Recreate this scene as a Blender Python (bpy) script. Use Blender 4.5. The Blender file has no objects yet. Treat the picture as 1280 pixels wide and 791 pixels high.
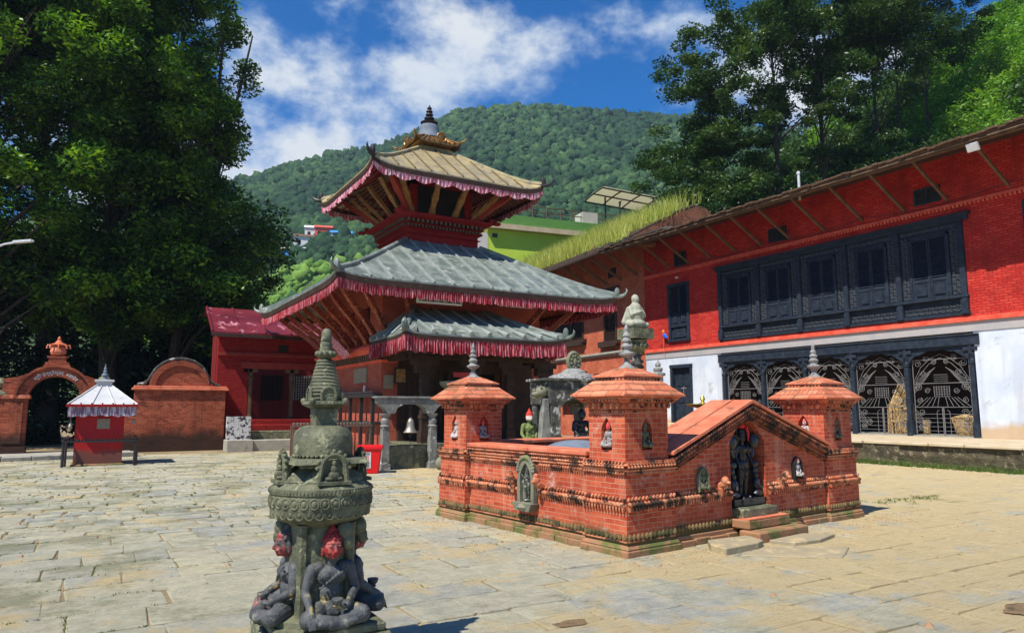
import bpy, bmesh, math, random
import numpy as np
from math import sin, cos, pi, radians, atan, atan2, sqrt, tan
from mathutils import Vector, Matrix, noise as mnoise

random.seed(7); rng = np.random.default_rng(11)
scene = bpy.context.scene

# ------------------------------------------------------------------ camera
W_, H_ = 1280.0, 791.0
F_ = 890.0; CXP = 640.0; CYP = 395.5
PITCH = radians(7.331); HEAD = radians(30.330)
cam_d = bpy.data.cameras.new('camera'); cam = bpy.data.objects.new('camera', cam_d)
scene.collection.objects.link(cam); scene.camera = cam
cam_d.sensor_fit = 'HORIZONTAL'; cam_d.sensor_width = 36.0; cam_d.lens = 36.0 * F_ / W_
cam_d.clip_start = 0.05; cam_d.clip_end = 6000
cam.location = (0, 0, 1.6); cam.rotation_euler = (pi/2 + PITCH, 0, -HEAD)
FW = Vector((sin(HEAD)*cos(PITCH), cos(HEAD)*cos(PITCH), sin(PITCH)))
RT = Vector((cos(HEAD), -sin(HEAD), 0))
UP = Vector((-sin(HEAD)*sin(PITCH), -cos(HEAD)*sin(PITCH), cos(PITCH)))
def view_dir(px, py):           # compass direction of a point of the sky, used for where clouds and ridge stand
    return (FW + RT*((px-CXP)/F_) - UP*((py-CYP)/F_)).normalized()

# ------------------------------------------------------------------ world, sun, exposure
SUNV = Vector((-1.17, -0.42, 1.80)).normalized()
wd = bpy.data.worlds.new('World'); scene.world = wd; wd.use_nodes = True
nt = wd.node_tree; nt.nodes.clear()
def N(t, kind, **kw):
    n = t.nodes.new(kind)
    for k, v in kw.items():
        if hasattr(n, k): setattr(n, k, v)
    return n
out = N(nt, 'ShaderNodeOutputWorld')
sky = N(nt, 'ShaderNodeTexSky'); sky.sky_type = 'NISHITA'; sky.sun_disc = False
sky.sun_elevation = math.asin(SUNV.z); sky.sun_rotation = atan2(SUNV.x, SUNV.y)
sky.altitude = 1400; sky.air_density = 1.0; sky.dust_density = 0.25; sky.ozone_density = 3.0
hs = N(nt, 'ShaderNodeHueSaturation'); hs.inputs['Saturation'].default_value = 1.45; hs.inputs['Hue'].default_value = 0.507
bg = N(nt, 'ShaderNodeBackground'); bg.inputs['Strength'].default_value = 0.115
nt.links.new(sky.outputs[0], hs.inputs['Color']); nt.links.new(hs.outputs[0], bg.inputs[0])
bgc = N(nt, 'ShaderNodeBackground'); bgc.inputs['Strength'].default_value = 0.66
mixs = N(nt, 'ShaderNodeMixShader')
tc = N(nt, 'ShaderNodeTexCoord')
def wmath(op, a, b=None, c=None, clamp=False):
    m = nt.nodes.new('ShaderNodeMath'); m.operation = op; m.use_clamp = clamp
    for i, x in enumerate((a, b, c)):
        if x is None: continue
        if isinstance(x, (int, float)): m.inputs[i].default_value = x
        else: nt.links.new(x, m.inputs[i])
    return m.outputs[0]
# soft banks of cloud standing in given compass directions
blobs = [(330,160,10,1.3),(400,130,8,.75),(470,150,8,.7),(545,105,6,.55),(290,190,8,.9),(520,150,6,.6),(480,30,7,.45),
         (700,82,3.5,.42),(640,112,4,.5),(800,95,3,.30),(850,5,4,.30),(980,90,8,.65),
         (100,150,10,.5),(700,-120,8,.2),(1150,60,9,.6),(300,30,3,.3)]
acc = None
for (px, py, rad, w) in blobs:
    d = view_dir(px, py)
    vm = nt.nodes.new('ShaderNodeVectorMath'); vm.operation = 'DOT_PRODUCT'
    nt.links.new(tc.outputs['Generated'], vm.inputs[0]); vm.inputs[1].default_value = d
    k = 1.0/(1-cos(radians(rad)))
    e = wmath('EXPONENT', wmath('MULTIPLY', wmath('SUBTRACT', vm.outputs['Value'], 1.0), k))
    e = wmath('MULTIPLY', e, w)
    acc = e if acc is None else wmath('ADD', acc, e)
mp = N(nt, 'ShaderNodeMapping'); mp.inputs['Scale'].default_value = (1, 1, 1.5); mp.inputs['Location'].default_value = (14.8, 5.2, 0)
nt.links.new(tc.outputs['Generated'], mp.inputs[0])
n1 = N(nt, 'ShaderNodeTexNoise'); n1.inputs['Scale'].default_value = 5.0; n1.inputs['Detail'].default_value = 8; n1.inputs['Roughness'].default_value = .60; n1.inputs['Distortion'].default_value = 0
nt.links.new(mp.outputs[0], n1.inputs['Vector'])
n2 = N(nt, 'ShaderNodeTexNoise'); n2.inputs['Scale'].default_value = 2.2; n2.inputs['Detail'].default_value = 4
nt.links.new(mp.outputs[0], n2.inputs['Vector'])
s = wmath('ADD', wmath('MULTIPLY', wmath('MINIMUM', acc, 1.0), .42), wmath('MULTIPLY', n1.outputs[0], 1.75))
mr = N(nt, 'ShaderNodeMapRange'); mr.interpolation_type = 'SMOOTHSTEP'
mr.inputs['From Min'].default_value = 1.10; mr.inputs['From Max'].default_value = 1.46
nt.links.new(s, mr.inputs['Value'])
cr = N(nt, 'ShaderNodeValToRGB'); cr.color_ramp.elements[0].color = (.55, .74, 1.0, 1); cr.color_ramp.elements[1].color = (.93, .97, 1, 1)
cr.color_ramp.elements[0].position = .35; cr.color_ramp.elements[1].position = .75
nt.links.new(wmath('ADD', wmath('MULTIPLY', n2.outputs[0], .7), wmath('MULTIPLY', mr.outputs[0], .35)), cr.inputs[0])
nt.links.new(cr.outputs[0], bgc.inputs[0])
nt.links.new(wmath('MULTIPLY', mr.outputs[0], .93), mixs.inputs[0]); nt.links.new(bg.outputs[0], mixs.inputs[1]); nt.links.new(bgc.outputs[0], mixs.inputs[2])
nt.links.new(mixs.outputs[0], out.inputs[0])

sl = bpy.data.lights.new('sun', 'SUN'); sl.energy = 5.0; sl.angle = radians(.5); sl.color = (1, .95, .86)
so = bpy.data.objects.new('sun', sl); scene.collection.objects.link(so)
so.rotation_euler = SUNV.to_track_quat('Z', 'Y').to_euler(); so.location = (0, 0, 60)
scene.view_settings.view_transform = 'Standard'; scene.view_settings.look = 'None'
scene.view_settings.exposure = 0.46; scene.view_settings.gamma = 1
scene.view_settings.use_curve_mapping = False
scene.render.resolution_x = 1024; scene.render.resolution_y = 632
scene.cycles.volume_bounces = 0; scene.cycles.max_bounces = 6
scene.cycles.transparent_max_bounces = 8

# ------------------------------------------------------------------ geometry helpers
C = scene.collection
class MB:
    def __init__(s): s.v = []; s.f = []
    def add(s, vs, fs):
        n = len(s.v); s.v += [tuple(p) for p in vs]; s.f += [[i+n for i in f] for f in fs]; return s
    def hexa(s, p):  # 8 points: bottom 4 ccw, top 4 ccw
        return s.add(p, [(3,2,1,0),(4,5,6,7),(0,1,5,4),(1,2,6,5),(2,3,7,6),(3,0,4,7)])
    def box(s, x0, x1, y0, y1, z0, z1):
        return s.hexa([(x0,y0,z0),(x1,y0,z0),(x1,y1,z0),(x0,y1,z0),(x0,y0,z1),(x1,y0,z1),(x1,y1,z1),(x0,y1,z1)])
    def frust(s, cx, cy, z0, a0, b0, z1, a1, b1):
        return s.hexa([(cx-a0,cy-b0,z0),(cx+a0,cy-b0,z0),(cx+a0,cy+b0,z0),(cx-a0,cy+b0,z0),
                       (cx-a1,cy-b1,z1),(cx+a1,cy-b1,z1),(cx+a1,cy+b1,z1),(cx-a1,cy+b1,z1)])
    def obox(s, c, sx, sy, sz, M):  # oriented box: M 3x3
        c = Vector(c)
        return s.hexa([c + M @ Vector((x*sx/2, y*sy/2, z*sz/2)) for z in (-1,1) for x, y in ((-1,-1),(1,-1),(1,1),(-1,1))])
    def prism(s, pts, axis, a, b):
        n = len(pts)
        def m(p, t): return {'x': (t, p[0], p[1]), 'y': (p[0], t, p[1]), 'z': (p[0], p[1], t)}[axis]
        vs = [m(p, a) for p in pts] + [m(p, b) for p in pts]
        fs = [list(range(n))[::-1], list(range(n, 2*n))] + [(i, (i+1) % n, n+(i+1) % n, n+i) for i in range(n)]
        return s.add(vs, fs)
    def strip(s, inner, outer, axis, a, b, close=False):  # solid band between two polylines
        n = len(inner)
        def m(p, t): return {'x': (t, p[0], p[1]), 'y': (p[0], t, p[1]), 'z': (p[0], p[1], t)}[axis]
        vs = [m(p, a) for p in inner]+[m(p, a) for p in outer]+[m(p, b) for p in inner]+[m(p, b) for p in outer]
        fs = []
        for i in range(n if close else n-1):
            j = (i+1) % n
            fs += [(i, j, n+j, n+i), (2*n+i, 3*n+i, 3*n+j, 2*n+j), (i, 2*n+i, 2*n+j, j), (n+i, n+j, 3*n+j, 3*n+i)]
        if not close: fs += [(0, n, 3*n, 2*n), (n-1, 3*n-1, 4*n-1, 2*n-1)]
        return s.add(vs, fs)
    def tube(s, pts, r, seg=6, caps=True):
        pts = [Vector(p) for p in pts]; n = len(pts); rs = r if isinstance(r, (list, tuple)) else [r]*n
        vs = []; up = None
        for i, p in enumerate(pts):
            d = (pts[min(i+1, n-1)] - pts[max(i-1, 0)])
            if d.length < 1e-9: d = Vector((0,0,1))
            d.normalize()
            if up is None:
                up = Vector((0,0,1)) if abs(d.z) < .9 else Vector((1,0,0))
            a = d.cross(up)
            if a.length < 1e-6: a = d.orthogonal()
            a.normalize(); b = a.cross(d).normalized(); up = b
            for k in range(seg):
                t = 2*pi*(k+.5)/seg; vs.append(p + a*(cos(t)*rs[i]) + b*(sin(t)*rs[i]))
        fs = [(i*seg+k, i*seg+(k+1) % seg, (i+1)*seg+(k+1) % seg, (i+1)*seg+k) for i in range(n-1) for k in range(seg)]
        if caps: fs += [list(range(seg))[::-1], [(n-1)*seg+k for k in range(seg)]]
        return s.add(vs, fs)
    def lathe(s, cx, cy, prof, seg=24, off=0.0):
        n = len(prof)
        vs = [(cx+r*cos(2*pi*(k+off)/seg), cy+r*sin(2*pi*(k+off)/seg), z) for r, z in prof for k in range(seg)]
        fs = [(i*seg+k, i*seg+(k+1) % seg, (i+1)*seg+(k+1) % seg, (i+1)*seg+k) for i in range(n-1) for k in range(seg)]
        fs += [list(range(seg))[::-1], [(n-1)*seg+k for k in range(seg)]]
        return s.add(vs, fs)
    def ell(s, c, r, seg=8, rings=5, M=None):
        if isinstance(r, (int, float)): r = (r, r, r)
        c = Vector(c); vs = []
        def P(x, y, z):
            q = Vector((x*r[0], y*r[1], z*r[2]))
            return c + (M @ q if M is not None else q)
        vs.append(P(0,0,-1))
        for i in range(1, rings):
            t = -pi/2 + pi*i/rings
            for k in range(seg):
                a = 2*pi*k/seg; vs.append(P(cos(t)*cos(a), cos(t)*sin(a), sin(t)))
        vs.append(P(0,0,1)); L = len(vs)-1
        fs = [(0, 1+(k+1) % seg, 1+k) for k in range(seg)]
        for i in range(rings-2):
            b = 1+i*seg
            fs += [(b+k, b+(k+1) % seg, b+seg+(k+1) % seg, b+seg+k) for k in range(seg)]
        b = 1+(rings-2)*seg
        fs += [(b+k, b+(k+1) % seg, L) for k in range(seg)]
        return s.add(vs, fs)
    def caps(s, p0, p1, r0, r1=None, seg=10):   # capsule limb
        r1 = r0 if r1 is None else r1
        s.tube([p0, p1], [r0, r1], seg); s.ell(p0, r0, seg, 6); s.ell(p1, r1, seg, 6); return s
    def mesh(s, name='m'):
        me = bpy.data.meshes.new(name); me.from_pydata(s.v, [], s.f); me.update(); return me
    def build(s, name, mat, parent=None, loc=None, rotz=0, smooth=False, bevel=0, fix=True, ang=35):
        me = s.mesh(name)
        if fix:
            bm = bmesh.new(); bm.from_mesh(me); bmesh.ops.recalc_face_normals(bm, faces=bm.faces); bm.to_mesh(me); bm.free()
        if smooth:
            me.shade_smooth(); me.set_sharp_from_angle(angle=radians(ang))
        return link(name, me, mat, parent, loc, rotz, bevel)
def link(name, me, mat, parent=None, loc=None, rotz=0, bevel=0):
    if mat is not None:
        me.materials.clear(); me.materials.append(mat)
    o = bpy.data.objects.new(name, me); C.objects.link(o)
    if parent is not None: o.parent = parent
    if loc is not None: o.location = loc
    o.rotation_euler = (0, 0, rotz)
    if bevel:
        b = o.modifiers.new('bevel', 'BEVEL'); b.width = bevel; b.segments = 1; b.limit_method = 'ANGLE'; b.angle_limit = radians(50)
    return o
def tag(o, label=None, cat=None, group=None, kind=None):
    if label: o['label'] = label
    if cat: o['category'] = cat
    if group: o['group'] = group
    if kind: o['kind'] = kind
    return o
def thing(name, label, cat, loc=(0,0,0), rotz=0, group=None):
    o = bpy.data.objects.new(name, None); C.objects.link(o); o.location = loc; o.rotation_euler = (0,0,rotz)
    o.empty_display_size = .2
    return tag(o, label, cat, group)
def kids(o): return [c for c in bpy.data.objects if c.parent == o]
def copy_tree(o, parent=None, loc=None, rotz=None, label=None, scale=None):
    c = o.copy(); C.objects.link(c)
    c.parent = parent
    if loc is not None: c.location = loc
    if rotz is not None: c.rotation_euler = (0,0,rotz)
    if scale is not None: c.scale = scale if not isinstance(scale, (int, float)) else (scale,)*3
    if label: c['label'] = label
    for ch in kids(o): copy_tree(ch, c)
    return c
def sculpt(mb, voxel, smooth=2, name='sculpt', disp=0):   # fuse overlapping forms into one continuous carved surface
    me = mb.mesh('tmp'); o = bpy.data.objects.new('tmp', me); C.objects.link(o)
    r = o.modifiers.new('r', 'REMESH'); r.mode = 'VOXEL'; r.voxel_size = voxel; r.use_smooth_shade = True
    m = o.modifiers.new('s', 'SMOOTH'); m.iterations = smooth; m.factor = .5
    dg = bpy.context.evaluated_depsgraph_get(); dg.update()
    res = bpy.data.meshes.new_from_object(o.evaluated_get(dg)); res.name = name
    bpy.data.objects.remove(o); bpy.data.meshes.remove(me); return res

# ------------------------------------------------------------------ materials
def newmat(name):
    m = bpy.data.materials.new(name); m.use_nodes = True; t = m.node_tree; t.nodes.clear()
    o = N(t, 'ShaderNodeOutputMaterial'); b = N(t, 'ShaderNodeBsdfPrincipled'); t.links.new(b.outputs[0], o.inputs[0])
    b.inputs['Specular IOR Level'].default_value = .35
    return m, t, b
def lk(t, a, b): t.links.new(a, b)
def col(c): return (c[0], c[1], c[2], 1)
def tmath(t, op, a, b=None, clamp=False):
    m = t.nodes.new('ShaderNodeMath'); m.operation = op; m.use_clamp = clamp
    for i, x in enumerate((a, b)):
        if x is None: continue
        if isinstance(x, (int, float)): m.inputs[i].default_value = x
        else: t.links.new(x, m.inputs[i])
    return m.outputs[0]
def tnoise(t, vec, scale, detail=4, rough=.55, dist=0):
    n = N(t, 'ShaderNodeTexNoise'); n.inputs['Scale'].default_value = scale; n.inputs['Detail'].default_value = detail
    n.inputs['Roughness'].default_value = rough; n.inputs['Distortion'].default_value = dist; lk(t, vec, n.inputs['Vector']); return n.outputs[0]
def step(t, v, a, b):
    m = N(t, 'ShaderNodeMapRange'); m.interpolation_type = 'SMOOTHSTEP'; m.inputs['From Min'].default_value = a; m.inputs['From Max'].default_value = b
    lk(t, v, m.inputs['Value']); return m.outputs[0]
def mix(t, f, a, b, mode='MIX'):
    m = N(t, 'ShaderNodeMix'); m.data_type = 'RGBA'; m.blend_type = mode
    if isinstance(f, (int, float)): m.inputs[0].default_value = f
    else: lk(t, f, m.inputs[0])
    for k, x in ((6, a), (7, b)):
        if isinstance(x, (tuple, list)): m.inputs[k].default_value = col(x)
        else: lk(t, x, m.inputs[k])
    return m.outputs[2]
def objco(t): return N(t, 'ShaderNodeTexCoord').outputs['Object']
def zof(t, v):
    s = N(t, 'ShaderNodeSeparateXYZ'); lk(t, v, s.inputs[0]); return s.outputs
def bump(t, b, h, strength, dist):
    n = N(t, 'ShaderNodeBump'); n.inputs['Strength'].default_value = strength; n.inputs['Distance'].default_value = dist
    lk(t, h, n.inputs['Height']); lk(t, n.outputs[0], b.inputs['Normal'])
def vstreak(t, P, sc):   # rain streaks: long vertical stains
    mp_ = N(t, 'ShaderNodeMapping'); mp_.inputs['Scale'].default_value = (1, 1, .07); lk(t, P, mp_.inputs[0])
    return tmath(t, 'MULTIPLY', step(t, tnoise(t, mp_.outputs[0], sc, 6, .7), .50, .68), step(t, tnoise(t, P, .5, 3), .35, .6))
def surf(name, c1, c2, scale=3, rough=.7, c3=None, s3=(.55,.7), scale3=8, bumpv=.3, bdist=.01, bscale=25, metal=0, spec=None, grime=None, streak=None):
    """mottled surface: c1/c2 cloudy mix, c3 = stains or lichen with an edge of their own"""
    m, t, b = newmat(name); P = objco(t)
    f = step(t, tnoise(t, P, scale, 5, .6), .3, .7)
    c = mix(t, f, c1, c2)
    if c3:
        g = step(t, tnoise(t, P, scale3, 6, .65, .4), *s3); c = mix(t, g, c, c3)
    if streak: c = mix(t, tmath(t, 'MULTIPLY', vstreak(t, P, streak[1]), streak[2]), c, streak[0])
    if grime:  # (colour, z top of splash-back at foot, spread)
        z = zof(t, P)[2]
        g = step(t, tmath(t, 'ADD', z, tmath(t, 'MULTIPLY', tnoise(t, P, 2.5, 5), -grime[2])), grime[1], grime[1]-grime[2]*.6)
        c = mix(t, tmath(t, 'MULTIPLY', g, .85), c, grime[0])
    lk(t, c, b.inputs['Base Color']); b.inputs['Metallic'].default_value = metal
    n = tnoise(t, P, bscale, 6, .6)
    r = tmath(t, 'ADD', tmath(t, 'MULTIPLY', n, .3), rough-.15, clamp=True); lk(t, r, b.inputs['Roughness'])
    if spec is not None: b.inputs['Specular IOR Level'].default_value = spec
    if bumpv: bump(t, b, n, bumpv, bdist)
    return m
def brickmat(name, c1, c2, mortar, bw=.21, bh=.065, ms=.008, paint=0.0, stain=None, stain_s=(.58,.72), stain_scale=1.6, foot=None, salt=None, bdist=.012, streak=None):
    m, t, b = newmat(name)
    T = N(t, 'ShaderNodeTexCoord'); P = T.outputs['Object']; Nn = T.outputs['Normal']
    cr_ = N(t, 'ShaderNodeVectorMath', operation='CROSS_PRODUCT'); cr_.inputs[0].default_value = (0,0,1); lk(t, Nn, cr_.inputs[1])
    nm = N(t, 'ShaderNodeVectorMath', operation='NORMALIZE'); lk(t, cr_.outputs[0], nm.inputs[0])
    dt = N(t, 'ShaderNodeVectorMath', operation='DOT_PRODUCT'); lk(t, nm.outputs[0], dt.inputs[0]); lk(t, P, dt.inputs[1])
    xyz = zof(t, P); cx = N(t, 'ShaderNodeCombineXYZ')
    wob = tnoise(t, P, 3.0, 2)
    lk(t, dt.outputs['Value'], cx.inputs[0]); lk(t, tmath(t, 'ADD', xyz[2], tmath(t, 'MULTIPLY', tmath(t, 'SUBTRACT', wob, .5), .03)), cx.inputs[1])
    nz = tmath(t, 'GREATER_THAN', tmath(t, 'ABSOLUTE', zof(t, Nn)[2]), .8)
    vm = N(t, 'ShaderNodeMix'); vm.data_type = 'VECTOR'; lk(t, nz, vm.inputs[0]); lk(t, cx.outputs[0], vm.inputs[4]); lk(t, P, vm.inputs[5])
    br = N(t, 'ShaderNodeTexBrick'); lk(t, vm.outputs[1], br.inputs['Vector'])
    br.inputs['Scale'].default_value = 1; br.inputs['Brick Width'].default_value = bw; br.inputs['Row Height'].default_value = bh
    br.inputs['Mortar Size'].default_value = ms; br.inputs['Mortar Smooth'].default_value = .3; br.inputs['Bias'].default_value = -.1
    br.inputs['Color1'].default_value = col(c1); br.inputs['Color2'].default_value = col(c2)
    pm = tuple(mortar[i]*(1-paint)+c1[i]*.55*paint for i in range(3)); br.inputs['Mortar'].default_value = col(pm)
    n = tnoise(t, P, 14, 6, .65); big = tnoise(t, P, .9, 4)
    c = mix(t, tmath(t, 'MULTIPLY', step(t, big, .35, .7), .45), br.outputs['Color'], tuple(x*.62 for x in c1))
    c = mix(t, tmath(t, 'MULTIPLY', step(t, n, .5, .8), .35), c, tuple(min(1, x*1.5+.03) for x in c2))
    if stain: c = mix(t, tmath(t, 'MULTIPLY', step(t, tnoise(t, P, stain_scale, 7, .7, .3), *stain_s), .8), c, stain)
    if salt: c = mix(t, tmath(t, 'MULTIPLY', step(t, tnoise(t, P, salt[1], 7, .72), *salt[2]), .7), c, salt[0])
    if streak: c = mix(t, tmath(t, 'MULTIPLY', vstreak(t, P, streak[1]), streak[2]), c, streak[0])
    if foot:
        g = step(t, tmath(t, 'SUBTRACT', xyz[2], tmath(t, 'MULTIPLY', tnoise(t, P, 1.7, 6, .65), foot[2])), foot[1], foot[1]-foot[2]*.55)
        c = mix(t, tmath(t, 'MULTIPLY', g, .88), c, foot[0])
    lk(t, c, b.inputs['Base Color']); b.inputs['Roughness'].default_value = .82; b.inputs['Specular IOR Level'].default_value = .2
    h = tmath(t, 'ADD', tmath(t, 'MULTIPLY', br.outputs['Fac'], -1.0), tmath(t, 'MULTIPLY', n, .55))
    bump(t, b, h, .8, bdist)
    return m
def leafmat(name, cols, trans=.3, rough=.5, clump=None):
    m = bpy.data.materials.new(name); m.use_nodes = True; t = m.node_tree; t.nodes.clear()
    o = N(t, 'ShaderNodeOutputMaterial'); b = N(t, 'ShaderNodeBsdfPrincipled'); tr = N(t, 'ShaderNodeBsdfTranslucent'); mx = N(t, 'ShaderNodeMixShader')
    g = N(t, 'ShaderNodeNewGeometry'); r = N(t, 'ShaderNodeValToRGB'); els = r.color_ramp.elements
    while len(els) < len(cols): els.new(.5)
    for i, c in enumerate(cols): els[i].position = i/(len(cols)-1); els[i].color = col(c)
    v = g.outputs['Random Per Island']
    if clump:
        v = tmath(t, 'ADD', tmath(t, 'MULTIPLY', v, .45), tmath(t, 'MULTIPLY', step(t, tnoise(t, objco(t), clump, 3), .35, .65), .55))
    lk(t, v, r.inputs[0]); lk(t, r.outputs[0], b.inputs['Base Color'])
    hs_ = N(t, 'ShaderNodeMix'); hs_.data_type = 'RGBA'; hs_.blend_type = 'MULTIPLY'; hs_.inputs[0].default_value = 1; hs_.inputs[7].default_value = (1.3, 1.25, .35, 1)
    lk(t, r.outputs[0], hs_.inputs[6]); lk(t, hs_.outputs[2], tr.inputs[0])
    b.inputs['Roughness'].default_value = rough; b.inputs['Specular IOR Level'].default_value = .3
    mx.inputs[0].default_value = trans; lk(t, b.outputs[0], mx.inputs[1]); lk(t, tr.outputs[0], mx.inputs[2]); lk(t, mx.outputs[0], o.inputs[0])
    return m
M = {}
M['tank_brick'] = brickmat('tank_brick', (.40,.055,.024), (.60,.135,.058), (.58,.30,.18), .155, .055, .0045, stain=(.10,.045,.03), stain_s=(.56,.76), stain_scale=2.6, salt=((.60,.44,.36), 3.2, (.56,.72)), foot=((.10,.10,.03), .16, .26), streak=((.66,.42,.30), 7, .35))
M['tank_mould'] = surf('tank_moulding', (.46,.12,.05), (.58,.26,.14), 6, .85, (.05,.035,.025), (.48,.58), 5, .6, .008, 35)
M['tank_roof'] = brickmat('tank_roof_tile', (.52,.14,.065), (.72,.27,.15), (.26,.10,.06), .24, .075, .006, stain=(.12,.10,.05), stain_s=(.50,.66), stain_scale=3.5, salt=((.66,.42,.30), 6, (.62,.74)))
M['plinth'] = surf('mossy_plinth', (.36,.16,.08), (.25,.16,.08), 3, .9, (.12,.13,.035), (.46,.62), 4, .7, .012, 18)
M['scallop'] = surf('mossy_scallops', (.24,.13,.06), (.16,.13,.05), 6, .9, (.05,.055,.02), (.45,.6), 7, .6, .008, 35)
M['dark_mould'] = surf('weathered_gable_moulding', (.26,.075,.035), (.40,.14,.07), 7, .9, (.045,.03,.022), (.42,.58), 6, .6, .008, 35)
M['flag'] = surf('dusty_flagstone', (.36,.29,.17), (.28,.24,.16), 3, .9, (.46,.36,.20), (.5,.65), 4, .7, .012, 18)
M['carving_grey'] = surf('sunlit_tint_carving', (.07,.078,.09), (.11,.115,.12), 9, .7, (.02,.025,.03), (.55,.65), 20, .6, .008, 50)  # greyer than the black wood: sunlight put into the carving's colour
M['dusty_stone'] = surf('greenish_worn_stone', (.30,.31,.23), (.38,.38,.29), 6, .85, (.14,.14,.10), (.56,.68), 9, .8, .012, 30)
M['coping'] = surf('coping_paint', (.56,.13,.06), (.68,.22,.12), 3, .75, (.25,.10,.055), (.53,.68), 5, .4, .006, 22)
M['temple_brick'] = brickmat('temple_brick', (.40,.055,.03), (.52,.11,.055), (.36,.2,.14), .2, .062, .008, stain=(.10,.03,.02), stain_s=(.56,.72), foot=((.13,.05,.03), .3, .6), salt=((.5,.28,.2),3,(.66,.8)))
M['red_brick'] = brickmat('crimson_painted_brick', (.24,.010,.010), (.34,.022,.016), (.25,.05,.04), .2, .062, .007, paint=.8, stain=(.16,.01,.01), stain_s=(.6,.75))
M['red_paint'] = brickmat('painted_red_wall', (.50,.024,.018), (.64,.060,.038), (.3,.06,.04), .26, .085, .012, paint=.8, stain=(.26,.018,.016), stain_s=(.48,.72), stain_scale=.9, salt=((.66,.24,.15), 4, (.62,.80)), bdist=.05, streak=((.20,.02,.014), 2.2, .6))
M['old_brick'] = brickmat('wing_brick', (.52,.11,.05), (.62,.19,.10), (.30,.13,.08), .23, .075, .008, stain=(.30,.05,.03), stain_s=(.5,.7), stain_scale=.7)
M['gate_brick'] = brickmat('gate_brick', (.27,.042,.018), (.50,.120,.050), (.34,.17,.11), .22, .068, .007, stain=(.05,.018,.012), stain_s=(.50,.70), streak=((.05,.03,.02), 2.5, .6), foot=((.022,.020,.014), .50, .9), salt=((.6,.34,.26),2.6,(.62,.78)))
M['booth_red'] = surf('booth_red_paint', (.45,.006,.008), (.36,.006,.008), 3, .6, (.5,.22,.18), (.70,.76), 5, .3, .006, 14, grime=((.12,.06,.04), .3, .4))
M['white_wall'] = surf('whitewash', (.50,.56,.66), (.64,.69,.76), 1.0, .85, (.34,.34,.35), (.56,.78), 1.6, .25, .01, 6, grime=((.50,.33,.16), 1.0, .55), streak=((.36,.36,.36), 1.8, .5))
M['grey_band'] = surf('grey_painted_band', (.42,.38,.36), (.34,.34,.35), 2, .8, None, bumpv=.2)
M['redtrim'] = surf('red_trim', (.62,.06,.03), (.72,.14,.08), 4, .7)
M['blackwood'] = surf('blue_black_painted_wood', (.013,.019,.030), (.026,.036,.054), 5, .6, (.08,.09,.11), (.60,.75), 9, .4, .006, 40, spec=.2)
M['darkwood'] = surf('dark_old_wood', (.026,.014,.009), (.055,.027,.016), 4, .7, (.12,.08,.05), (.6,.72), 10, .5, .008, 30)
M['brownwood'] = surf('weathered_brown_wood', (.09,.05,.028), (.15,.09,.05), 4, .8, (.07,.035,.02), (.55,.7), 8, .5, .008, 30)
M['redwood'] = surf('red_painted_wood', (.22,.02,.012), (.30,.035,.02), 4, .65, (.08,.02,.012), (.55,.7), 8, .5, .008, 30)
M['ochrewood'] = surf('ochre_planks', (.72,.34,.08), (.55,.24,.06), 3, .75, (.14,.06,.03), (.55,.7), 6, .4, .006, 30)
M['carved'] = surf('painted_carving', (.35,.20,.06), (.22,.09,.035), 9, .6, (.45,.36,.18), (.58,.68), 22, 1.0, .02, 35)
M['strutmat'] = surf('painted_strut', (.30,.05,.02), (.20,.03,.015), 6, .6, (.62,.40,.18), (.56,.66), 14, .8, .015, 30)
M['metal_roof'] = surf('grey_tin_roof', (.11,.14,.12), (.26,.29,.255), 1.8, .5, (.44,.46,.40), (.56,.70), 3.0, .06, .004, 5, metal=.15, streak=((.07,.075,.06), 3, .6))
M['seam'] = surf('highlit_tin_seam', (.30,.34,.31), (.42,.45,.41), 4, .45, (.16,.17,.16), (.6,.72), 8, .1, metal=.3)  # lighter than the roof sheets: seam highlight put into the colour
M['gold_seam'] = surf('dark_brass_seam', (.16,.12,.06), (.24,.18,.09), 4, .5, None, bumpv=.1, metal=.3)
M['gold_roof'] = surf('brassy_tin_roof', (.52,.41,.20), (.36,.30,.17), 2.2, .45, (.20,.19,.16), (.52,.66), 3.0, .05, .004, 10, metal=.3)
M['red_tin'] = surf('faded_red_tin', (.12,.015,.025), (.22,.03,.04), .8, .35, (.60,.24,.28), (.56,.64), 1.8, .15, .006, 8, metal=.15)
M['white_tin'] = surf('white_tin', (.56,.56,.55), (.46,.46,.46), 3, .5, (.30,.26,.22), (.60,.72), 5, .15)
M['gilt'] = surf('tarnished_gilt', (.40,.22,.06), (.28,.14,.045), 6, .4, (.08,.05,.03), (.5,.65), 10, .4, .01, 25, metal=.7)
M['slate'] = surf('blue_grey_lead', (.12,.15,.19), (.18,.21,.25), 3, .7, None, bumpv=.2, spec=.2)
M['stone'] = surf('chaitya_stone', (.060,.065,.040), (.18,.18,.105), 7, .62, (.38,.38,.22), (.56,.70), 11, .9, .009, 50)
M['stone2'] = surf('lichen_stone', (.035,.035,.03), (.10,.10,.085), 5, .8, (.40,.40,.36), (.55,.60), 5, .9, .015, 25)
M['greystone'] = surf('grey_pillar_stone', (.13,.13,.115), (.25,.25,.22), 5, .8, (.52,.53,.50), (.60,.68), 7, .8, .012, 25)
M['moss_stone'] = surf('mossy_stone', (.14,.14,.10), (.22,.21,.15), 5, .85, (.17,.21,.05), (.52,.64), 7, .8, .012, 25)
M['blackstone'] = surf('oiled_black_stone', (.012,.012,.014), (.028,.028,.03), 6, .34, (.07,.07,.075), (.62,.72), 12, .6, .006, 40, spec=.55)
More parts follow.
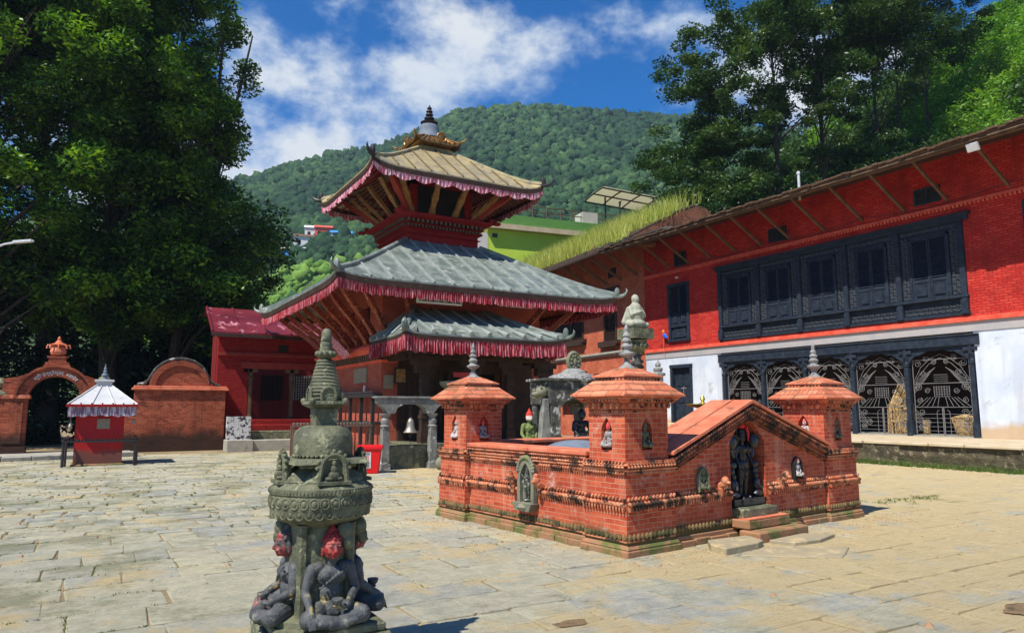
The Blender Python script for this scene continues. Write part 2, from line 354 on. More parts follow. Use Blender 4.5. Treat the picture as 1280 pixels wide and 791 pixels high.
M['slabstone'] = surf('kerb_stone', (.30,.29,.25), (.40,.37,.30), 3, .85, (.18,.2,.1), (.58,.7), 5, .6, .012, 20)
M['finial'] = surf('finial_stone', (.20,.20,.19), (.32,.31,.29), 8, .7, (.07,.07,.06), (.52,.65), 14, .5, .006, 40)
M['veranda_dark'] = surf('room_wall_painted_shade', (.035,.018,.012), (.02,.014,.012), 2, .9)  # near-black colour stands in for the shade inside the veranda
M['tile_dark'] = surf('sooty_roof_edge', (.05,.032,.022), (.09,.06,.04), 5, .9, (.14,.12,.08), (.58,.7), 9, .9, .02, 18)
M['gable_brick'] = brickmat('dirty_gable_brick', (.22,.075,.035), (.30,.12,.06), (.2,.12,.08), .23, .075, .008, stain=(.08,.05,.03), stain_s=(.45,.6), stain_scale=1.5)
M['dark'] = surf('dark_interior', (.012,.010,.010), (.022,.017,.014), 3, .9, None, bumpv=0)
M['iron'] = surf('black_iron', (.018,.018,.02), (.035,.03,.03), 12, .5, (.12,.06,.03), (.66,.75), 20, .3, .003, 60)
M['whiteiron'] = surf('pale_painted_iron', (.13,.13,.13), (.24,.23,.22), 10, .5, (.25,.17,.10), (.62,.72), 16, .2, .003, 60)
M['bell'] = surf('aged_bell_bronze', (.38,.34,.28), (.24,.20,.16), 8, .45, None, metal=.6)
M['bin'] = surf('red_plastic', (.72,.008,.012), (.66,.008,.012), 3, .35, None, bumpv=.05)
M['paper'] = surf('white_paper', (.75,.74,.72), (.68,.66,.64), 5, .7, None, bumpv=0)
M['signred'] = surf('sign_red', (.55,.03,.03), (.6,.08,.07), 9, .6, None, bumpv=0)
M['ink'] = surf('dark_ink', (.03,.03,.035), (.05,.05,.05), 9, .6, None, bumpv=0)
M['leadplaque'] = surf('stone_plaque', (.34,.27,.18), (.28,.22,.15), 5, .8, (.18,.14,.1), (.5,.6), 40, .6, .004, 60)
M['bark'] = surf('bark', (.030,.024,.018), (.055,.045,.035), 4, .9, (.15,.14,.10), (.6,.72), 6, .9, .03, 12)
M['straw'] = surf('dry_straw', (.42,.27,.11), (.55,.38,.17), 9, .9, (.22,.12,.05), (.55,.68), 18, .9, .02, 40)
M['tile_edge'] = surf('old_roof_tile', (.10,.055,.035), (.17,.10,.06), 5, .85, (.24,.20,.14), (.58,.7), 9, .9, .02, 18)
M['green_wall'] = surf('lime_green_wall', (.46,.62,.06), (.52,.68,.08), .8, .8, None, bumpv=.1)
M['green_dark'] = surf('green_parapet', (.10,.24,.05), (.12,.28,.06), 2, .8, None, bumpv=.1)
M['pale_wall'] = surf('pale_side_wall', (.55,.50,.47), (.6,.56,.52), 2, .8, None, bumpv=.1)
M['rust'] = surf('rusty_rail', (.12,.07,.05), (.16,.09,.06), 5, .6)
M['cream_panel'] = surf('cream_panel', (.55,.52,.42), (.48,.45,.37), 3, .5)
def panelmat():
    m, t, b = newmat('translucent_panel'); b.inputs['Base Color'].default_value = (.62,.58,.46,1); b.inputs['Roughness'].default_value = .4
    tr = N(t, 'ShaderNodeBsdfTranslucent'); tr.inputs[0].default_value = (.80,.76,.60,1); mx = N(t, 'ShaderNodeMixShader'); mx.inputs[0].default_value = .6
    o = [n for n in t.nodes if n.type == 'OUTPUT_MATERIAL'][0]; lk(t, b.outputs[0], mx.inputs[1]); lk(t, tr.outputs[0], mx.inputs[2]); lk(t, mx.outputs[0], o.inputs[0]); return m
M['panel'] = panelmat()
M['lampgrey'] = surf('lamp_grey', (.50,.53,.55), (.6,.62,.63), 6, .4)
M['blue'] = surf('blue_plastic', (.02,.12,.6), (.02,.15,.7), 5, .4)
M['orange'] = surf('orange_plastic', (.7,.2,.03), (.7,.25,.04), 5, .4)
# ledge wall: rubble with moss
M['ledge'] = surf('mossy_rubble_wall', (.11,.09,.05), (.05,.042,.028), 3.5, .9, (.28,.23,.14), (.54,.66), 6, 1.0, .04, 14, grime=((.07,.11,.018), .02, .42))
M['ledgetop'] = surf('ledge_top', (.46,.36,.22), (.56,.46,.31), 2.0, .9, (.30,.25,.15), (.6,.75), 5, .5, .01, 20)
def fringemat(name, red, pale, freq=26):
    m, t, b = newmat(name); T = N(t, 'ShaderNodeTexCoord'); P = T.outputs['Object']
    mp_ = N(t, 'ShaderNodeMapping'); mp_.inputs['Scale'].default_value = (1, 1, .12); lk(t, P, mp_.inputs[0])
    n = tnoise(t, mp_.outputs[0], freq, 3, .6)
    c = mix(t, step(t, n, .44, .62), red, pale); n2_ = tnoise(t, P, 1.3, 3)
    c = mix(t, tmath(t, 'MULTIPLY', step(t, n2_, .4, .7), .35), c, tuple(x*.6 for x in red))
    lk(t, c, b.inputs['Base Color']); b.inputs['Roughness'].default_value = .9; b.inputs['Specular IOR Level'].default_value = .1
    return m
M['fringe'] = fringemat('faded_red_cloth', (.30,.015,.025), (.46,.20,.22), 30)
M['fringe_pink'] = fringemat('pink_cloth', (.42,.10,.14), (.70,.48,.54), 20)
M['fringe_lilac'] = fringemat('lilac_cloth', (.22,.12,.17), (.62,.55,.62), 24)
M['darkred'] = surf('deep_red_wood_and_shaded_wall', (.16,.012,.012), (.22,.02,.016), 5, .6, None, bumpv=.3)

# ------------------------------------------------------------------ ground
JOINTS = []
def ground():
    m, t, b = newmat('sandy_earth'); P = objco(t)
    c = mix(t, step(t, tnoise(t, P, .6, 6), .35, .65), (.20,.15,.08), (.32,.24,.13))
    c = mix(t, step(t, tnoise(t, P, 1.1, 6, .6), .56, .66), c, (.20,.19,.07))
    lk(t, c, b.inputs['Base Color']); b.inputs['Roughness'].default_value = .95
    bump(t, b, tnoise(t, P, 22, 8, .7), .8, .02)
    mb = MB(); mb.add([(-3000,-3000,-.014),(3000,-3000,-.014),(3000,3000,-.014),(-3000,3000,-.014)], [(0,1,2,3)])
    tag(mb.build('ground', m, fix=False), kind='structure')
    m, t, b = newmat('paving_stone'); P = objco(t)
    g = N(t, 'ShaderNodeNewGeometry').outputs['Random Per Island']
    r = N(t, 'ShaderNodeValToRGB'); E_ = r.color_ramp.elements
    cols = [(.42,.42,.32),(.62,.57,.37),(.50,.48,.34),(.68,.60,.36),(.36,.38,.35),(.58,.52,.34),(.46,.46,.40)]
    while len(E_) < len(cols): E_.new(.5)
    for i, c in enumerate(cols): E_[i].position = i/(len(cols)-1); E_[i].color = col(c)
    lk(t, g, r.inputs[0])
    c = mix(t, .40, r.outputs[0], mix(t, step(t, tnoise(t, P, 5, 9, .75), .35, .65), (.22,.23,.20), (.60,.55,.41)))
    c = mix(t, tmath(t, 'MULTIPLY', step(t, tnoise(t, P, 1.7, 9, .75), .54, .70), .45), c, (.18,.18,.14))
    X = zof(t, P)
    # blown sand lies over the stones, thicker to the right of the yard
    bias = step(t, tmath(t, 'ADD', X[0], tmath(t, 'MULTIPLY', X[1], -.12)), 1.5, 7.0)
    sn = tmath(t, 'ADD', tnoise(t, P, 1.0, 8, .62, .3), tmath(t, 'MULTIPLY', bias, .20))
    sand = mix(t, tnoise(t, P, 3, 6), (.54,.40,.19), (.66,.53,.29))
    c = mix(t, tmath(t, 'MULTIPLY', step(t, sn, .53, .66), .9), c, sand)
    lft = step(t, tmath(t, 'ADD', tmath(t, 'MULTIPLY', X[0], -1.0), tmath(t, 'MULTIPLY', X[1], .55)), .5, 6.0)
    mos = step(t, tmath(t, 'ADD', tnoise(t, P, .9, 9, .75), tmath(t, 'MULTIPLY', lft, .10)), .56, .70)
    c = mix(t, tmath(t, 'MULTIPLY', mos, .6), c, (.17,.17,.07))
    vo = N(t, 'ShaderNodeTexVoronoi'); vo.feature = 'DISTANCE_TO_EDGE'; vo.inputs['Scale'].default_value = 1.6; lk(t, mixvec(t, P, 4, .5), vo.inputs['Vector'])
    crk = step(t, vo.outputs['Distance'], .006, .002)
    c = mix(t, tmath(t, 'MULTIPLY', tmath(t, 'MULTIPLY', crk, step(t, tnoise(t, P, .7, 3), .55, .68)), .5), c, (.10,.085,.06))
    mpx = N(t, 'ShaderNodeMapping'); mpx.inputs['Scale'].default_value = (1.2, 7, 3); lk(t, P, mpx.inputs[0])
    gr = tnoise(t, mpx.outputs[0], 3.2, 9, .78)      # layered grain of the split stone
    c = mix(t, tmath(t, 'MULTIPLY', step(t, gr, .52, .66), .5), c, (.22,.20,.14)); c = mix(t, tmath(t, 'MULTIPLY', step(t, gr, .46, .34), .35), c, (.66,.60,.44))
    fl = tnoise(t, P, 30, 4, .8); c = mix(t, tmath(t, 'MULTIPLY', step(t, fl, .56, .70), .45), c, (.17,.14,.09))
    lk(t, c, b.inputs['Base Color']); b.inputs['Roughness'].default_value = .85; b.inputs['Specular IOR Level'].default_value = .25
    bump(t, b, tmath(t, 'ADD', tmath(t, 'ADD', tnoise(t, P, 14, 9, .78), tmath(t, 'MULTIPLY', gr, 1.2)), tmath(t, 'MULTIPLY', tnoise(t, P, 3, 5), 1.5)), 1.0, .035)
    mb = MB(); R = random.Random(3)
    y = -1.0
    while y < 32:
        near = y < 10.0
        h = R.uniform(.34, .62) if near else R.uniform(.22, .40)
        x = -9 + R.uniform(0, .5)
        while x < 25:
            far_left = x < 5 and y > 7
            w = R.uniform(.45, 1.15) if near and not far_left else (R.uniform(.32, .75) if y < 22 else R.uniform(.6, 1.2))
            # skip what stands outside the yard seen from here
            if not (x > 19.8 or (y > 27.5 and x > 1) or (x > 7 and y > 21 and x < 13.6)):
                b_ = atan2(x, max(y, .01))
                if y < 3 or -.32 < b_ < 1.25:
                    gp = R.uniform(.001, .009) if near else R.uniform(.006, .020); j = .020 if near else .028
                    z = R.uniform(-.005, .004); tx, ty = R.uniform(-.003, .003), R.uniform(-.003, .003)
                    if x < 5.5 and y > 4: JOINTS.append((x, y, w, h))
                    P4 = [(x+gp, y+gp), (x+w-gp, y+gp), (x+w-gp, y+h-gp), (x+gp, y+h-gp)]
                    P4 = [(a+R.uniform(-j, j), b2+R.uniform(-j, j)) for a, b2 in P4]
                    # clip corners a little so the outline is not a clean rectangle
                    pts = []
                    for k in range(4):
                        p = Vector(P4[k]); a = Vector(P4[k-1]); c2 = Vector(P4[(k+1) % 4])
                        q = R.uniform(.015, .05)
                        pts += [p + (a-p).normalized()*q, p + (c2-p).normalized()*q]
                    cc = Vector((x+w/2, y+h/2)); n0 = len(pts)
                    def zz(p): return z + (p[0]-cc[0])*tx/w*2 + (p[1]-cc[1])*ty/h*2
                    inner = [cc + (p-cc)*(1-.012/max(.15, (p-cc).length)) for p in pts]
                    vs = [(p[0], p[1], -.035) for p in pts] + [(p[0], p[1], zz(p)-.006) for p in pts] + [(p[0], p[1], zz(p)) for p in inner]
                    fs = [[2*n0+k for k in range(n0)]]
                    for k in range(n0):
                        k2 = (k+1) % n0; fs += [(k, k2, n0+k2, n0+k), (n0+k, n0+k2, 2*n0+k2, 2*n0+k)]
                    mb.add(vs, fs)
            x += w
        y += h
    tag(mb.build('paving', m, fix=False), kind='structure')
def mixvec(t, P, sc, amt):
    n = N(t, 'ShaderNodeTexNoise'); n.inputs['Scale'].default_value = sc; lk(t, P, n.inputs['Vector'])
    a = N(t, 'ShaderNodeVectorMath', operation='SCALE'); lk(t, n.outputs['Color'], a.inputs[0]); a.inputs[3].default_value = amt
    s_ = N(t, 'ShaderNodeVectorMath', operation='ADD'); lk(t, P, s_.inputs[0]); lk(t, a.outputs[0], s_.inputs[1]); return s_.outputs[0]
ground()
def soil():
    m = MB(); RR = random.Random(6)
    for (cx_, cy_, rx, ry) in ((6.55,3.05,.22,.17),(-.35,5.4,.20,.12),(3.2,4.6,.16,.07)):
        n = 22; pts = []
        for k in range(n):
            a = 2*pi*k/n; q = 1+.45*mnoise.noise(Vector((cos(a)*1.7, sin(a)*1.7, cx_))); pts.append((cx_+rx*q*cos(a), cy_+ry*q*sin(a), .006))
        m.add([(cx_, cy_, .010)]+pts, [(0, 1+k, 1+(k+1) % n) for k in range(n)])
    tag(m.build('soil', surf('damp_soil', (.17,.11,.055), (.24,.16,.08), 6, .95, (.09,.065,.035), (.5,.65), 12, 1.0, .02, 30), fix=False), kind='structure')
soil()

def blades(name, spots, mat, hmin, hmax, wid, label, cat, per=(6, 12), spread=.05, lean=.5, seed=5, kind='stuff'):
    r = np.random.default_rng(seed); V = []; Fc = []
    n = 0
    for (x, y, z) in spots:
        for k in range(int(r.integers(*per))):
            bx, by = x + r.normal(0, spread), y + r.normal(0, spread)
            h = r.uniform(hmin, hmax); a = r.uniform(0, 2*pi); d = r.uniform(0, 2*pi); w = wid*r.uniform(.6, 1.3)
            lx, ly = cos(d)*h*lean*r.uniform(.2, 1), sin(d)*h*lean*r.uniform(.2, 1)
            ax, ay = cos(a)*w, sin(a)*w
            V += [(bx-ax, by-ay, z), (bx+ax, by+ay, z), (bx+ax*.7+lx*.4, by+ay*.7+ly*.4, z+h*.6), (bx-ax*.7+lx*.4, by-ay*.7+ly*.4, z+h*.6), (bx+lx, by+ly, z+h)]
            Fc += [(n, n+1, n+2, n+3), (n+3, n+2, n+4)]; n += 5
    me = bpy.data.meshes.new(name); me.from_pydata(V, [], Fc); me.update()
    o = link(name, me, mat); return tag(o, label, cat, kind=kind)
M['grass'] = leafmat('grass_blades', [(.05,.10,.015),(.09,.16,.03),(.16,.19,.05)], .3)
M['drygrass'] = leafmat('roof_grass', [(.22,.34,.05),(.38,.46,.08),(.52,.52,.14),(.60,.54,.22)], .45)
R = random.Random(9); sp = []
for (x, y, w, h) in JOINTS:
    if mnoise.noise(Vector((x*.45, y*.45, 2))) + .25*R.random() < .10 or y < 6: continue
    for k in range(int(w*26)): sp.append((x+R.uniform(0, w), y+R.gauss(0, .012), -.02))
    if R.random() < .5:
        for k in range(int(h*26)): sp.append((x+R.gauss(0, .012), y+R.uniform(0, h), -.02))
tag(blades('joint_grass', sp, M['grass'], .012, .035, .005, 'tufts of short grass growing in the joints of the yard paving', 'grass', seed=2, per=(3,6), spread=.014))
sp = []
for k in range(160):
    y = R.uniform(8.5, 15.5); sp.append((19.62 + R.gauss(0, .06), y, -.02))
blades('ledge_weeds', sp, M['grass'], .05, .17, .012, 'weeds along the foot of the mossy rubble ledge', 'weeds', seed=3)
sp = [(R.uniform(11.5,13.5), 7.6+R.gauss(0,.12), -.02) for k in range(60)]
blades('yard_tuft', sp, M['grass'], .02, .06, .008, 'low grass patch on the yard right of the brick tank', 'grass', seed=8)

# ------------------------------------------------------------------ figures
def seated_mb(detail=True):
    m = MB()
    m.ell((0,.02,.10), (.17,.13,.10), 14, 8)
    for s_ in (-1, 1):
        m.caps((s_*.10,-.02,.10), (s_*.235,-.15,.085), .085, .068, 12)
        m.caps((s_*.235,-.15,.080), (-s_*.06,-.235,.055), .060, .042, 12)
        m.caps((-s_*.06,-.235,.058), (-s_*.15,-.235,.066), .034, .020, 8)     # foot
        m.caps((s_*.165,.02,.405), (s_*.215,.0,.25), .052, .041, 12)          # upper arm
        m.caps((s_*.10,.03,.415), (s_*.165,.02,.405), .05, .052, 10)
    # his right arm reaches over the knee, the left hand lies in the lap
    m.caps((-.215,.0,.25), (-.215,-.16,.15), .040, .028, 12)
    m.ell((-.213,-.195,.115), (.034,.022,.042), 10, 6)
    for k in range(4): m.caps((-.238+k*.017,-.21,.095), (-.236+k*.016,-.232,.040-.004*abs(k-1.5)), .0105, .008, 6)
    m.caps((-.185,-.20,.115), (-.172,-.226,.085), .011, .008, 6)
    m.caps((.215,.0,.25), (.10,-.15,.165), .040, .028, 12)
    m.ell((.05,-.175,.160), (.05,.032,.020), 10, 6)
    for k in range(4): m.caps((.02,-.20+k*.016,.165), (-.045+.006*abs(k-1.5),-.198+k*.015,.172), .010, .008, 6)
    m.caps((.06,-.205,.168), (.03,-.222,.185), .011, .008, 6)
    m.lathe(0, -.185, [(.015,.175),(.042,.195),(.050,.222),(.046,.23),(.01,.225)], 12)  # bowl
    m.ell((0,.02,.235), (.105,.078,.12), 14, 9)
    m.ell((0,.015,.355), (.135,.085,.085), 14, 9)
    for s_ in (-1,1): m.ell((s_*.058,-.045,.365), (.052,.032,.038), 10, 6)
    m.caps((0,.015,.43), (0,.008,.49), .045, .040, 12)
    # robe edge across the chest
    for k in range(10):
        t = k/9; m.ell((.13-.24*t, -.062-.012*sin(pi*t), .425-.14*t), .0125, 6, 4)
    nv0 = len(m.v)
    m.ell((0,-.005,.560), (.066,.072,.084), 16, 12)      # head
    m.ell((0,-.022,.520), (.045,.048,.040), 12, 8)       # jaw
    m.caps((0,-.074,.568), (0,-.086,.540), .009, .014, 8)   # nose
    for s_ in (-1, 1):
        m.ell((s_*.027,-.067,.570), (.017,.009,.007), 8, 5)
        m.caps((s_*.012,-.071,.586), (s_*.045,-.058,.588), .0065, .005, 6)
        m.ell((s_*.066,.0,.552), (.012,.020,.036), 8, 6)
        m.ell((s_*.067,-.002,.520), (.010,.013,.022), 8, 5)
        m.ell((s_*.03,-.050,.535), (.020,.018,.018), 8, 5)
    m.caps((-.018,-.073,.523), (.018,-.073,.523), .0065, .0065, 6); m.caps((-.014,-.071,.514), (.014,-.071,.514), .0065, .0065, 6)
    m.ell((0,-.055,.498), (.018,.018,.014), 8, 5)
    # hair in small curls and the top knot
    for i in range(5):
        el_ = radians(18+i*15); nn = max(5, int(16*cos(el_)))
        for k in range(nn):
            a = 2*pi*(k+.5*(i % 2))/nn
            if sin(a) < -.55 and i == 0: continue
            m.ell((.064*cos(el_)*cos(a), -.002+.070*cos(el_)*sin(a), .572+.078*sin(el_)), .0135, 6, 4)
    m.ell((0,.002,.655), (.030,.032,.036), 10, 7); m.ell((0,.002,.692), (.012,.012,.020), 8, 5)
    m.v[nv0:] = [(x*1.28, (y+.01)*1.28-.02, .475+(z-.475)*1.22) for x, y, z in m.v[nv0:]]
    return m
SEAT_HI = sculpt(seated_mb(), .0062, 1, 'seated_figure')
SEAT_LO = sculpt(seated_mb(), .016, 1, 'seated_figure_small')
def standing_mb():
    m = MB()
    for s_ in (-1,1):
        m.caps((s_*.055,0,.50), (s_*.060,.0,.27), .062, .044, 10); m.caps((s_*.060,0,.27), (s_*.062,.01,.06), .042, .026, 10)
        m.caps((s_*.062,.01,.035), (s_*.085,-.075,.022), .026, .018, 8)
        m.caps((s_*.12,.0,.815), (s_*.165,.0,.67), .040, .032, 10); m.caps((s_*.165,.0,.67), (s_*.175,-.06,.56), .031, .022, 10)
        m.caps((s_*.12,.01,.815), (s_*.21,.0,.74), .036, .028, 10); m.caps((s_*.21,0,.74), (s_*.245,-.02,.86), .027, .020, 10)
        m.ell((s_*.175,-.075,.53), (.022,.02,.035), 8, 5); m.ell((s_*.245,-.03,.885), (.022,.02,.03), 8, 5)
        for k in range(4): m.caps((s_*(.160+.010*k),-.085,.52), (s_*(.160+.010*k),-.09,.485), .006, .005, 5)
    m.ell((0,.0,.54), (.105,.075,.085), 14, 8); m.ell((0,.0,.66), (.075,.06,.09), 14, 8); m.ell((0,0,.765), (.11,.07,.085), 14, 8)
    m.caps((0,0,.83), (0,-.005,.885), .036, .033, 10)
    m.ell((0,-.008,.955), (.056,.060,.074), 14, 10); m.caps((0,-.063,.962), (0,-.074,.94), .007, .011, 6)
    for s_ in (-1,1):
        m.ell((s_*.024,-.058,.966), (.014,.008,.006), 8, 4); m.ell((s_*.057,0,.945), (.012,.016,.034), 8, 5)
    m.caps((-.015,-.060,.922), (.015,-.060,.922), .005, .005, 5)
    m.lathe(0, 0, [(.062,1.0),(.068,1.015),(.060,1.03),(.055,1.08),(.040,1.11),(.025,1.15),(.008,1.17)], 12)   # crown
    m.tube([(-.09,-.05,.47),(-.03,-.085,.43),(.04,-.085,.43),(.09,-.05,.47)], .012, 6)
    m.tube([(-.10,-.02,.84),(-.06,-.085,.74),(.02,-.09,.60),(.09,-.06,.50)], .008, 6)
    m.tube([(.10,-.02,.84),(.05,-.09,.78),(-.05,-.09,.78),(-.10,-.02,.84)], .008, 6)
    for z in (.20,.34): 
        for s_ in (-1,1): m.tube([(s_*.01,-.05,z),(s_*.06,-.055,z-.02),(s_*.11,-.02,z)], .007, 5)
    m.lathe(0, 0, [(.10,-.06),(.15,-.045),(.155,-.02),(.13,0.0),(.11,.012)], 16)
    return m
STAND = sculpt(standing_mb(), .009, 1, 'standing_figure')
def painted(name, base_args, rules):
    """stone figure with pigment smeared on given heights: rules = [(colour, zlo, zhi, strength, noise scale)]"""
    m = surf(name, *base_args); t = m.node_tree; b = [n for n in t.nodes if n.type == 'BSDF_PRINCIPLED'][0]
    src = b.inputs['Base Color'].links[0].from_socket; P = objco(t); z = zof(t, P)[2]; c = src
    for (cc, lo, hi, st, sc) in rules:
        f = tmath(t, 'MULTIPLY', step(t, z, lo-.02, lo+.02), step(t, z, hi+.02, hi-.02))
        f = tmath(t, 'MULTIPLY', f, step(t, tnoise(t, P, sc, 5, .6), st, st+.16))
        c = mix(t, tmath(t, 'MULTIPLY', f, .92), c, cc)
    lk(t, c, b.inputs['Base Color']); return m
STONEARG = ((.042,.044,.046), (.110,.113,.112), 7, .5, (.22,.21,.15), (.58,.70), 10, .9, .008, 55)
M['buddha'] = painted('chaitya_figure_stone', STONEARG, [((.34,.025,.022), .50, .80, .36, 7), ((.46,.14,.11), .50, .64, .50, 16), ((.40,.31,.10), .15, .24, .50, 10), ((.08,.02,.02), .50, .85, .60, 22)])
M['buddha_l'] = painted('chaitya_figure_stone_red', STONEARG, [((.36,.035,.03), .49, .66, .40, 7), ((.60,.30,.24), .49, .62, .54, 14), ((.55,.06,.03), .06, .20, .60, 8), ((.6,.35,.08), .2, .27, .55, 12)])
M['niche_fig'] = painted('niche_figure_stone', ((.22,.20,.19), (.34,.31,.29), 8, .7, (.06,.05,.05), (.56,.66), 12, .5, .006, 50), [((.62,.03,.03), .50, .80, .30, 12)])
M['niche_white'] = painted('pale_niche_figure', ((.55,.50,.46), (.42,.38,.36), 8, .7, (.08,.07,.06), (.54,.62), 14, .5, .006, 50), [((.62,.05,.04), .60, .80, .35, 12)])
M['vishnu'] = painted('oiled_black_statue', ((.012,.011,.012), (.03,.028,.03), 6, .30, (.08,.07,.07), (.62,.72), 12, .4, .004, 50), [])
M['green_fig'] = painted('mossy_figure', ((.13,.17,.045), (.20,.23,.08), 6, .8, (.10,.11,.05), (.56,.66), 10, .6, .01, 30), [((.50,.02,.02), .60, .80, .2, 9), ((.7,.6,.55), .52, .60, .3, 9)])

# ------------------------------------------------------------------ foreground chaitya (votive stupa)
def chaitya():
    root = thing('stone_chaitya', 'mossy grey stone votive stupa in the foreground with red-faced seated figures round its shaft', 'stupa', (1.29, 4.60, 0))
    b = MB(); b.box(-.33,.36,-.36,.36,-.03,.27); b.box(-.30,.33,-.33,.33,.27,.325)
    b.build('base_block', M['stone'], root, bevel=.012)
    s_ = MB(); s_.lathe(0, 0, [(.30,.325),(.30,.36),(.20,.38),(.185,.88),(.25,.93)], 16, .5)
    for k in range(4):
        a = pi/4 + k*pi/2; s_.tube([(cos(a)*.20, sin(a)*.20, .32), (cos(a)*.205, sin(a)*.205, .90)], .035, 8)
    s_.build('shaft', M['stone'], root, smooth=True)
    # lotus ring with two rows of petals
    r = MB(); r.lathe(0, 0, [(.19,.895),(.25,.915),(.300,.955),(.312,1.0),(.316,1.045),(.31,1.075),(.318,1.085),(.318,1.115),(.30,1.125),(.285,1.135),(.255,1.16),(.24,1.165)], 48)
    for row, (z, rr, n, sz) in enumerate(((1.035,.312,32,.030),(.972,.299,32,.031))):
        for k in range(n):
            a = 2*pi*(k+.5*row)/n; Mz = Matrix.Rotation(a, 3, 'Z')
            T_ = Mz @ Vector((0,1,0)); c0 = Vector((cos(a)*rr, sin(a)*rr, z))
            r.tube([c0 + T_*.026*cos(q) + Vector((0,0,.030*sin(q))) for q in [2*pi*j/12 for j in range(13)]], .0065, 6)
            r.ell(c0, (.010, .017, .021), 10, 6, Mz)
    for k in range(90):
        a = 2*pi*k/90; r.ell((cos(a)*.318, sin(a)*.318, 1.10), (.006,.007,.009), 5, 4)
    r.build('lotus_ring', M['stone'], root, smooth=True)
    # stepped body with four small arched niches
    t = MB(); t.lathe(0, 0, [(.27,1.155),(.235,1.20),(.185,1.225),(.17,1.24)], 32)
    t.frust(0,0,1.235,.165,.165,1.27,.175,.175); t.frust(0,0,1.262,.235,.235,1.292,.215,.215)
    for k in range(40):
        a = 2*pi*k/40; t.ell((cos(a)*.178, sin(a)*.178, 1.305), .012, 6, 4)
    t.build('upper_base', M['stone'], root, smooth=True, ang=30)
    for k in range(4):
        a = k*pi/2; Mz = Matrix.Rotation(a, 3, 'Z')
        n = MB()
        def q(x, y, z): return Mz @ Vector((x, y, z))
        pts = [q(.075*cos(u), -.245, 1.235+.085*sin(u)) for u in [pi*j/10 for j in range(11)]]
        n.tube([q(.085,-.245,1.15)]+pts+[q(-.085,-.245,1.15)], .020, 7)
        n.obox(q(0,-.225,1.215), .15, .03, .14, Mz)
        for j in range(9): n.ell(q(.098*cos(pi*j/8), -.25, 1.24+.10*sin(pi*j/8)), .014, 6, 4)
        n.obox(q(0,-.25,1.152), .20, .09, .02, Mz)
        n.ell(q(0,-.262,1.195), (.035,.025,.03), 8, 6); n.ell(q(0,-.262,1.232), (.022,.018,.026), 8, 6); n.ell(q(0,-.262,1.268), (.014,.014,.018), 8, 6)
        for s2 in (-1,1): n.ell(q(s2*.03,-.265,1.178), (.026,.02,.014), 6, 4)
        n.build('niche', M['stone'], root, smooth=True)
    d = MB(); d.lathe(0, 0, [(.16,1.30),(.184,1.31),(.186,1.37),(.184,1.42),(.172,1.455),(.148,1.477),(.11,1.49),(.08,1.493)], 40)
    d.build('dome', M['stone'], root, smooth=True, ang=60)
    h = MB(); h.frust(0,0,1.485,.066,.066,1.60,.07,.07); h.frust(0,0,1.60,.075,.075,1.622,.115,.115); h.frust(0,0,1.622,.118,.118,1.645,.112,.112)
    for k in range(4):
        a = k*pi/2; Mz = Matrix.Rotation(a,3,'Z')
        h.ell(Mz @ Vector((-.105,-.105,1.645)), (.02,.02,.022), 8, 5)
        for s2 in (-1,1): h.ell(Mz @ Vector((s2*.03,-.068,1.55)), (.018,.006,.010), 8, 4)
    h.build('harmika', M['stone'], root, smooth=True, ang=30, bevel=.004)
    sp_ = MB()
    prof = [(.085,1.64),(.09,1.66)]
    for k in range(12):
        z = 1.655+.0215*k; u = k/11; rr = .094+.014*sin(min(1, u*2.6)*pi*.5)-.060*max(0, u-.12)**1.0
        prof += [(rr, z), (rr+.0035, z+.009), (rr-.003, z+.018)]
    z = 1.915
    prof += [(.030, z+.0), (.030, 1.925)]
    sp_.lathe(0, 0, prof, 28)
    sp_.lathe(0, 0, [(.03,1.915),(.05,1.925),(.058,1.945),(.05,1.965),(.036,1.972)], 24)
    for k in range(10):
        a = 2*pi*k/10; sp_.ell((cos(a)*.055, sin(a)*.055, 1.948), (.018,.018,.020), 7, 5)
    sp_.lathe(0, 0, [(.036,1.965),(.042,1.98),(.036,1.992),(.040,2.005),(.037,2.02),(.031,2.028),(.037,2.035),(.034,2.055),(.032,2.085),(.024,2.105),(.010,2.115)], 20)
    for k in range(4):
        a = k*pi/2; Mz = Matrix.Rotation(a,3,'Z')
        pts = [Mz @ Vector((x, -.098, zz)) for x, zz in ((-.042,1.65),(-.046,1.69),(-.030,1.72),(0,1.735),(.030,1.72),(.046,1.69),(.042,1.65))]
        sp_.tube(pts, .010, 6); sp_.obox(Mz @ Vector((0,-.088,1.68)), .07, .02, .06, Mz)
    sp_.build('spire', M['stone'], root, smooth=True, ang=50)
    # seated figures, one to a side
    for k, (dx, dy, a, mt) in enumerate(((.02,-.20,0,'buddha'),(-.185,.02,-pi/2,'buddha_l'),(.225,.03,pi/2,'buddha_l'),(0,.23,pi,'buddha'))):
        me = SEAT_HI.copy(); o = link('seated_figure', me, M[mt], root, (dx, dy, .322), a); o.scale = (.70, .76, .78)
        if k == 0: o['label'] = 'front seated figure with red painted face and yellow stained lap'
    for a in (-.35, -1.15, .55, 2.6, 1.6):   # small carved heads and scrolls under the ring
        hd = MB(); hd.ell((cos(a)*.235, sin(a)*.235, .86), (.055,.055,.06), 10, 8); hd.ell((cos(a)*.26, sin(a)*.26, .80), (.035,.035,.05), 10, 8)
        hd.build('carved_bracket', M['stone'], root, smooth=True)
chaitya()

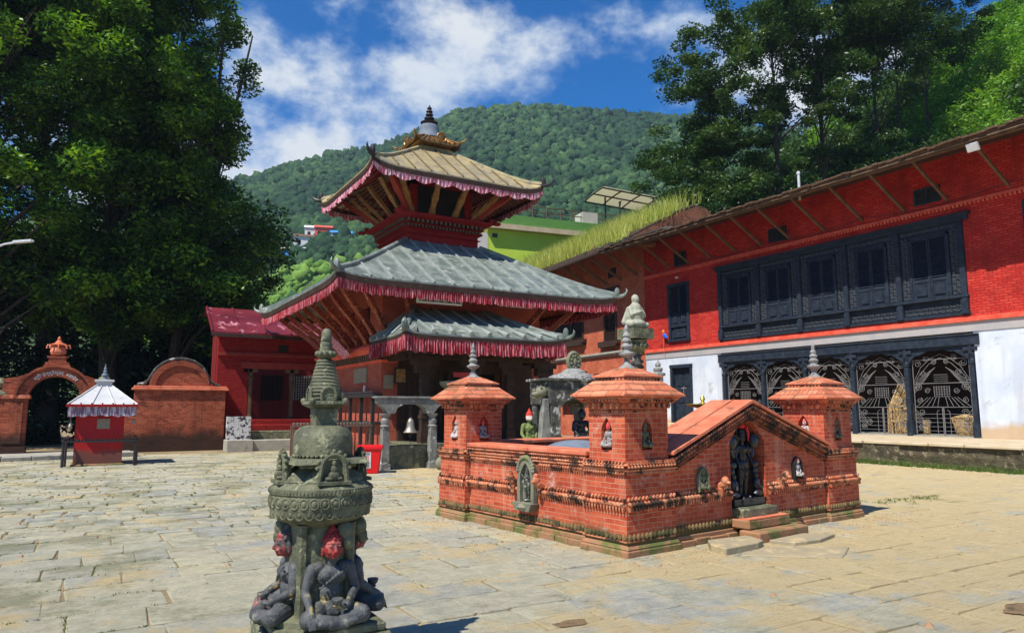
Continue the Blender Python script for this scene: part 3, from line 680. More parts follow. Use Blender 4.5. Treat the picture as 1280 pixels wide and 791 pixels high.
# ------------------------------------------------------------------ brick water tank enclosure
def beads(mb, p0, p1, n, size, tilt=.6, seg=6):
    p0 = Vector(p0); p1 = Vector(p1); d = (p1-p0).normalized()
    side = Vector((0,0,1)).cross(d); Mr = Matrix((d, side, Vector((0,0,1)))).transposed() @ Matrix.Rotation(tilt, 3, 'Y')
    for i in range(n):
        mb.ell(p0.lerp(p1, (i+.5)/n), size, seg, 5, Mr)
def teeth(mb, p0, p1, n, w, dep, h, drop=True):   # row of little brackets whose tips taper downwards
    p0 = Vector(p0); p1 = Vector(p1); d = (p1-p0).normalized(); nrm = Vector((0,0,1)).cross(d)
    for i in range(n):
        c = p0.lerp(p1, (i+.5)/n)
        a, b = d*(w/2), nrm*(dep/2); a2 = a*.35
        mb.hexa([c-a2-b-Vector((0,0,h/2)), c+a2-b-Vector((0,0,h/2)), c+a2+b*.2-Vector((0,0,h/2)), c-a2+b*.2-Vector((0,0,h/2)),
                 c-a-b+Vector((0,0,h/2)), c+a-b+Vector((0,0,h/2)), c+a+b+Vector((0,0,h/2)), c-a+b+Vector((0,0,h/2))])
TO = (5.04, 6.17); TA = radians(6.5)
def niche_pts(w, h, n=5):  # pointed arch outline, origin at bottom centre
    hw = w/2; pts = [(-hw, 0), (-hw, h*.62)]
    for k in range(1, n): 
        u = k/n; pts.append((-hw*cos(u*pi/2)**.8, h*.62 + h*.38*(u**1.15)*1.0))
    pts.append((0, h)); return pts + [(-x, z) for x, z in pts[:-1]][::-1]
def faces4(x0, x1, y0, y1):
    """four wall faces of a rectangle: start, end, outward normal"""
    return [((x0,y0),(x1,y0),(0,-1)), ((x1,y0),(x1,y1),(1,0)), ((x1,y1),(x0,y1),(0,1)), ((x0,y1),(x0,y0),(-1,0))]
def tower(parent, x0, x1, y0, y1, niches):
    body = MB()
    body.box(x0, x1, y0, y1, .10, .535); body.box(x0+.012, x1-.012, y0+.012, y1-.012, .535, 1.02)
    ux0, ux1, uy0, uy1 = x0+.045, x1-.045, y0+.045, y1-.045
    # upper storey: a core with thick skins that leave niche openings
    dep = .07; ps = []
    core = MB(); body.box(ux0+dep, ux1-dep, uy0+dep, uy1-dep, 1.02, 1.60)
    cx, cy = (ux0+ux1)/2, (uy0+uy1)/2
    for fi, (a, b, nrm) in enumerate(faces4(ux0, ux1, uy0, uy1)):
        a = Vector(a); b = Vector(b); L = (b-a).length; d = (b-a)/L; n_ = Vector(nrm); hw = .085; mid = L/2
        def blk(s0, s1, z0, z1):
            q = [a+d*s0, a+d*s1, a+d*s1-n_*dep, a+d*s0-n_*dep]
            body.hexa([(p.x,p.y,z0) for p in q]+[(p.x,p.y,z1) for p in q])
        blk(dep, mid-hw, 1.02, 1.60) if fi % 2 else blk(0, mid-hw, 1.02, 1.60)
        blk(mid+hw, L-dep, 1.02, 1.60) if fi % 2 else blk(mid+hw, L, 1.02, 1.60)
        blk(mid-hw, mid+hw, 1.02, 1.13); blk(mid-hw, mid+hw, 1.50, 1.60)
        for sgn in (-1, 1):   # pointed head of the niche
            pr = [(0,0)]; 
            tri = [a+d*(mid+sgn*hw), a+d*(mid+sgn*.0)]
            for k in range(4):
                u0, u1 = k/4, (k+1)/4
                s0, s1 = mid+sgn*hw*(1-u0), mid+sgn*hw*(1-u1); zz0, zz1 = 1.37+.13*u0**.75, 1.37+.13*u1**.75
                p0, p1 = a+d*s0, a+d*s1; i0, i1 = p0-n_*dep, p1-n_*dep
                body.add([(p0.x,p0.y,zz0),(p1.x,p1.y,zz1),(p1.x,p1.y,1.5),(p0.x,p0.y,1.5),(i0.x,i0.y,zz0),(i1.x,i1.y,zz1),(i1.x,i1.y,1.5),(i0.x,i0.y,1.5)],
                         [(0,1,2,3),(7,6,5,4),(0,4,5,1),(1,5,6,2),(3,2,6,7),(0,3,7,4)])
        if fi in niches:
            m_ = a+d*mid - n_*.035
            o = link('niche_figure', SEAT_LO.copy(), niches[fi])
            ps.append((o, m_, atan2(n_.y, n_.x)+pi/2))
    tb = body.build('tower', M['tank_brick'], parent)
    for o, m_, ang_ in ps:
        o.parent = tb; o.location = (m_.x, m_.y, 1.155); o.rotation_euler = (0,0,ang_); o.scale = (.30,.30,.40)
    cr_ = MB()
    cr_.frust(cx,cy,1.60,(ux1-ux0)/2+.02,(uy1-uy0)/2+.02,1.64,(ux1-ux0)/2+.03,(uy1-uy0)/2+.03)
    cr_.frust(cx,cy,1.66,(ux1-ux0)/2+.055,(uy1-uy0)/2+.055,1.735,(ux1-ux0)/2+.12,(uy1-uy0)/2+.12)
    cr_.box(ux0-.02,ux1+.02,uy0-.02,uy1+.02,1.64,1.66)
    cr_.build('cornice', M['tank_brick'], tb)
    mo = MB(); sc_ = MB()
    for (a, b, nrm) in faces4(x0, x1, y0, y1):
        a3 = lambda p, z, o_: (p[0]+nrm[0]*o_, p[1]+nrm[1]*o_, z)
        L = (Vector(b)-Vector(a)).length
        beads(sc_, a3(a,.205,.012), a3(b,.205,.012), int(L/.062), (.030,.020,.038), 0)
        beads(mo, a3(a,.555,.030), a3(b,.555,.030), int(L/.060), (.040,.026,.024), .5)
        beads(mo, a3(a,.61,.008), a3(b,.61,.008), int(L/.055), (.020,.018,.030), .6)
        teeth(mo, a3(a,.505,.018), a3(b,.505,.018), int(L/.045), .030, .045, .05)
        beads(mo, a3(a,.885,.010), a3(b,.885,.010), int(L/.038), (.018,.018,.022), .5)
        beads(mo, a3(a,.955,.022), a3(b,.955,.022), int(L/.05), (.024,.022,.018), .3)
        teeth(mo, a3(a,1.000,.012), a3(b,1.000,.012), int(L/.05), .030, .04, .03)
    hx, hy = (x1-x0)/2, (y1-y0)/2; mx, my = (x0+x1)/2, (y0+y1)/2
    mo.frust(mx,my,.905,hx+.02,hy+.02,.925,hx+.035,hy+.035); mo.frust(mx,my,.975,hx+.03,hy+.03,1.0,hx-.01,hy-.01)
    mo.frust(mx,my,.155,hx+.02,hy+.02,.17,hx+.02,hy+.02)
    for (a, b, nrm) in faces4(ux0, ux1, uy0, uy1):
        a3 = lambda p, z, o_: (p[0]+nrm[0]*o_, p[1]+nrm[1]*o_, z); L = (Vector(b)-Vector(a)).length
        teeth(mo, a3(a,1.628,.045), a3(b,1.628,.045), int(L/.085), .05, .05, .055)
        teeth(mo, a3(a,1.685,.090), a3(b,1.685,.090), int(L/.05), .03, .04, .03)
        beads(mo, a3(a,1.565,.004), a3(b,1.565,.004), int(L/.04), (.016,.012,.018), 0)
    mo.build('moulding', M['tank_mould'], tb, smooth=True, ang=50); sc_.build('base_scallops', M['scallop'], tb, smooth=True)
    rf = MB(); ex, ey = (ux1-ux0)/2+.155, (uy1-uy0)/2+.155
    rf.box(cx-ex,cx+ex,cy-ey,cy+ey,1.735,1.757)
    for (z0, f0, z1, f1) in ((1.757,.985,1.815,.84),(1.809,.86,1.868,.71),(1.862,.73,1.915,.60)):
        rf.frust(cx,cy,z0,ex*f0,ey*f0,z1,ex*f1,ey*f1)
    rf.box(cx-ex*.56,cx+ex*.56,cy-ey*.56,cy+ey*.56,1.91,1.955)
    rf.frust(cx,cy,1.955,ex*.62,ey*.62,1.975,ex*.62,ey*.62); rf.frust(cx,cy,1.975,ex*.61,ey*.61,2.075,ex*.16,ey*.16)
    r_ = rf.build('tower_roof', M['tank_roof'], tb)
    be = MB()
    for (a, b, nrm) in faces4(cx-ex*.56,cx+ex*.56,cy-ey*.56,cy+ey*.56):
        L = (Vector(b)-Vector(a)).length; beads(be, (a[0]+nrm[0]*.008,a[1]+nrm[1]*.008,1.932), (b[0]+nrm[0]*.008,b[1]+nrm[1]*.008,1.932), int(L/.05), (.022,.014,.02), .3)
    be.build('roof_beading', M['tank_mould'], tb, smooth=True)
    fn = MB(); fn.lathe(cx, cy, [(.11,2.05),(.10,2.075),(.055,2.11),(.035,2.15),(.03,2.18),(.055,2.20),(.095,2.225),(.10,2.245),(.055,2.265),(.05,2.29),(.068,2.31),(.072,2.33),(.050,2.35),(.046,2.37),(.060,2.385),(.06,2.40),(.040,2.42),(.036,2.435),(.048,2.45),(.045,2.465),(.028,2.49),(.024,2.505),(.03,2.52),(.02,2.56),(.004,2.60)], 20)
    fn.build('finial', M['finial'], tb, smooth=True, ang=40)
    pm = MB(); pm.box(x0-.045, x1+.045, y0-.045, y1+.045, -.03, .075); pm.frust(mx,my,.075,hx+.045,hy+.045,.125,hx+.012,hy+.012)
    pm.build('plinth', M['plinth'], tb, bevel=.015)
    return tb
def tank():
    root = thing('water_tank_enclosure', 'low orange brick water tank wall with gabled front and roofed corner turrets', 'fountain', (TO[0], TO[1], 0), TA)
    # side walls with rope mouldings
    w = MB(); w.box(.115,.40,.74,3.22,-.03,1.045)              # left
    w.box(.40,4.6,3.55,3.85,-.03,1.045)                          # back
    w.box(4.62,4.95,.88,3.55,-.03,1.045)                          # right
    w.build('side_wall', M['tank_brick'], root)
    cp = MB(); cp.box(.055,.46,.70,3.24,1.045,1.105); cp.box(.40,5.0,3.50,3.90,1.045,1.105); cp.box(4.55,5.0,.86,3.50,1.045,1.105)
    cp.build('coping', M['coping'], root, bevel=.012)
    mo = MB(); x = .115; a, b = 3.24, .72
    def row(z, off, sp_, sz, tl, segs=((3.24,.72),)):
        for (p, q) in segs: beads(mo, (x-off,p,z), (x-off,q,z), int(abs(p-q)/sp_), sz, tl)
    sc_ = MB()
    def base_row(z, off, sp_, sz, tl):
        beads(sc_, (x-off,3.24,z), (x-off,.72,z), int(2.52/sp_), sz, tl)
    sg = ((3.24,2.03),(1.63,.72))
    base_row(.205,.012,.062,(.030,.020,.038),0); row(.555,.035,.060,(.042,.028,.026),.5,sg); row(.61,.010,.055,(.020,.018,.030),.6,sg)
    row(.885,.012,.045,(.020,.020,.026),.5,sg); row(.97,.02,.05,(.025,.02,.016),.3); row(1.02,.035,.04,(.018,.018,.016),.3)
    for p, q in sg:
        teeth(mo, (x-.022,q,.50), (x-.022,p,.50), int(abs(p-q)/.045), .030, .05, .055)
        teeth(mo, (x-.012,q,.845), (x-.012,p,.845), int(abs(p-q)/.04), .026, .03, .03)
    mo.box(x-.025,x,.74,3.22,.925,.945); mo.box(x-.02,x,.74,3.22,.155,.17)
    mo.build('rope_moulding', M['tank_mould'], root, smooth=True, ang=50)
    for (p, q) in ((.85,1.96),(2.74,4.18)): beads(sc_, (p,.11-.012,.205), (q,.11-.012,.205), int((q-p)/.062), (.030,.020,.038), 0)
    sc_.build('base_scallops', M['scallop'], root, smooth=True)
    pl = MB()
    y = .78
    RR = random.Random(4)
    while y < 3.18:
        L = min(RR.uniform(.22,.34), 3.2-y); pl.box(.05-RR.uniform(0,.012),.20,y+.004,y+L-.004,-.03,.075+RR.uniform(-.006,.006)); y += L
    pl.box(.085,.2,.76,3.2,.07,.125)
    xx = .90
    while xx < 4.1:
        L = min(RR.uniform(.22,.34), 4.12-xx); pl.box(xx+.004,xx+L-.004,.055-RR.uniform(0,.012),.2,-.03,.075+RR.uniform(-.006,.006)); xx += L
    pl.box(.9,4.12,.085,.2,.07,.125)
    pl.build('plinth', M['plinth'], root, bevel=.015)
    # carved relief panel on the left wall with two projecting heads
    rp = MB(); 
    outer = [(1.83+a_, z_) for a_, z_ in niche_pts(.34,.60,6)]; inner = [(1.83+a_*.66, .40+(z_)*.84+.0) for a_, z_ in niche_pts(.34,.60,6)]
    outer = [(p, z_+.40) for p, z_ in outer]
    rp.strip(inner, outer, 'x', .115-.075, .13); rp.prism([(p, z_) for p, z_ in outer], 'x', .115-.02, .13)
    for k in range(15):
        u = k/14*pi; rp.ell((.045, 1.83+.155*cos(u), .80+.17*sin(u)), (.03,.032,.032), 7, 5)
    rp.frust(.04,1.83,.30,.06,.14,.40,.07,.20)
    rp.lathe(.06,1.83,[(.05,.29),(.11,.31),(.13,.35),(.10,.39),(.06,.41)],14)
    rp.build('relief_panel', M['moss_stone'], root, smooth=True, ang=40)
    o = link('relief_figure', STAND.copy(), M['stone2'], root, (.075,1.83,.44), -pi/2); o.scale = (.42,.35,.36)
    for yy in (2.10, 1.56):
        h = MB(); h.caps((.11,yy,.62),(.03,yy,.66),.045,.05,8); h.ell((.005,yy,.70),(.055,.045,.06),8,6); h.ell((-.04,yy,.685),(.035,.026,.022),7,5); h.caps((.05,yy,.60),(.05,yy,.52),.04,.03,8); h.ell((.0,yy,.76),(.03,.04,.03),7,5)
        h.build('projecting_head', M['tank_mould'], root, smooth=True)
    # gabled front wall with tall niche
    gx0, gx1, apx = .85, 4.18, 2.36; zE, zA = 1.0, 1.60; y0, y1 = .11, .46
    nw0, nw1 = 1.98, 2.72; nc = (nw0+nw1)/2
    npt = [(nw0,.36),(nw0,1.17),(nc-.20,1.36),(nc,1.475),(nc+.20,1.36),(nw1,1.17),(nw1,.36)]
    g = MB()
    g.box(gx0, nw0, y0, y1, -.03, .99); g.box(nw1, gx1, y0, y1, -.03, .99); g.box(nw0, nw1, y0, y1, -.03, .36)
    def top(xv): return zE + (zA-zE)*(1-abs(xv-apx)/(apx-gx0 if xv < apx else gx1-apx))
    g.add(*prism_between([(gx0,.99),(nw0,.99)], [(gx0,top(gx0)),(nw0,top(nw0))], y0, y1))
    g.add(*prism_between([(nw1,.99),(gx1,.99)], [(nw1,top(nw1)),(gx1,top(gx1))], y0, y1))
    low = [(nw0,1.17),(nc-.20,1.36),(nc,1.475),(nc+.20,1.36),(nw1,1.17)]
    g.add(*prism_between(low, [(a_, top(a_)) for a_, _ in low], y0, y1))
    # straight jambs between .99 and the spring of the arch are part of the side pieces above
    g.box(nw0-.002, nw1+.002, y0+.27, y1+.02, .36, 1.5)
    g.build('gable_wall', M['tank_brick'], root)
    # sloping roof slabs over the gable, deeper than the wall
    rs = MB()
    for (xa, za, xb, zb) in ((gx0-.06,zE+.05,apx,zA+.055),(gx1+.0,zE+.05,apx,zA+.055)):
        vs = [(xa,.0,za+.015),(xb,.0,zb+.018),(xb,.66,zb+.018),(xa,.66,za+.015),(xa,.0,za+.05),(xb,.0,zb+.055),(xb,.66,zb+.055),(xa,.66,za+.05)]
        rs.add(vs, [(3,2,1,0),(4,5,6,7),(0,1,5,4),(1,2,6,5),(2,3,7,6),(3,0,4,7)])
    rs.build('gable_roof', M['coping'], root)
    sm = MB(); sm2 = MB()
    for (xa, za, xb, zb) in ((gx0-.03,zE+.05,apx,zA+.055),(gx1-.02,zE+.05,apx,zA+.055)):
        A = Vector((xa,.0,za)); B = Vector((xb,.0,zb)); L = (B-A).length
        for (dz, off, spc, sz, tl) in ((-.035,.018,.05,(.026,.024,.020),.4),(-.090,.035,.06,(.034,.030,.026),.5),(-.145,.058,.05,(.024,.026,.022),.3),(-.19,.078,.045,(.018,.022,.016),.3)):
            beads(sm, A+Vector((0,off,dz)), B+Vector((0,off,dz)), int(L/spc), sz, tl)
        for (dz, t_, off) in ((-.035,.035,.055),(-.085,.030,.075),(-.135,.028,.095),(-.18,.022,.105)):
            sm.tube([A+Vector((0,off,dz-.012)), B+Vector((0,off,dz-.012))], t_, 4)
        sm.tube([(A+Vector((0,.30,.050))), B+Vector((0,.30,.055))], .012, 4)
    for (p, q) in ((gx0,nw0-.02),(nw1+.02,gx1)):
        for (z, off, spc, sz, tl) in ((.555,.035,.060,(.042,.028,.026),.5),(.61,.010,.055,(.020,.018,.030),.6)):
            beads(sm2, (p,y0-off,z), (q,y0-off,z), int((q-p)/spc), sz, tl)
        teeth(sm2, (p,y0-.022,.50), (q,y0-.022,.50), int((q-p)/.045), .030, .05, .055)
    sm.build('gable_moulding', M['dark_mould'], root, smooth=True, ang=50); sm2.build('rope_moulding', M['tank_mould'], root, smooth=True, ang=50)
    # niche back, stepped sill
    nb = MB(); nb.box(nw0,nw1,.375,.385,.37,1.3); nb.build('niche_back', M['dark'], root)
    stp = MB(); stp.box(nw0+.0,nw1-.0,-.06,.30,.25,.36); stp.build('statue_plinth', M['stone'], root, bevel=.012)
    stp = MB(); stp.box(nw0-.04,nw1+.10,-.16,.10,.13,.24); st2 = stp.build('step', M['plinth'], root, bevel=.015)
    rd = MB(); rd.box(nw0-.02,nw1+.08,-.155,-.0,.24,.256); rd.build('red_stained_tread', M['coping'], st2)
    stp = MB(); stp.box(nw0-.10,nw1+.22,-.34,-.05,-.03,.125); stp.build('step', M['plinth'], root, bevel=.015)
    # small figures on the gable wall
    for (xx, zz, mt, sc) in ((1.40,.60,'moss_stone',.23),(3.43,.64,'niche_white',.25)):
        f = MB(); f.strip([(xx+a_*.72, zz+.02+b_*.9) for a_, b_ in niche_pts(.20,.30)], [(xx+a_, zz+b_) for a_, b_ in niche_pts(.20,.30)], 'y', y0-.05, y0+.01)
        f.prism([(xx+a_, zz+b_) for a_, b_ in niche_pts(.20,.30)], 'y', y0-.012, y0+.01)
        fo = f.build('wall_niche', M['moss_stone'] if xx < 2 else M['dark'], root)
        o = link('niche_figure', SEAT_LO.copy(), M[mt] if xx > 2 else M['stone'], fo, (xx, y0-.03, zz+.03), 0); o.scale = (.28,.25,.36)
    for xx in (1.72, 3.02):
        h = MB(); h.caps((xx,.10,.64),(xx,.02,.68),.04,.045,8); h.ell((xx,.0,.72),(.05,.05,.055),8,6); h.ell((xx,-.045,.70),(.026,.035,.022),7,5); h.caps((xx,.07,.62),(xx,.07,.54),.045,.03,8)
        h.build('projecting_head', M['tank_mould'], root, smooth=True)
    NF, NW = M['niche_fig'], M['niche_white']
    tower(root, .05, .85, .05, .72, {0: M['stone'], 3: NF})
    tower(root, .02, .75, 3.22, 3.92, {0: NF, 3: NW})
    tower(root, 4.16, 5.00, .06, .80, {0: M['stone'], 3: NW})
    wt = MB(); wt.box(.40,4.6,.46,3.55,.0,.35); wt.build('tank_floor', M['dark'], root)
    dr = MB(); dr.ell((1.25,2.2,.95),(.55,.45,.20),20,10); dr.build('canvas_cover', M['slate'], root, smooth=True)
def prism_between(low, high, y0, y1):
    n = len(low)
    vs = [(x,y0,z) for x,z in low]+[(x,y0,z) for x,z in high]+[(x,y1,z) for x,z in low]+[(x,y1,z) for x,z in high]
    fs = [(0,n,3*n,2*n),(n-1,3*n-1,4*n-1,2*n-1)]
    for i in range(n-1): fs += [(i,i+1,n+i+1,n+i),(2*n+i,3*n+i,3*n+i+1,2*n+i+1),(n+i,n+i+1,3*n+i+1,3*n+i),(i,2*n+i,2*n+i+1,i+1)]
    return vs, fs
tank()
def tw(u, v, z=0): return (TO[0]+u*cos(TA)-v*sin(TA), TO[1]+u*sin(TA)+v*cos(TA), z)
def black_statue():
    c = tw(2.35, .20, .375)
    root = thing('deity_statue', 'glossy black stone standing deity with red cloth on its crown, in the tall gable niche', 'statue', c, TA)
    o = link('body', STAND.copy(), M['vishnu'], root, (0,-.0,.075)); o.scale = (.86,.85,.80)
    h = MB()     # carved slab behind with attendants and lotus discs
    h.prism([(-.32,0),(-.33,.70),(-.22,.92),(0,1.03),(.22,.92),(.33,.70),(.32,0)], 'y', .07, .13)
    for s_ in (-1,1):
        h.ell((s_*.235,-.02,.79), (.085,.06,.10), 12, 8)
        for k in range(5): h.tube([(s_*.235+.08*cos(u),-.05-.02*sin(u*2), .79+.09*sin(u)) for u in [pi*j/6+(k-2)*.12 for j in range(7)]], .010, 5)
        h.caps((s_*.235,.0,.70),(s_*.20,-.01,.60),.03,.025,8)
        h.ell((s_*.23,-.02,.50),(.07,.05,.05),10,6); h.ell((s_*.25,-.01,.42),(.05,.05,.06),10,6)
        h.ell((s_*.24,-.03,.25),(.06,.055,.085),10,8); h.ell((s_*.24,-.03,.355),(.038,.04,.045),10,8); h.caps((s_*.20,-.05,.27),(s_*.26,-.10,.20),.025,.02,8)
        h.ell((s_*.24,-.05,.13),(.08,.06,.045),10,6); h.box(s_*.24-.08,s_*.24+.08,-.10,.08,0,.08)
    h.box(-.16,.20,-.12,.08,0,.07)
    h.build('carved_slab', M['blackstone'], root, smooth=True, ang=40)
    r = MB(); r.ell((0,-.0,1.0),(.055,.06,.045),10,6); r.tube([(.05,-.05,.98),(.055,-.07,.90),(.05,-.07,.80)],[.02,.016,.008],5)
    r.build('red_cloth', M['bin'], root, smooth=True)
black_statue()
def brass_lamp():
    root = thing('brass_dish_lamp', 'shallow brass dish with small knob standing behind the gable of the brick tank', 'oil lamp', tw(3.05,1.35,.0), TA)
    m = MB(); m.lathe(0,0,[(.09,1.60),(.20,1.63),(.25,1.655),(.25,1.665),(.10,1.66),(.03,1.68),(.022,1.71),(.04,1.735),(.03,1.76),(.004,1.80)],24)
    m.build('dish', surf('polished_brass',(.62,.45,.08),(.5,.36,.07),6,.35,None,bumpv=.1,metal=.8), root, smooth=True, ang=30)
    m = MB(); m.lathe(0,0,[(.12,.35),(.05,.40),(.035,.9),(.05,1.0),(.03,1.1),(.035,1.58),(.06,1.61)],14); m.build('stem', M['gilt'], root, smooth=True)
brass_lamp()
RS = random.Random(21)
for i, (poly, z, lab) in enumerate(( ([(1.28,-.05),(1.92,-.14),(1.80,-.44),(1.62,-.50),(1.02,-.50),(1.08,-.25)], .075, 'thick broken flagstone in front of the gable steps on its left'),
                        ([(2.0,-.38),(2.75,-.36),(3.05,-.62),(2.55,-.72),(2.1,-.66)], .045, 'flat loose flagstone just right of the thick broken one by the gable steps'),
                        ([(1.1,-.62),(1.85,-.60),(2.5,-1.1),(1.9,-1.35),(1.5,-1.05)], .018, 'thin cracked slab on the sandy paving before the gable steps'))):
    m = MB(); m.prism([(a-1.5, b+.5) for a, b in poly], 'z', -.02, z); c = tw(1.5,-.5)
    o = m.build('loose_flagstone', M['flag'], None, c, TA, bevel=.01); tag(o, lab, 'flagstone', 'loose flagstones by the tank steps')

R = random.Random(55); V = []; Fc = []; 
for k in range(900):
    if k < 500: u = R.uniform(-.3, 6); v = -R.expovariate(3.0)-.05; x, y, _ = tw(u, v)
    elif k < 700: v = R.uniform(0, 4); u = -R.expovariate(3.5)-.02; x, y, _ = tw(u, v)
    else: x = R.uniform(-3, 18); y = R.uniform(3, 20)
    s = R.uniform(.006, .022) if k < 880 else R.uniform(.03,.05); n = len(V); a = R.uniform(0, 6)
    V += [(x+s*cos(a+q*1.26)*R.uniform(.6,1.1), y+s*sin(a+q*1.26)*R.uniform(.6,1.1), -.004) for q in range(5)] + [(x, y, s*.8)]
    Fc += [(n+q, n+(q+1) % 5, n+5) for q in range(5)]
me = bpy.data.meshes.new('grit'); me.from_pydata(V, [], Fc); me.update()
tag(link('grit', me, surf('crumbled_brick_grit', (.30,.14,.07), (.36,.28,.16), 3, .9)), 'crumbs of brick and grit scattered over the yard paving', 'grit', kind='stuff')
# ------------------------------------------------------------------ pagoda temple
CX, CY = 10.50, 24.25
def roof_fn(cx, cy, e, z0, t, z1, flare, bow=0, ey=None, ty=None):
    ey = ey or e; ty = ty or t
    def f(side, s, u):
        """side 0=-Y 1=+X 2=+Y 3=-X ; s in -1..1 along the eave ; u 0 eave .. 1 top"""
        a = e + (t-e)*u; b = ey + (ty-ey)*u
        z = z0 + (z1-z0)*(u - bow*u*(1-u)) + flare*abs(s)**9*(1-u)**6
        g = 1 + .012*flare*abs(s)**8*(1-u)**4
        a *= g; b *= g
        x, y = ((s*a, -b), (a, s*b), (-s*a, b), (-a, -s*b))[side]
        return Vector((cx+x, cy+y, z))
    return f
def roof(parent, name, f, mat, e, rib_n, rib_r, sides=(0,1,2,3), fas=.14, fas_mat=None, th=.05, ridge_r=.07, horn=.55, under=None, drip=None, topw=None, rng={}, corners=None, seam_mat=None):
    NS, NU = 24, 6
    m = MB()
    for sd in sides:
        a0, a1 = rng.get(sd, (-1, 1)); g = [[f(sd, a0+(a1-a0)*i/NS, j/NU) for i in range(NS+1)] for j in range(NU+1)]
        vs = [p for r_ in g for p in r_]; n1 = NS+1
        lo = [p - Vector((0,0,th)) for p in vs]
        fs = [(j*n1+i, j*n1+i+1, (j+1)*n1+i+1, (j+1)*n1+i) for j in range(NU) for i in range(NS)]
        K = len(vs); fs += [tuple(K+q for q in reversed(q_)) for q_ in fs]
        fs += [(i, K+i, K+i+1, i+1) for i in range(NS)]
        m.add(vs+lo, fs)
    o = m.build(name, mat, parent, fix=False)
    # ribs: straight up the slope, dying into the hips
    r_ = MB()
    for sd in sides:
        for k in range(rib_n):
            w = -1 + 2*(k+.5)/rib_n            # position along the eave, kept constant in plan
            pts = []
            for j in range(9):
                u = j/8*.985; scale_ = e + (topw-e)*u
                s = w*e/scale_
                if abs(s) > 1 or not (rng.get(sd,(-1,1))[0]-.001 <= s <= rng.get(sd,(-1,1))[1]+.001):
                    break
                pts.append(f(sd, s, u) + Vector((0,0,rib_r*.75)))
            if len(pts) < 2: continue
            # extend to the hip
            r_.tube(pts, [rib_r]*len(pts), 4)
    r_.build('standing_seam', seam_mat or mat, o)
    h = MB()
    for sd in corners or sides:
        pts = [f(sd, -1, j/8) + Vector((0,0,.02)) for j in range(9)]
        h.tube(pts, [ridge_r]*9, 6)
    h.build('hip_ridge', mat, o)
    # curled horn ornaments on the corners
    hn = MB()
    for sd in corners or sides:
        p = f(sd, -1, 0); q = f(sd, -1, .08); d = (p-q); d.z = 0; d.normalize()
        pts = [p-d*.10+Vector((0,0,-.04)), p+d*horn*.45+Vector((0,0,-.02)), p+d*horn*.85+Vector((0,0,horn*.16)), p+d*horn*1.0+Vector((0,0,horn*.48)), p+d*horn*.90+Vector((0,0,horn*.75))]
        hn.tube(pts, [.085,.07,.05,.032,.010], 7)
        hn.ell(p+Vector((0,0,.10)), (.10,.10,.20), 8, 6)
    hn.build('corner_horn', M['iron'] if name == 'top_roof' else mat, o, smooth=True)
    # fascia board
    fa = MB()
    for sd in sides:
        for i in range(NS):
            a0, a1 = rng.get(sd, (-1, 1)); s0, s1 = a0+(a1-a0)*i/NS, a0+(a1-a0)*(i+1)/NS
            p, q = f(sd, s0, 0), f(sd, s1, 0)
            pi_, qi = f(sd, s0, .02), f(sd, s1, .02)
            pi_.z = p.z; qi.z = q.z; D = Vector((0,0,th+.002))
            L_ = Vector((0,0,fas))
            fa.hexa([p-D-L_, q-D-L_, qi-D-L_, pi_-D-L_, p-D, q-D, qi-D, pi_-D])
    fa.build('fascia', fas_mat or M['darkwood'], o)
    return o
def fringe(parent, f, mat, off, h, pleats, sides=(0,1,3), inset=.03, scallop=False, name='fringe', amp=.035, rng={}):
    m = MB()
    for sd in sides:
        n = pleats; V = []; 
        for i in range(n+1):
            a0, a1 = rng.get(sd, (-1, 1)); s = a0+(a1-a0)*i/n; base = f(sd, s, inset); p = f(sd, s, 0)
            ph = i*pi*.5*1.0
            nd = (p-base); nd.z = 0; nd.normalize()
            w = amp*(sin(i*1.9)+.5*sin(i*.73+sd)); hh = h*(1+.06*sin(i*.61+sd*2)+.05*sin(i*.17))
            if scallop: hh = h*(.55+.45*abs(sin(pi*i/ (n/ scallop))))
            top = Vector((base.x, base.y, p.z-off)) + nd*(w*.3)
            V += [top, top + Vector((0,0,-hh*.5)) + nd*w*.8, top + Vector((0,0,-hh)) + nd*w*1.3]
        fs = []
        for i in range(n):
            a = i*3; fs += [(a, a+3, a+4, a+1), (a+1, a+4, a+5, a+2)]
        nV = len(V); back = [v - Vector((0,0,0)) for v in V]
        m.add(V, fs)
    me = m.mesh(name); o = link(name, me, mat, parent)
    so_ = o.modifiers.new('thickness', 'SOLIDIFY'); so_.thickness = .012
    return o
def strut(mb, p0, p1, w, d, wav=.05):
    """carved roof strut from the wall up and out to the eave"""
    p0 = Vector(p0); p1 = Vector(p1); ax = p1-p0; L = ax.length; dz = ax.normalized(); sx = dz.cross(Vector((0,0,1))).normalized(); sy = sx.cross(dz)
    n = 8
    for i in range(n):
        a, b = i/n, (i+1)/n
        k0 = 1+.22*sin(a*pi*5); k1 = 1+.22*sin(b*pi*5); o0 = sy*wav*sin(a*pi*2); o1 = sy*wav*sin(b*pi*2)
        A = p0+ax*a+o0; B = p0+ax*b+o1
        mb.hexa([A-sx*w*k0-sy*d, A+sx*w*k0-sy*d, A+sx*w*k0+sy*d, A-sx*w*k0+sy*d, B-sx*w*k1-sy*d, B+sx*w*k1-sy*d, B+sx*w*k1+sy*d, B-sx*w*k1+sy*d])
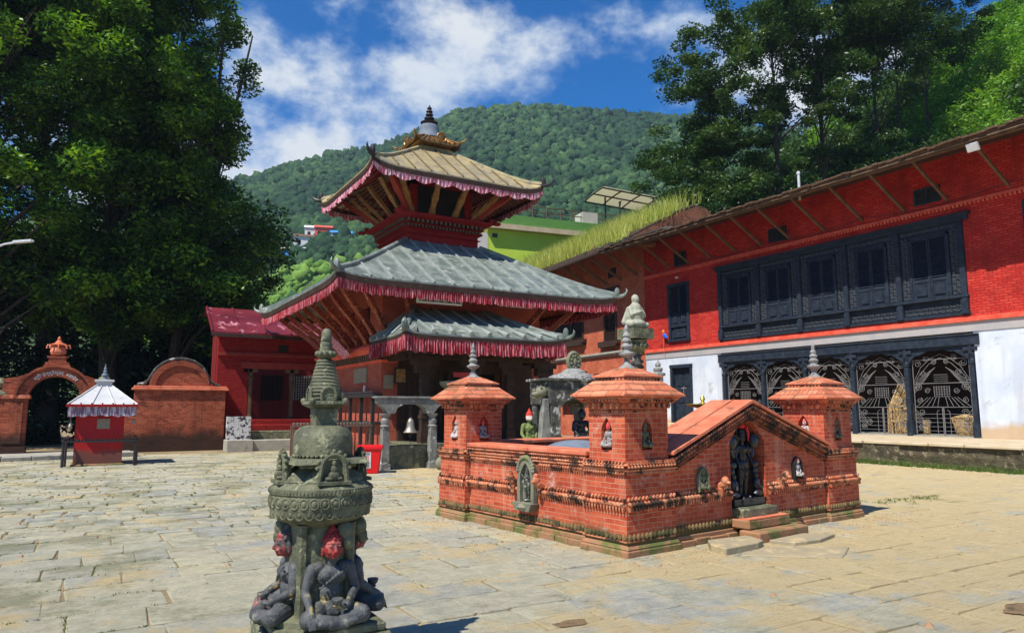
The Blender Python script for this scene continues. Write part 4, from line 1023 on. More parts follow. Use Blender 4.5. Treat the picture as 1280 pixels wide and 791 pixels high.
def dentils(mb, x0, x1, y0, y1, z0, z1, out, sp_, frac=.5, sides=(0,1,2,3)):
    F = faces4(x0,x1,y0,y1)
    for k in sides:
        a, b, nrm = F[k]; a = Vector(a); b = Vector(b); L = (b-a).length; d = (b-a)/L; n_ = Vector(nrm); n = max(1, int(L/sp_))
        for i in range(n):
            s0 = (i+.5-frac/2)/n*L; s1 = (i+.5+frac/2)/n*L
            q = [a+d*s0+n_*out, a+d*s1+n_*out, a+d*s1-n_*.02, a+d*s0-n_*.02]
            mb.hexa([(p.x,p.y,z0) for p in q]+[(p.x,p.y,z1) for p in q])
def temple():
    root = thing('pagoda_temple', 'tall red brick pagoda temple with two tiered tin roofs, brass top roof and cloth fringes', 'temple', (0,0,0))
    bx0, bx1, by0, by1 = 7.62, 13.4, 21.0, 27.4
    w = MB()
    w.box(bx0, bx0+.5, by0, by1, -.03, 6.2); w.box(bx1-.5, bx1, by0, by1, -.03, 6.2); w.box(bx0+.5, bx1-.5, by1-.5, by1, -.03, 6.2)
    w.box(bx0+.5, 9.5, by0, by0+.4, -.03, 5.2); w.box(11.9, bx1-.5, by0, by0+.4, -.03, 5.2); w.box(9.5, 11.9, by0, by0+.4, 3.3, 5.2)
    w.build('wall', M['temple_brick'], root)
    # cornice round the ground storey
    c = MB(); 
    c.frust((bx0+bx1)/2,(by0+by1)/2,3.00,(bx1-bx0)/2+.02,(by1-by0)/2+.02,3.08,(bx1-bx0)/2+.10,(by1-by0)/2+.10)
    c.frust((bx0+bx1)/2,(by0+by1)/2,3.30,(bx1-bx0)/2+.16,(by1-by0)/2+.16,3.42,(bx1-bx0)/2+.26,(by1-by0)/2+.26)
    c.frust((bx0+bx1)/2,(by0+by1)/2,3.42,(bx1-bx0)/2+.30,(by1-by0)/2+.30,3.50,(bx1-bx0)/2+.30,(by1-by0)/2+.30)
    c.frust((bx0+bx1)/2,(by0+by1)/2,3.50,(bx1-bx0)/2+.22,(by1-by0)/2+.22,3.62,(bx1-bx0)/2+.12,(by1-by0)/2+.12)
    c.build('cornice', M['redtrim'], root)
    c = MB(); dentils(c, bx0, bx1, by0, by1, 3.08, 3.28, .13, .20); c.build('dentil_course', M['brownwood'], root)
    c = MB(); c.frust((bx0+bx1)/2,(by0+by1)/2,3.06,(bx1-bx0)/2+.07,(by1-by0)/2+.07,3.30,(bx1-bx0)/2+.07,(by1-by0)/2+.07); c.build('frieze', M['darkwood'], root)
    # roofs
    fm = roof_fn(CX, CY, 4.90, 5.28, 1.45, 7.42, .16, .03, ey=5.1)
    rm = roof(root, 'middle_roof', fm, M['metal_roof'], 4.90, 15, .042, fas=.17, fas_mat=M['darkwood'], topw=1.45, ridge_r=.09, horn=.34, seam_mat=M['seam'])
    fringe(rm, fm, M['fringe'], .19, .31, 420, inset=.012, amp=.022)
    sf = MB()      # ochre soffit boards under the eave
    for sd in (0,1,3):
        for k in range(26):
            s0, s1 = -1+2*k/26+.004, -1+2*(k+1)/26-.004
            q = [fm(sd,s0,.02),fm(sd,s1,.02),fm(sd,s1,.62),fm(sd,s0,.62)]; D = Vector((0,0,.09+.012*(k % 2)))
            sf.hexa([p-D-Vector((0,0,.03)) for p in q]+[p-D for p in q])
    sf.build('soffit', M['ochrewood'], rm)
    rb = MB()
    for sd in (0,1,3):
        for k in range(40):
            s = -1+2*(k+.5)/40; A = fm(sd,s,.02)-Vector((0,0,.17)); B = fm(sd,s,.60)-Vector((0,0,.17)); rb.tube([A,B], .035, 4)
        for u in (.18,.36): rb.tube([fm(sd,s,u)-Vector((0,0,.22)) for s in (-.97,-.5,0,.5,.97)], .05, 4)
    rb.build('rafter', M['redwood'], rm)
    # struts of the big roof, each carved
    for k in range(8):
        y = by0+.25+k*(by1-by0-.5)/7; m = MB(); ye = CY-4.2+k*8.6/7
        strut(m, (bx0-.05, y, 3.62), (bx0-1.75, ye, 5.42), .065, .09); m.build('strut', M['strutmat'], root, smooth=True, ang=30)
    for k in range(7):
        if k in (2,3,4): continue
        x = bx0+.25+k*(bx1-bx0-.5)/6; m = MB(); xe = CX-4.1+k*8.2/6
        strut(m, (x, by0-.05, 3.62), (xe, by0-1.2, 5.55), .065, .09); m.build('strut', M['strutmat'], root, smooth=True, ang=30)
    # windows of the upper wall under the roof on the left side
    for yy in (22.6, 24.2, 25.8):
        m = MB(); m.box(bx0-.05, bx0+.05, yy-.42, yy+.42, 3.75, 4.85); win = m.build('window', M['darkwood'], root)
        m = MB(); 
        for i in range(7): m.box(bx0-.075, bx0-.052, yy-.36+i*.11, yy-.33+i*.11, 3.8, 4.8)
        for i in range(8): m.box(bx0-.085, bx0-.077, yy-.38, yy+.38, 3.86+i*.125, 3.885+i*.125)
        m.build('lattice', M['redwood'], win)
    # upper storey
    u = MB(); u.box(CX-1.4,CX+1.4,CY-1.4,CY+1.4,7.2,8.22)
    hw = 1.22
    for sx in (-1,1):
        for sy in (-1,1): u.box(CX+sx*hw-.28*(sx>0)-.0, CX+sx*hw+.28*(sx<0), CY+sy*hw-.28*(sy>0), CY+sy*hw+.28*(sy<0), 8.2, 10.0)
    u.box(CX-hw,CX+hw,CY-hw,CY+hw,9.55,10.2)
    u.build('upper_storey', M['red_brick'], root)
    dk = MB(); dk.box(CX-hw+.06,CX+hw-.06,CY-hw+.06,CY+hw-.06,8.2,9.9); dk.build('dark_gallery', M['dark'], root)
    c = MB()
    for (z0,a0,z1,a1) in ((7.66,1.41,7.70,1.50),(7.84,1.42,7.90,1.56),(8.20,1.62,8.27,1.80),(8.27,1.84,8.34,1.84),(8.34,1.72,8.42,1.60)):
        c.frust(CX,CY,z0,a0,a0,z1,a1,a1)
    c.frust(CX,CY,8.02,1.50,1.50,8.06,1.58,1.58)
    for sx in (-1,1):
        for sy in (-1,1): c.ell((CX+sx*1.78,CY+sy*1.78,8.42),(.10,.10,.10),8,5); c.ell((CX+sx*1.92,CY+sy*1.92,8.30),(.16,.16,.07),8,5)
    c.build('upper_cornice', M['red_brick'], root)
    c = MB(); dentils(c, CX-1.46,CX+1.46,CY-1.46,CY+1.46,7.92,8.0,.12,.13); dentils(c, CX-1.5,CX+1.5,CY-1.5,CY+1.5,8.08,8.19,.13,.17); c.build('upper_dentils', M['brownwood'], root)
    ft = roof_fn(CX, CY, 3.25, 9.46, .52, 11.25, .26, .04, ey=3.0)
    rt = roof(root, 'top_roof', ft, M['gold_roof'], 3.25, 11, .034, seam_mat=M['gold_seam'], fas=.16, fas_mat=M['darkwood'], topw=.52, ridge_r=.08, horn=.36)
    fringe(rt, ft, M['fringe_pink'], .20, .26, 150, inset=.015, scallop=9, sides=(0,1,2,3), amp=.02)
    for k, (sx, sy) in enumerate([(a, -1) for a in (-.95,-.36,.36,.95)] + [(-1, a) for a in (-.6,0,.6,.95)] + [(1, a) for a in (-.6,.2,.8)]):
        m = MB()
        if sy == -1 and k < 4: strut(m, (CX+sx*1.25, CY-1.32, 8.40), (CX+sx*2.1 if abs(sx) > .9 else CX+sx*1.55, CY-2.25, 9.55), .10, .06, .02)
        elif sx == -1: strut(m, (CX-1.32, CY+sy*1.25, 8.40), (CX-2.35, CY+sy*2.1, 9.60), .085, .06, .02)
        else: strut(m, (CX+1.32, CY+sy*1.25, 8.40), (CX+2.35, CY+sy*2.1, 9.60), .085, .06, .02)
        m.build('strut', M['carved'], root, smooth=True, ang=30)
    for k, (sx, sy) in enumerate(((-1,-1),(1,-1),(1,1),(-1,1))):
        m = MB(); strut(m, (CX+sx*1.35, CY+sy*1.35, 8.40), (CX+sx*2.6, CY+sy*2.5, 9.72), .10, .08, .05); m.build('corner_strut', M['redwood'], root, smooth=True, ang=30)
    rb = MB()
    for sd in range(4):
        for k in range(22):
            s = -1+2*(k+.5)/22; rb.tube([ft(sd,s,.02)-Vector((0,0,.16)), ft(sd,s,.60)-Vector((0,0,.16))], .03, 4)
        for uu in (.16,.3): rb.tube([ft(sd,s,uu)-Vector((0,0,.21)) for s in (-.97,0,.97)], .045, 4)
    rb.build('rafter', M['redwood'], rt)
    sc = MB()
    for k in range(9):
        s = -.85+1.7*k/8
        for sd in (0,3):
            p = ft(sd,s,.05); sc.ell((p.x,p.y,p.z-.36),(.17,.05,.13) if sd == 0 else (.05,.17,.13),10,6)
    sc.build('scalloped_valance', M['darkred'], rt, smooth=True)
    # gilt crown and bell-shaped finial
    fc = roof_fn(CX, CY, .92, 11.42, .34, 11.85, .16, .2)
    cr_ = MB(); cr_.box(CX-.60,CX+.60,CY-.60,CY+.60,11.15,11.30)
    crown = cr_.build('crown_base', M['moss_stone'], rt)
    cr_ = MB(); cr_.frust(CX,CY,11.30,.50,.50,11.45,.72,.72)
    for sd in range(4):
        g = [[fc(sd,-1+i/6,j/3) for i in range(13)] for j in range(4)]; vs = [p for r_ in g for p in r_]
        lo = [p-Vector((0,0,.07)) for p in vs]
        fs = [(j*13+i,j*13+i+1,(j+1)*13+i+1,(j+1)*13+i) for j in range(3) for i in range(12)]
        fs += [tuple(52+q for q in reversed(q_)) for q_ in fs[:36]] + [(i,52+i,53+i,i+1) for i in range(12)]
        cr_.add(vs+lo, fs)
        for i in range(9):
            p = fc(sd,-.9+1.8*i/8,.0); q = fc(sd,-.9+1.8*i/8,.9); cr_.tube([p+Vector((0,0,.02)),q+Vector((0,0,.02))],.03,5); cr_.ell(p+Vector((0,0,.04)),.045,6,4)
        p = fc(sd,-1,0); d = Vector((p.x-CX,p.y-CY,0)).normalized(); cr_.tube([p,p+d*.12+Vector((0,0,.02)),p+d*.2+Vector((0,0,.12))],[.05,.035,.01],5)
    for (dx, dy, Mx) in ((.12,-.86,Matrix.Rotation(pi/2,3,'X')), (-.86,.12,Matrix.Rotation(pi/2,3,'Y'))):
        cr_.ell((CX+dx,CY+dy,11.62),(.17,.17,.06),14,6,Mx); cr_.tube([Vector((CX+dx,CY+dy,11.62))+ (Vector((.18*cos(a),-.02,.18*sin(a))) if dy < -.5 else Vector((-.02,.18*cos(a),.18*sin(a)))) for a in [2*pi*j/14 for j in range(15)]], .03, 5)
    cr_.build('gilt_crown', M['gilt'], rt, smooth=True, ang=40)
    m = MB(); m.lathe(CX,CY,[(.50,11.80),(.48,11.86),(.42,11.95),(.385,12.15),(.37,12.28),(.34,12.34),(.12,12.36)],28); m.build('bell_body', M['slate'], rt, smooth=True)
    m = MB(); m.lathe(CX,CY,[(.12,12.35),(.22,12.38),(.32,12.43),(.34,12.47),(.20,12.51),(.08,12.53),(.12,12.57),(.19,12.60),(.20,12.66),(.12,12.70),(.06,12.72),(.10,12.76),(.15,12.78),(.14,12.82),(.05,12.85),(.06,12.88),(.13,12.91),(.12,12.95),(.05,12.97),(.06,13.0),(.10,13.05),(.05,13.11),(.01,13.20)],20)
    m.build('pinnacle', M['iron'], rt, smooth=True, ang=40)
    # porch
    px0, px1, pf = 7.95, 12.75, 19.35
    PRG = {1:(-1,0), 3:(0,1)}
    fp0 = roof_fn((7.22+12.55)/2, 21.0, (12.55-7.22)/2, 3.66, 1.25, 4.78, .12, .03, ey=2.85, ty=.05)
    pr = roof(root, 'porch_roof', fp0, M['metal_roof'], (12.55-7.22)/2, 9, .045, sides=(0,1,3), fas=.10, fas_mat=M['darkwood'], topw=1.25, ridge_r=.08, horn=.30, rng=PRG, corners=(0,1), seam_mat=M['seam'])
    fringe(pr, fp0, M['fringe'], .15, .40, 200, sides=(0,1,3), inset=.012, rng=PRG, amp=.028)
    # turned-up lip with little spouts along the eave
    lp = MB()
    for k in range(9):
        s = -1+2*(k+.5)/9; p = fp0(0,s,.0); q = fp0(0,s,.2); lp.tube([q+Vector((0,0,.07)),p+Vector((0,0,.06))],[.035,.075],6)
    lp.build('eave_spout', M['seam'], pr)
    un = MB(); un.box(7.5,12.35,18.5,21.0,3.42,3.50); un.box(7.6,12.3,18.75,18.95,3.15,3.42); un.build('porch_ceiling', M['darkwood'], root)
    for x in (8.35, 9.9, 11.2, 12.5):
        m = MB(); m.box(x-.11,x+.11,pf-.11,pf+.11,.60,3.1); m.box(x-.15,x+.15,pf-.15,pf+.15,.60,.95)
        for z in (1.3,1.7,2.1,2.35): m.box(x-.135,x+.135,pf-.135,pf+.135,z,z+.10)
        m.box(x-.30,x+.30,pf-.12,pf+.12,2.62,3.02); m.box(x-.42,x+.42,pf-.13,pf+.13,2.86,3.03)
        for k in range(10): m.ell((x-.24+.053*k,pf-.125,2.72+.07*(k % 2)),(.035,.02,.045),6,4)
        m.build('porch_column', M['darkwood'], root, smooth=False)
    b = MB(); b.box(7.8,12.7,pf-.12,pf+.12,3.03,3.25); b.box(7.8,8.02,pf,21.0,3.03,3.25); b.box(12.5,12.7,pf,21.0,3.03,3.25)
    for k in range(40): b.ell((7.9+.12*k,pf-.125,3.14),(.04,.03,.06),6,4)
    b.build('porch_beam', M['darkwood'], root)
    pb = MB(); pb.box(7.75,12.75,18.95,21.0,-.03,.45); pb.box(7.9,12.6,19.1,21.0,.45,.60); pb.build('porch_platform', M['stone'], root, bevel=.02)
    st = MB(); st.box(9.8,11.4,18.5,18.95,-.03,.22); st.build('porch_step', M['slabstone'], root, bevel=.02)
    # carved screen wall and doorway behind the porch
    sc = MB(); sc.box(8.15,9.55,20.86,20.99,.6,3.2); sc.box(11.85,13.0,20.86,20.99,.6,3.2); sc.box(9.55,11.85,20.86,20.99,2.7,3.2)
    for x in (9.55,9.85,11.55,11.8): sc.box(x-.05,x+.05,20.78,20.87,.6,2.75)
    for k in range(7): sc.box(8.25+.19*k,8.33+.19*k,20.82,20.87,1.3,2.5)
    sc.build('carved_screen', M['darkwood'], root)
    d = MB(); d.box(9.5,11.9,21.3,21.38,.6,3.3); d.build('door', M['dark'], root)
    # hanging name boards under the big roof
    for (xa, xb, z) in ((8.15, 9.65, 4.72),(11.0, 12.2, 4.82)):
        m = MB(); m.box(xa,xb,19.55,19.60,z,z+.26); bd = m.build('sign_board', M['paper'], root); bd.rotation_euler = (0,0,0)
        t = MB(); 
        for r_ in range(2):
            x = xa+.08
            while x < xb-.12:
                L = .05+.06*((int(x*97)+r_) % 3); t.box(x,x+L,19.545,19.549,z+.06+.11*r_,z+.10+.11*r_); x += L+.03
        t.build('lettering', M['ink'], bd)
    m = MB(); m.box(9.05,9.62,18.85,18.88,2.50,2.64); m.build('small_red_sign', M['signred'], root)
    m = MB(); m.box(7.70,8.0,20.95,20.99,2.20,2.62) ; m.box(7.58,7.615,22.3,23.55,2.42,2.90); 
    m.build('wall_plaque', M['leadplaque'], root)
    # picture and tube lamp hung by the porch corner
    m = MB(); m.box(7.98,8.38,20.80,20.85,2.35,2.85); pc = m.build('framed_picture', M['darkwood'], root)
    m = MB(); m.box(8.03,8.33,20.79,20.798,2.40,2.80); m.build('picture', M['carved'], pc)
    # wooden offering rails on the left wall
    r_ = MB(); r_.box(7.30,7.62,20.85,25.6,1.93,2.05); r_.box(7.42,7.62,20.95,25.6,1.10,1.19)
    for y in (21.1,22.2,23.3,24.4,25.5): r_.box(7.36,7.46,y-.05,y+.05,0,1.95)
    for k in range(30): r_.ell((7.33,21+.15*k,2.08),(.03,.04,.05),5,4)
    r_.build('lamp_rail', M['iron'], root)
    # pink banner tucked under the left eave
    m = MB(); m.add([(6.6,22.9,3.92),(7.15,22.7,3.30),(7.15,23.4,3.22),(6.6,23.6,3.86),(6.62,22.9,3.95),(7.17,22.7,3.33),(7.17,23.4,3.25),(6.62,23.6,3.89)],[(0,1,2,3),(7,6,5,4),(0,4,5,1),(1,5,6,2),(2,6,7,3),(3,7,4,0)]); m.build('cloth_banner', M['fringe_pink'], root)
    tb = MB(); tb.tube([(7.45,22.1,2.05),(7.46,22.05,2.32)], .035, 8); tb.build('white_candle_tube', M['paper'], root)
temple()

def bell_frame():
    x0, x1, y = 6.62, 8.10, 18.0
    root = thing('stone_bell_frame', 'pale stone frame of two posts and lintel holding a bell before the temple', 'bell frame', ((x0+x1)/2, y, 0))
    cx = (x0+x1)/2
    for s_, x in ((-1, x0+.05), (1, x1-.08)):
        x -= cx
        m = MB(); m.box(x-.13,x+.13,-.13,.13,-.03,.16); m.lathe(x,0,[(.14,.16),(.12,.20),(.10,.22)],8,.5); m.frust(x,0,.20,.10,.10,1.10,.095,.095)
        m.lathe(x,0,[(.11,1.08),(.14,1.13),(.10,1.17),(.12,1.22),(.12,1.30),(.08,1.35),(.14,1.42),(.15,1.46)],12)
        m.build('post', M['greystone'], root, smooth=True, ang=30, bevel=.006)
    m = MB(); a = (x0-.22-cx); b = (x1+.20-cx)
    m.prism([(a,1.86),(a+.02,1.74),(a+.18,1.60),(a+.30,1.46),(a+.50,1.46),(a+.56,1.60),(a+.74,1.70),(b-.74,1.70),(b-.56,1.60),(b-.50,1.46),(b-.30,1.46),(b-.18,1.60),(b-.02,1.74),(b,1.86)],'y',-.13,.13)
    m.box(a-.05,b+.05,-.17,.17,1.86,1.91)
    for k in range(14): m.ell((a+.14+k*(b-a-.28)/13, -.135, 1.80),(.045,.02,.03),6,4)
    m.build('lintel', M['greystone'], root, bevel=.008)
    m = MB(); m.box(-.62,.62,.18,.75,-.03,.62); m.build('back_plinth', M['stone'], root, bevel=.02)
    br = thing('temple_bell', 'pale metal temple bell hanging on a chain from the stone lintel', 'bell', (cx+.02, y, .95))
    m = MB(); m.lathe(0,0,[(.19,.0),(.195,.02),(.15,.07),(.115,.16),(.105,.26),(.085,.34),(.05,.38),(.035,.42)],24)
    m.build('bell_body', M['bell'], br, smooth=True, ang=40)
    m = MB(); m.tube([(0,0,.42),(0,0,.78)],.014,6); m.tube([(-.05,0,.46),(-.03,0,.54),(0,0,.57),(.03,0,.54),(.05,0,.46)],.014,5)
    for k in range(7): m.ell((0,0,.50+k*.045),(.022,.012 if k % 2 else .024,.028),6,4)
    m.build('chain', M['iron'], br)
    m = MB(); m.tube([(0,0,.1),(0,0,-.03)],.012,5); m.ell((0,0,-.06),(.05,.05,.06),8,6); m.tube([(0,0,-.1),(.01,0,-.32)],.008,4); m.build('clapper', M['iron'], br)
bell_frame()

def pillar_cap():
    root = thing('stone_pillar', 'mossy stone pillar with a wide flat capital, beside the bell frame', 'pillar', (8.95, 18.75, 0))
    m = MB(); m.box(-.20,.20,-.2,.2,-.03,.2); m.lathe(0,0,[(.16,.2),(.13,.3),(.12,1.95),(.14,2.0)],12); m.build('shaft', M['moss_stone'], root, smooth=True, ang=40)
    m = MB(); m.lathe(0,0,[(.13,1.98),(.20,2.08),(.24,2.12),(.22,2.16),(.32,2.24),(.36,2.30),(.36,2.36),(.05,2.40)],20); m.build('capital', M['moss_stone'], root, smooth=True, ang=35)
    o = MB(); o.ell((0,0,.16),(.22,.18,.20),10,7); tag(o.build('mossy_boulder', M['moss_stone'], None, (8.05,17.35,0), smooth=True), 'small mossy round stone at the foot of the left brick turret', 'stone')
pillar_cap()

def bin_():
    root = thing('waste_bin', 'bright red plastic waste bin with white printed label standing left of the stone bell frame', 'bin', (6.08, 17.42, 0), radians(-22))
    m = MB(); m.frust(0,0,.0,.215,.20,.62,.285,.27); m.build('body', M['bin'], root, bevel=.02)
    m = MB(); 
    for (a,b,c_,d) in ((-.31,.31,-.30,-.26),(-.31,.31,.26,.30),(-.31,-.27,-.26,.26),(.27,.31,-.26,.26)): m.box(a,b,c_,d,.60,.68)
    m.build('rim', M['bin'], root, bevel=.01)
    # printed label following the sloping front
    lb = MB(); lb.add([(-.17,-.226,.13),(.03,-.226,.13),(.03,-.262,.52),(-.17,-.262,.52),(-.17,-.222,.13),(.03,-.222,.13),(.03,-.258,.52),(-.17,-.258,.52)],[(0,1,2,3),(7,6,5,4),(0,4,5,1),(1,5,6,2),(2,6,7,3),(3,7,4,0)])
    l_ = lb.build('label', M['paper'], root)
    k_ = MB()
    def rect(x0,x1,z0,z1):
        y0 = -.2145-.0923*z0-.003; y1 = -.2145-.0923*z1-.003
        k_.add([(x0,y0,z0),(x1,y0,z0),(x1,y1,z1),(x0,y1,z1),(x0,y0-.001,z0),(x1,y0-.001,z0),(x1,y1-.001,z1),(x0,y1-.001,z1)],[(0,1,2,3),(7,6,5,4)])
    for i in range(5): rect(-.15,.01-.02*(i%2),.15+i*.027,.163+i*.027)
    for i in range(2): rect(-.15,.01,.46+i*.03,.475+i*.03)
    k_.build('small_print', M['ink'], l_)
    s2 = MB(); k_ = s2; rect(-.12,-.02,.31,.325); rect(-.12,-.105,.325,.42); rect(-.035,-.02,.325,.42); rect(-.12,-.02,.42,.435); rect(-.085,-.055,.34,.41); s2.build('red_symbol', M['signred'], l_)
bin_()

def lamp_rail():
    root = thing('butter_lamp_rack', 'low iron rack with small lamp cups between the votive stupa and red bin', 'lamp rack', (4.4, 18.5, 0))
    m = MB(); m.box(0,2.1,-.03,.03,1.12,1.16); m.box(0,2.1,.17,.23,1.12,1.16)
    for x in (.03,1.05,2.05): m.box(x-.025,x+.025,-.02,.02,-.03,1.12); m.box(x-.025,x+.025,.18,.22,-.03,1.12)
    m.build('frame', M['rust'], root)
    m = MB()
    for k in range(24): m.lathe(.06+k*.087,.10,[(.02,1.15),(.038,1.21),(.04,1.23),(.01,1.22)],8)
    o = m.build('lamp_cups', M['bell'], root)
lamp_rail()

# shrine of stone posts with carved top behind the tank
def shrine():
    root = thing('stone_shrine', 'lichen-blotched black stone shrine with lion heads and a round carved crest behind the tank', 'shrine', (11.05, 16.0, 0), radians(-4))
    m = MB(); m.box(-.85,.85,-.55,.55,-.03,.75); m.build('base', M['stone2'], root, bevel=.02)
    for x, y in ((-.62,-.40),(.62,-.40),(-.62,.40),(.62,.40)):
        m = MB(); m.box(x-.14,x+.14,y-.14,y+.14,.75,1.75) if x < 0 else m.box(x-.09,x+.09,y-.09,y+.09,.75,1.75); m.build('post', M['stone2'] if x < 0 else M['greystone'], root, bevel=.01)
    m = MB(); m.prism([(-.82,2.30),(-.80,1.70),(-.45,1.62),(-.30,1.78),(.0,1.86),(.30,1.78),(.45,1.62),(.80,1.70),(.86,2.30)],'y',-.55,.55); m.box(-.92,.95,-.62,.62,2.30,2.38)
    m.build('canopy_block', M['stone2'], root, bevel=.02)
    m = MB()
    m.ell((.25,0,2.38),(.62,.5,.22),14,8); m.ell((.62,0,2.36),(.30,.4,.18),10,6); m.ell((-.2,0,2.36),(.30,.4,.16),10,6); m.ell((.25,0,2.55),(.36,.3,.14),12,6)
    m.build('domed_top', M['finial'], root, smooth=True)
    cr_ = MB(); cr_.ell((.25,0,2.86),(.235,.09,.30),16,10); cr_.tube([(.25+.19*cos(a),-.06,2.86+.245*sin(a)) for a in [2*pi*k/18 for k in range(19)]],.035,6)
    for k in range(9): cr_.ell((.25+.12*cos(k*.7),-.09,2.86+.16*sin(k*.7)),.035,6,4)
    cr_.ell((.25,-.10,2.85),(.05,.03,.10),8,6)
    cr_.build('round_crest', M['moss_stone'], root, smooth=True)
    for x, z in ((-1.0,2.02),):
        m = MB(); m.ell((x+.06,-.35,z),(.18,.15,.15),10,7); m.ell((x-.12,-.38,z-.06),(.13,.10,.085),9,6); m.ell((x-.18,-.38,z+.03),(.05,.06,.04),7,5)
        for s_ in (-1,1): m.ell((x-.02,-.38+s_*.09,z+.12),(.04,.025,.05),6,4)
        m.ell((x-.14,-.38,z-.15),(.09,.06,.03),7,5)
        m.build('lion_head', M['moss_stone'], root, smooth=True)
    m = MB(); m.prism([(-1.05,.75),(-.95,1.85),(-.80,1.85),(-.76,1.2),(-.45,.75)],'y',-.5,-.30); m.build('stone_fin', M['greystone'], root, bevel=.02)
    o = link('seated_statue', SEAT_LO.copy(), M['blackstone'], None, (11.38,15.75,.75), 0); o.scale = (1.25,1.25,1.15); tag(o, 'dark seated stone statue inside the lichen-blotched shrine behind the tank', 'statue')
    tag(link('seated_statue', SEAT_LO.copy(), M['stone2'], None, (10.75,16.35,.72), 0), 'smaller blotched seated statue at the back left inside the shrine behind the tank', 'statue')
    g = link('guardian_statue', SEAT_LO.copy(), M['green_fig'], None, (9.85, 15.95, .62), 0); g.scale = (1.05,1.05,1.30)
    tag(g, 'moss green seated guardian with red painted head, left of the stone shrine', 'statue')
    m = MB(); m.box(-.26,.26,-.26,.26,-.03,.62); tag(m.build('statue_pedestal', M['stone'], None, (9.85,15.95,0), bevel=.02), 'square stone pedestal under the moss green guardian', 'pedestal')
shrine()

def garuda():
    root = thing('pillar_with_statue', 'slim dark stone pillar with square lotus capital behind the nearest turret', 'pillar', (11.85, 14.0, 0))
    m = MB(); m.box(-.28,.28,-.28,.28,-.03,.3); m.box(-.20,.20,-.20,.20,.3,.8); m.lathe(0,0,[(.15,.8),(.12,1.0),(.12,1.6),(.15,1.7),(.12,1.8),(.11,2.6),(.15,2.7),(.12,2.78),(.12,3.0)],12)
    for k in range(20): m.ell((.15*cos(k*1.9),.15*sin(k*1.9),2.05+.045*k),(.05,.05,.045),6,4)
    m.build('shaft', M['stone2'], root, smooth=True)
    m = MB(); m.lathe(0,0,[(.15,2.98),(.26,3.10),(.28,3.16),(.24,3.20),(.30,3.30)],16)
    for k in range(14): m.ell((.27*cos(k*pi/7),.27*sin(k*pi/7),3.16),(.06,.06,.07),6,4)
    m.box(-.33,.33,-.32,.32,3.34,3.60); m.build('capital', M['stone'], root, smooth=True, ang=30)
    f = MB(); f.ell((0,0,.15),(.34,.30,.16),12,8); f.ell((0,0,.38),(.27,.24,.30),12,8); f.ell((0,0,.60),(.20,.18,.20),12,8); f.caps((0,0,.70),(0,0,.80),.10,.10,8); f.ell((0,-.01,.88),(.12,.12,.12),12,8); f.lathe(0,0,[(.12,.93),(.09,1.0),(.03,1.04)],10)
    for s_ in (-1,1): f.caps((s_*.2,0,.62),(s_*.24,-.12,.40),.07,.06,8); f.caps((s_*.24,-.12,.40),(0,-.26,.50),.055,.04,8); f.caps((s_*.14,.1,.12),(s_*.28,-.16,.12),.10,.09,8); f.caps((s_*.2,.1,.62),(s_*.30,.16,.20),.05,.09,8)
    me = sculpt(f, .022, 2, 'kneeling_statue')
    o = link('kneeling_statue', me, M['dusty_stone'], None, (11.85,14.0,3.60), 0); o.scale = (.86,.86,.86); tag(o, 'pale worn stone kneeling figure seen from behind on top of the slim pillar', 'statue')
    o = MB(); o.lathe(0,0,[(.14,-1.7),(.14,2.05),(.12,2.07),(.20,2.10),(.20,2.16),(.10,2.20),(.13,2.24),(.13,2.30),(.06,2.34),(.08,2.38),(.08,2.42),(.03,2.48),(.01,2.56)],14)
    tag(o.build('small_spire_pillar', M['finial'], None, (13.55,15.1,0.4), smooth=True, ang=40), 'small dark ringed spire showing just right of the slim pillar', 'votive pillar')
garuda()
# ------------------------------------------------------------------ long red and white building on the right
LZ = .68
def louvre_leaf(mb, y0, y1, z0, z1, x):
    """one shutter leaf: stiles, rails, slats and a raised lower panel (x = face plane, outwards is -x)"""
    s = .05
    mb.box(x-.03,x+.02,y0,y0+s,z0,z1); mb.box(x-.03,x+.02,y1-s,y1,z0,z1); mb.box(x-.03,x+.02,y0+s,y1-s,z1-s,z1)
    zp = z0 + (z1-z0)*.27
    mb.box(x-.03,x+.02,y0+s,y1-s,zp,zp+s); mb.box(x-.03,x+.02,y0+s,y1-s,z0,z0+s)
    mb.box(x-.012,x+.01,y0+s,y1-s,z0+s,zp)
    mb.frust(x-.03,(y0+y1)/2,z0+s+.06,.02,(y1-y0)/2-.12,zp-.07,.02,(y1-y0)/2-.14)
    n = int((z1-zp-2*s)/.085)
    for k in range(n):
        z = zp+s+(k+.5)*(z1-zp-2*s)/n
        mb.add([(x-.028,y0+s,z-.035),(x-.028,y1-s,z-.035),(x+.015,y1-s,z+.03),(x+.015,y0+s,z+.03),(x-.018,y0+s,z-.04),(x-.018,y1-s,z-.04),(x+.02,y1-s,z+.02),(x+.02,y0+s,z+.02)],
               [(0,1,2,3),(7,6,5,4),(0,4,5,1),(1,5,6,2),(2,6,7,3),(3,7,4,0)])
def carve(mb, y0, y1, z0, z1, x, rr):
    """pierced scroll carving: small interlocking rings and leaves"""
    n = max(1, int((y1-y0)/.11)); m_ = max(1, int((z1-z0)/.11))
    for i in range(n):
        for j in range(m_):
            y = y0+(i+.5)*(y1-y0)/n; z = z0+(j+.5)*(z1-z0)/m_
            a = (i+j) % 2; r = .042
            pts = [(x, y+r*cos(t), z+r*sin(t)) for t in [a*pi+pi*1.5*k/5 for k in range(6)]]
            mb.tube(pts, .012, 4, False); mb.ell((x-.005, y+.01*(1-2*a), z), (.012,.018,.018), 5, 3)
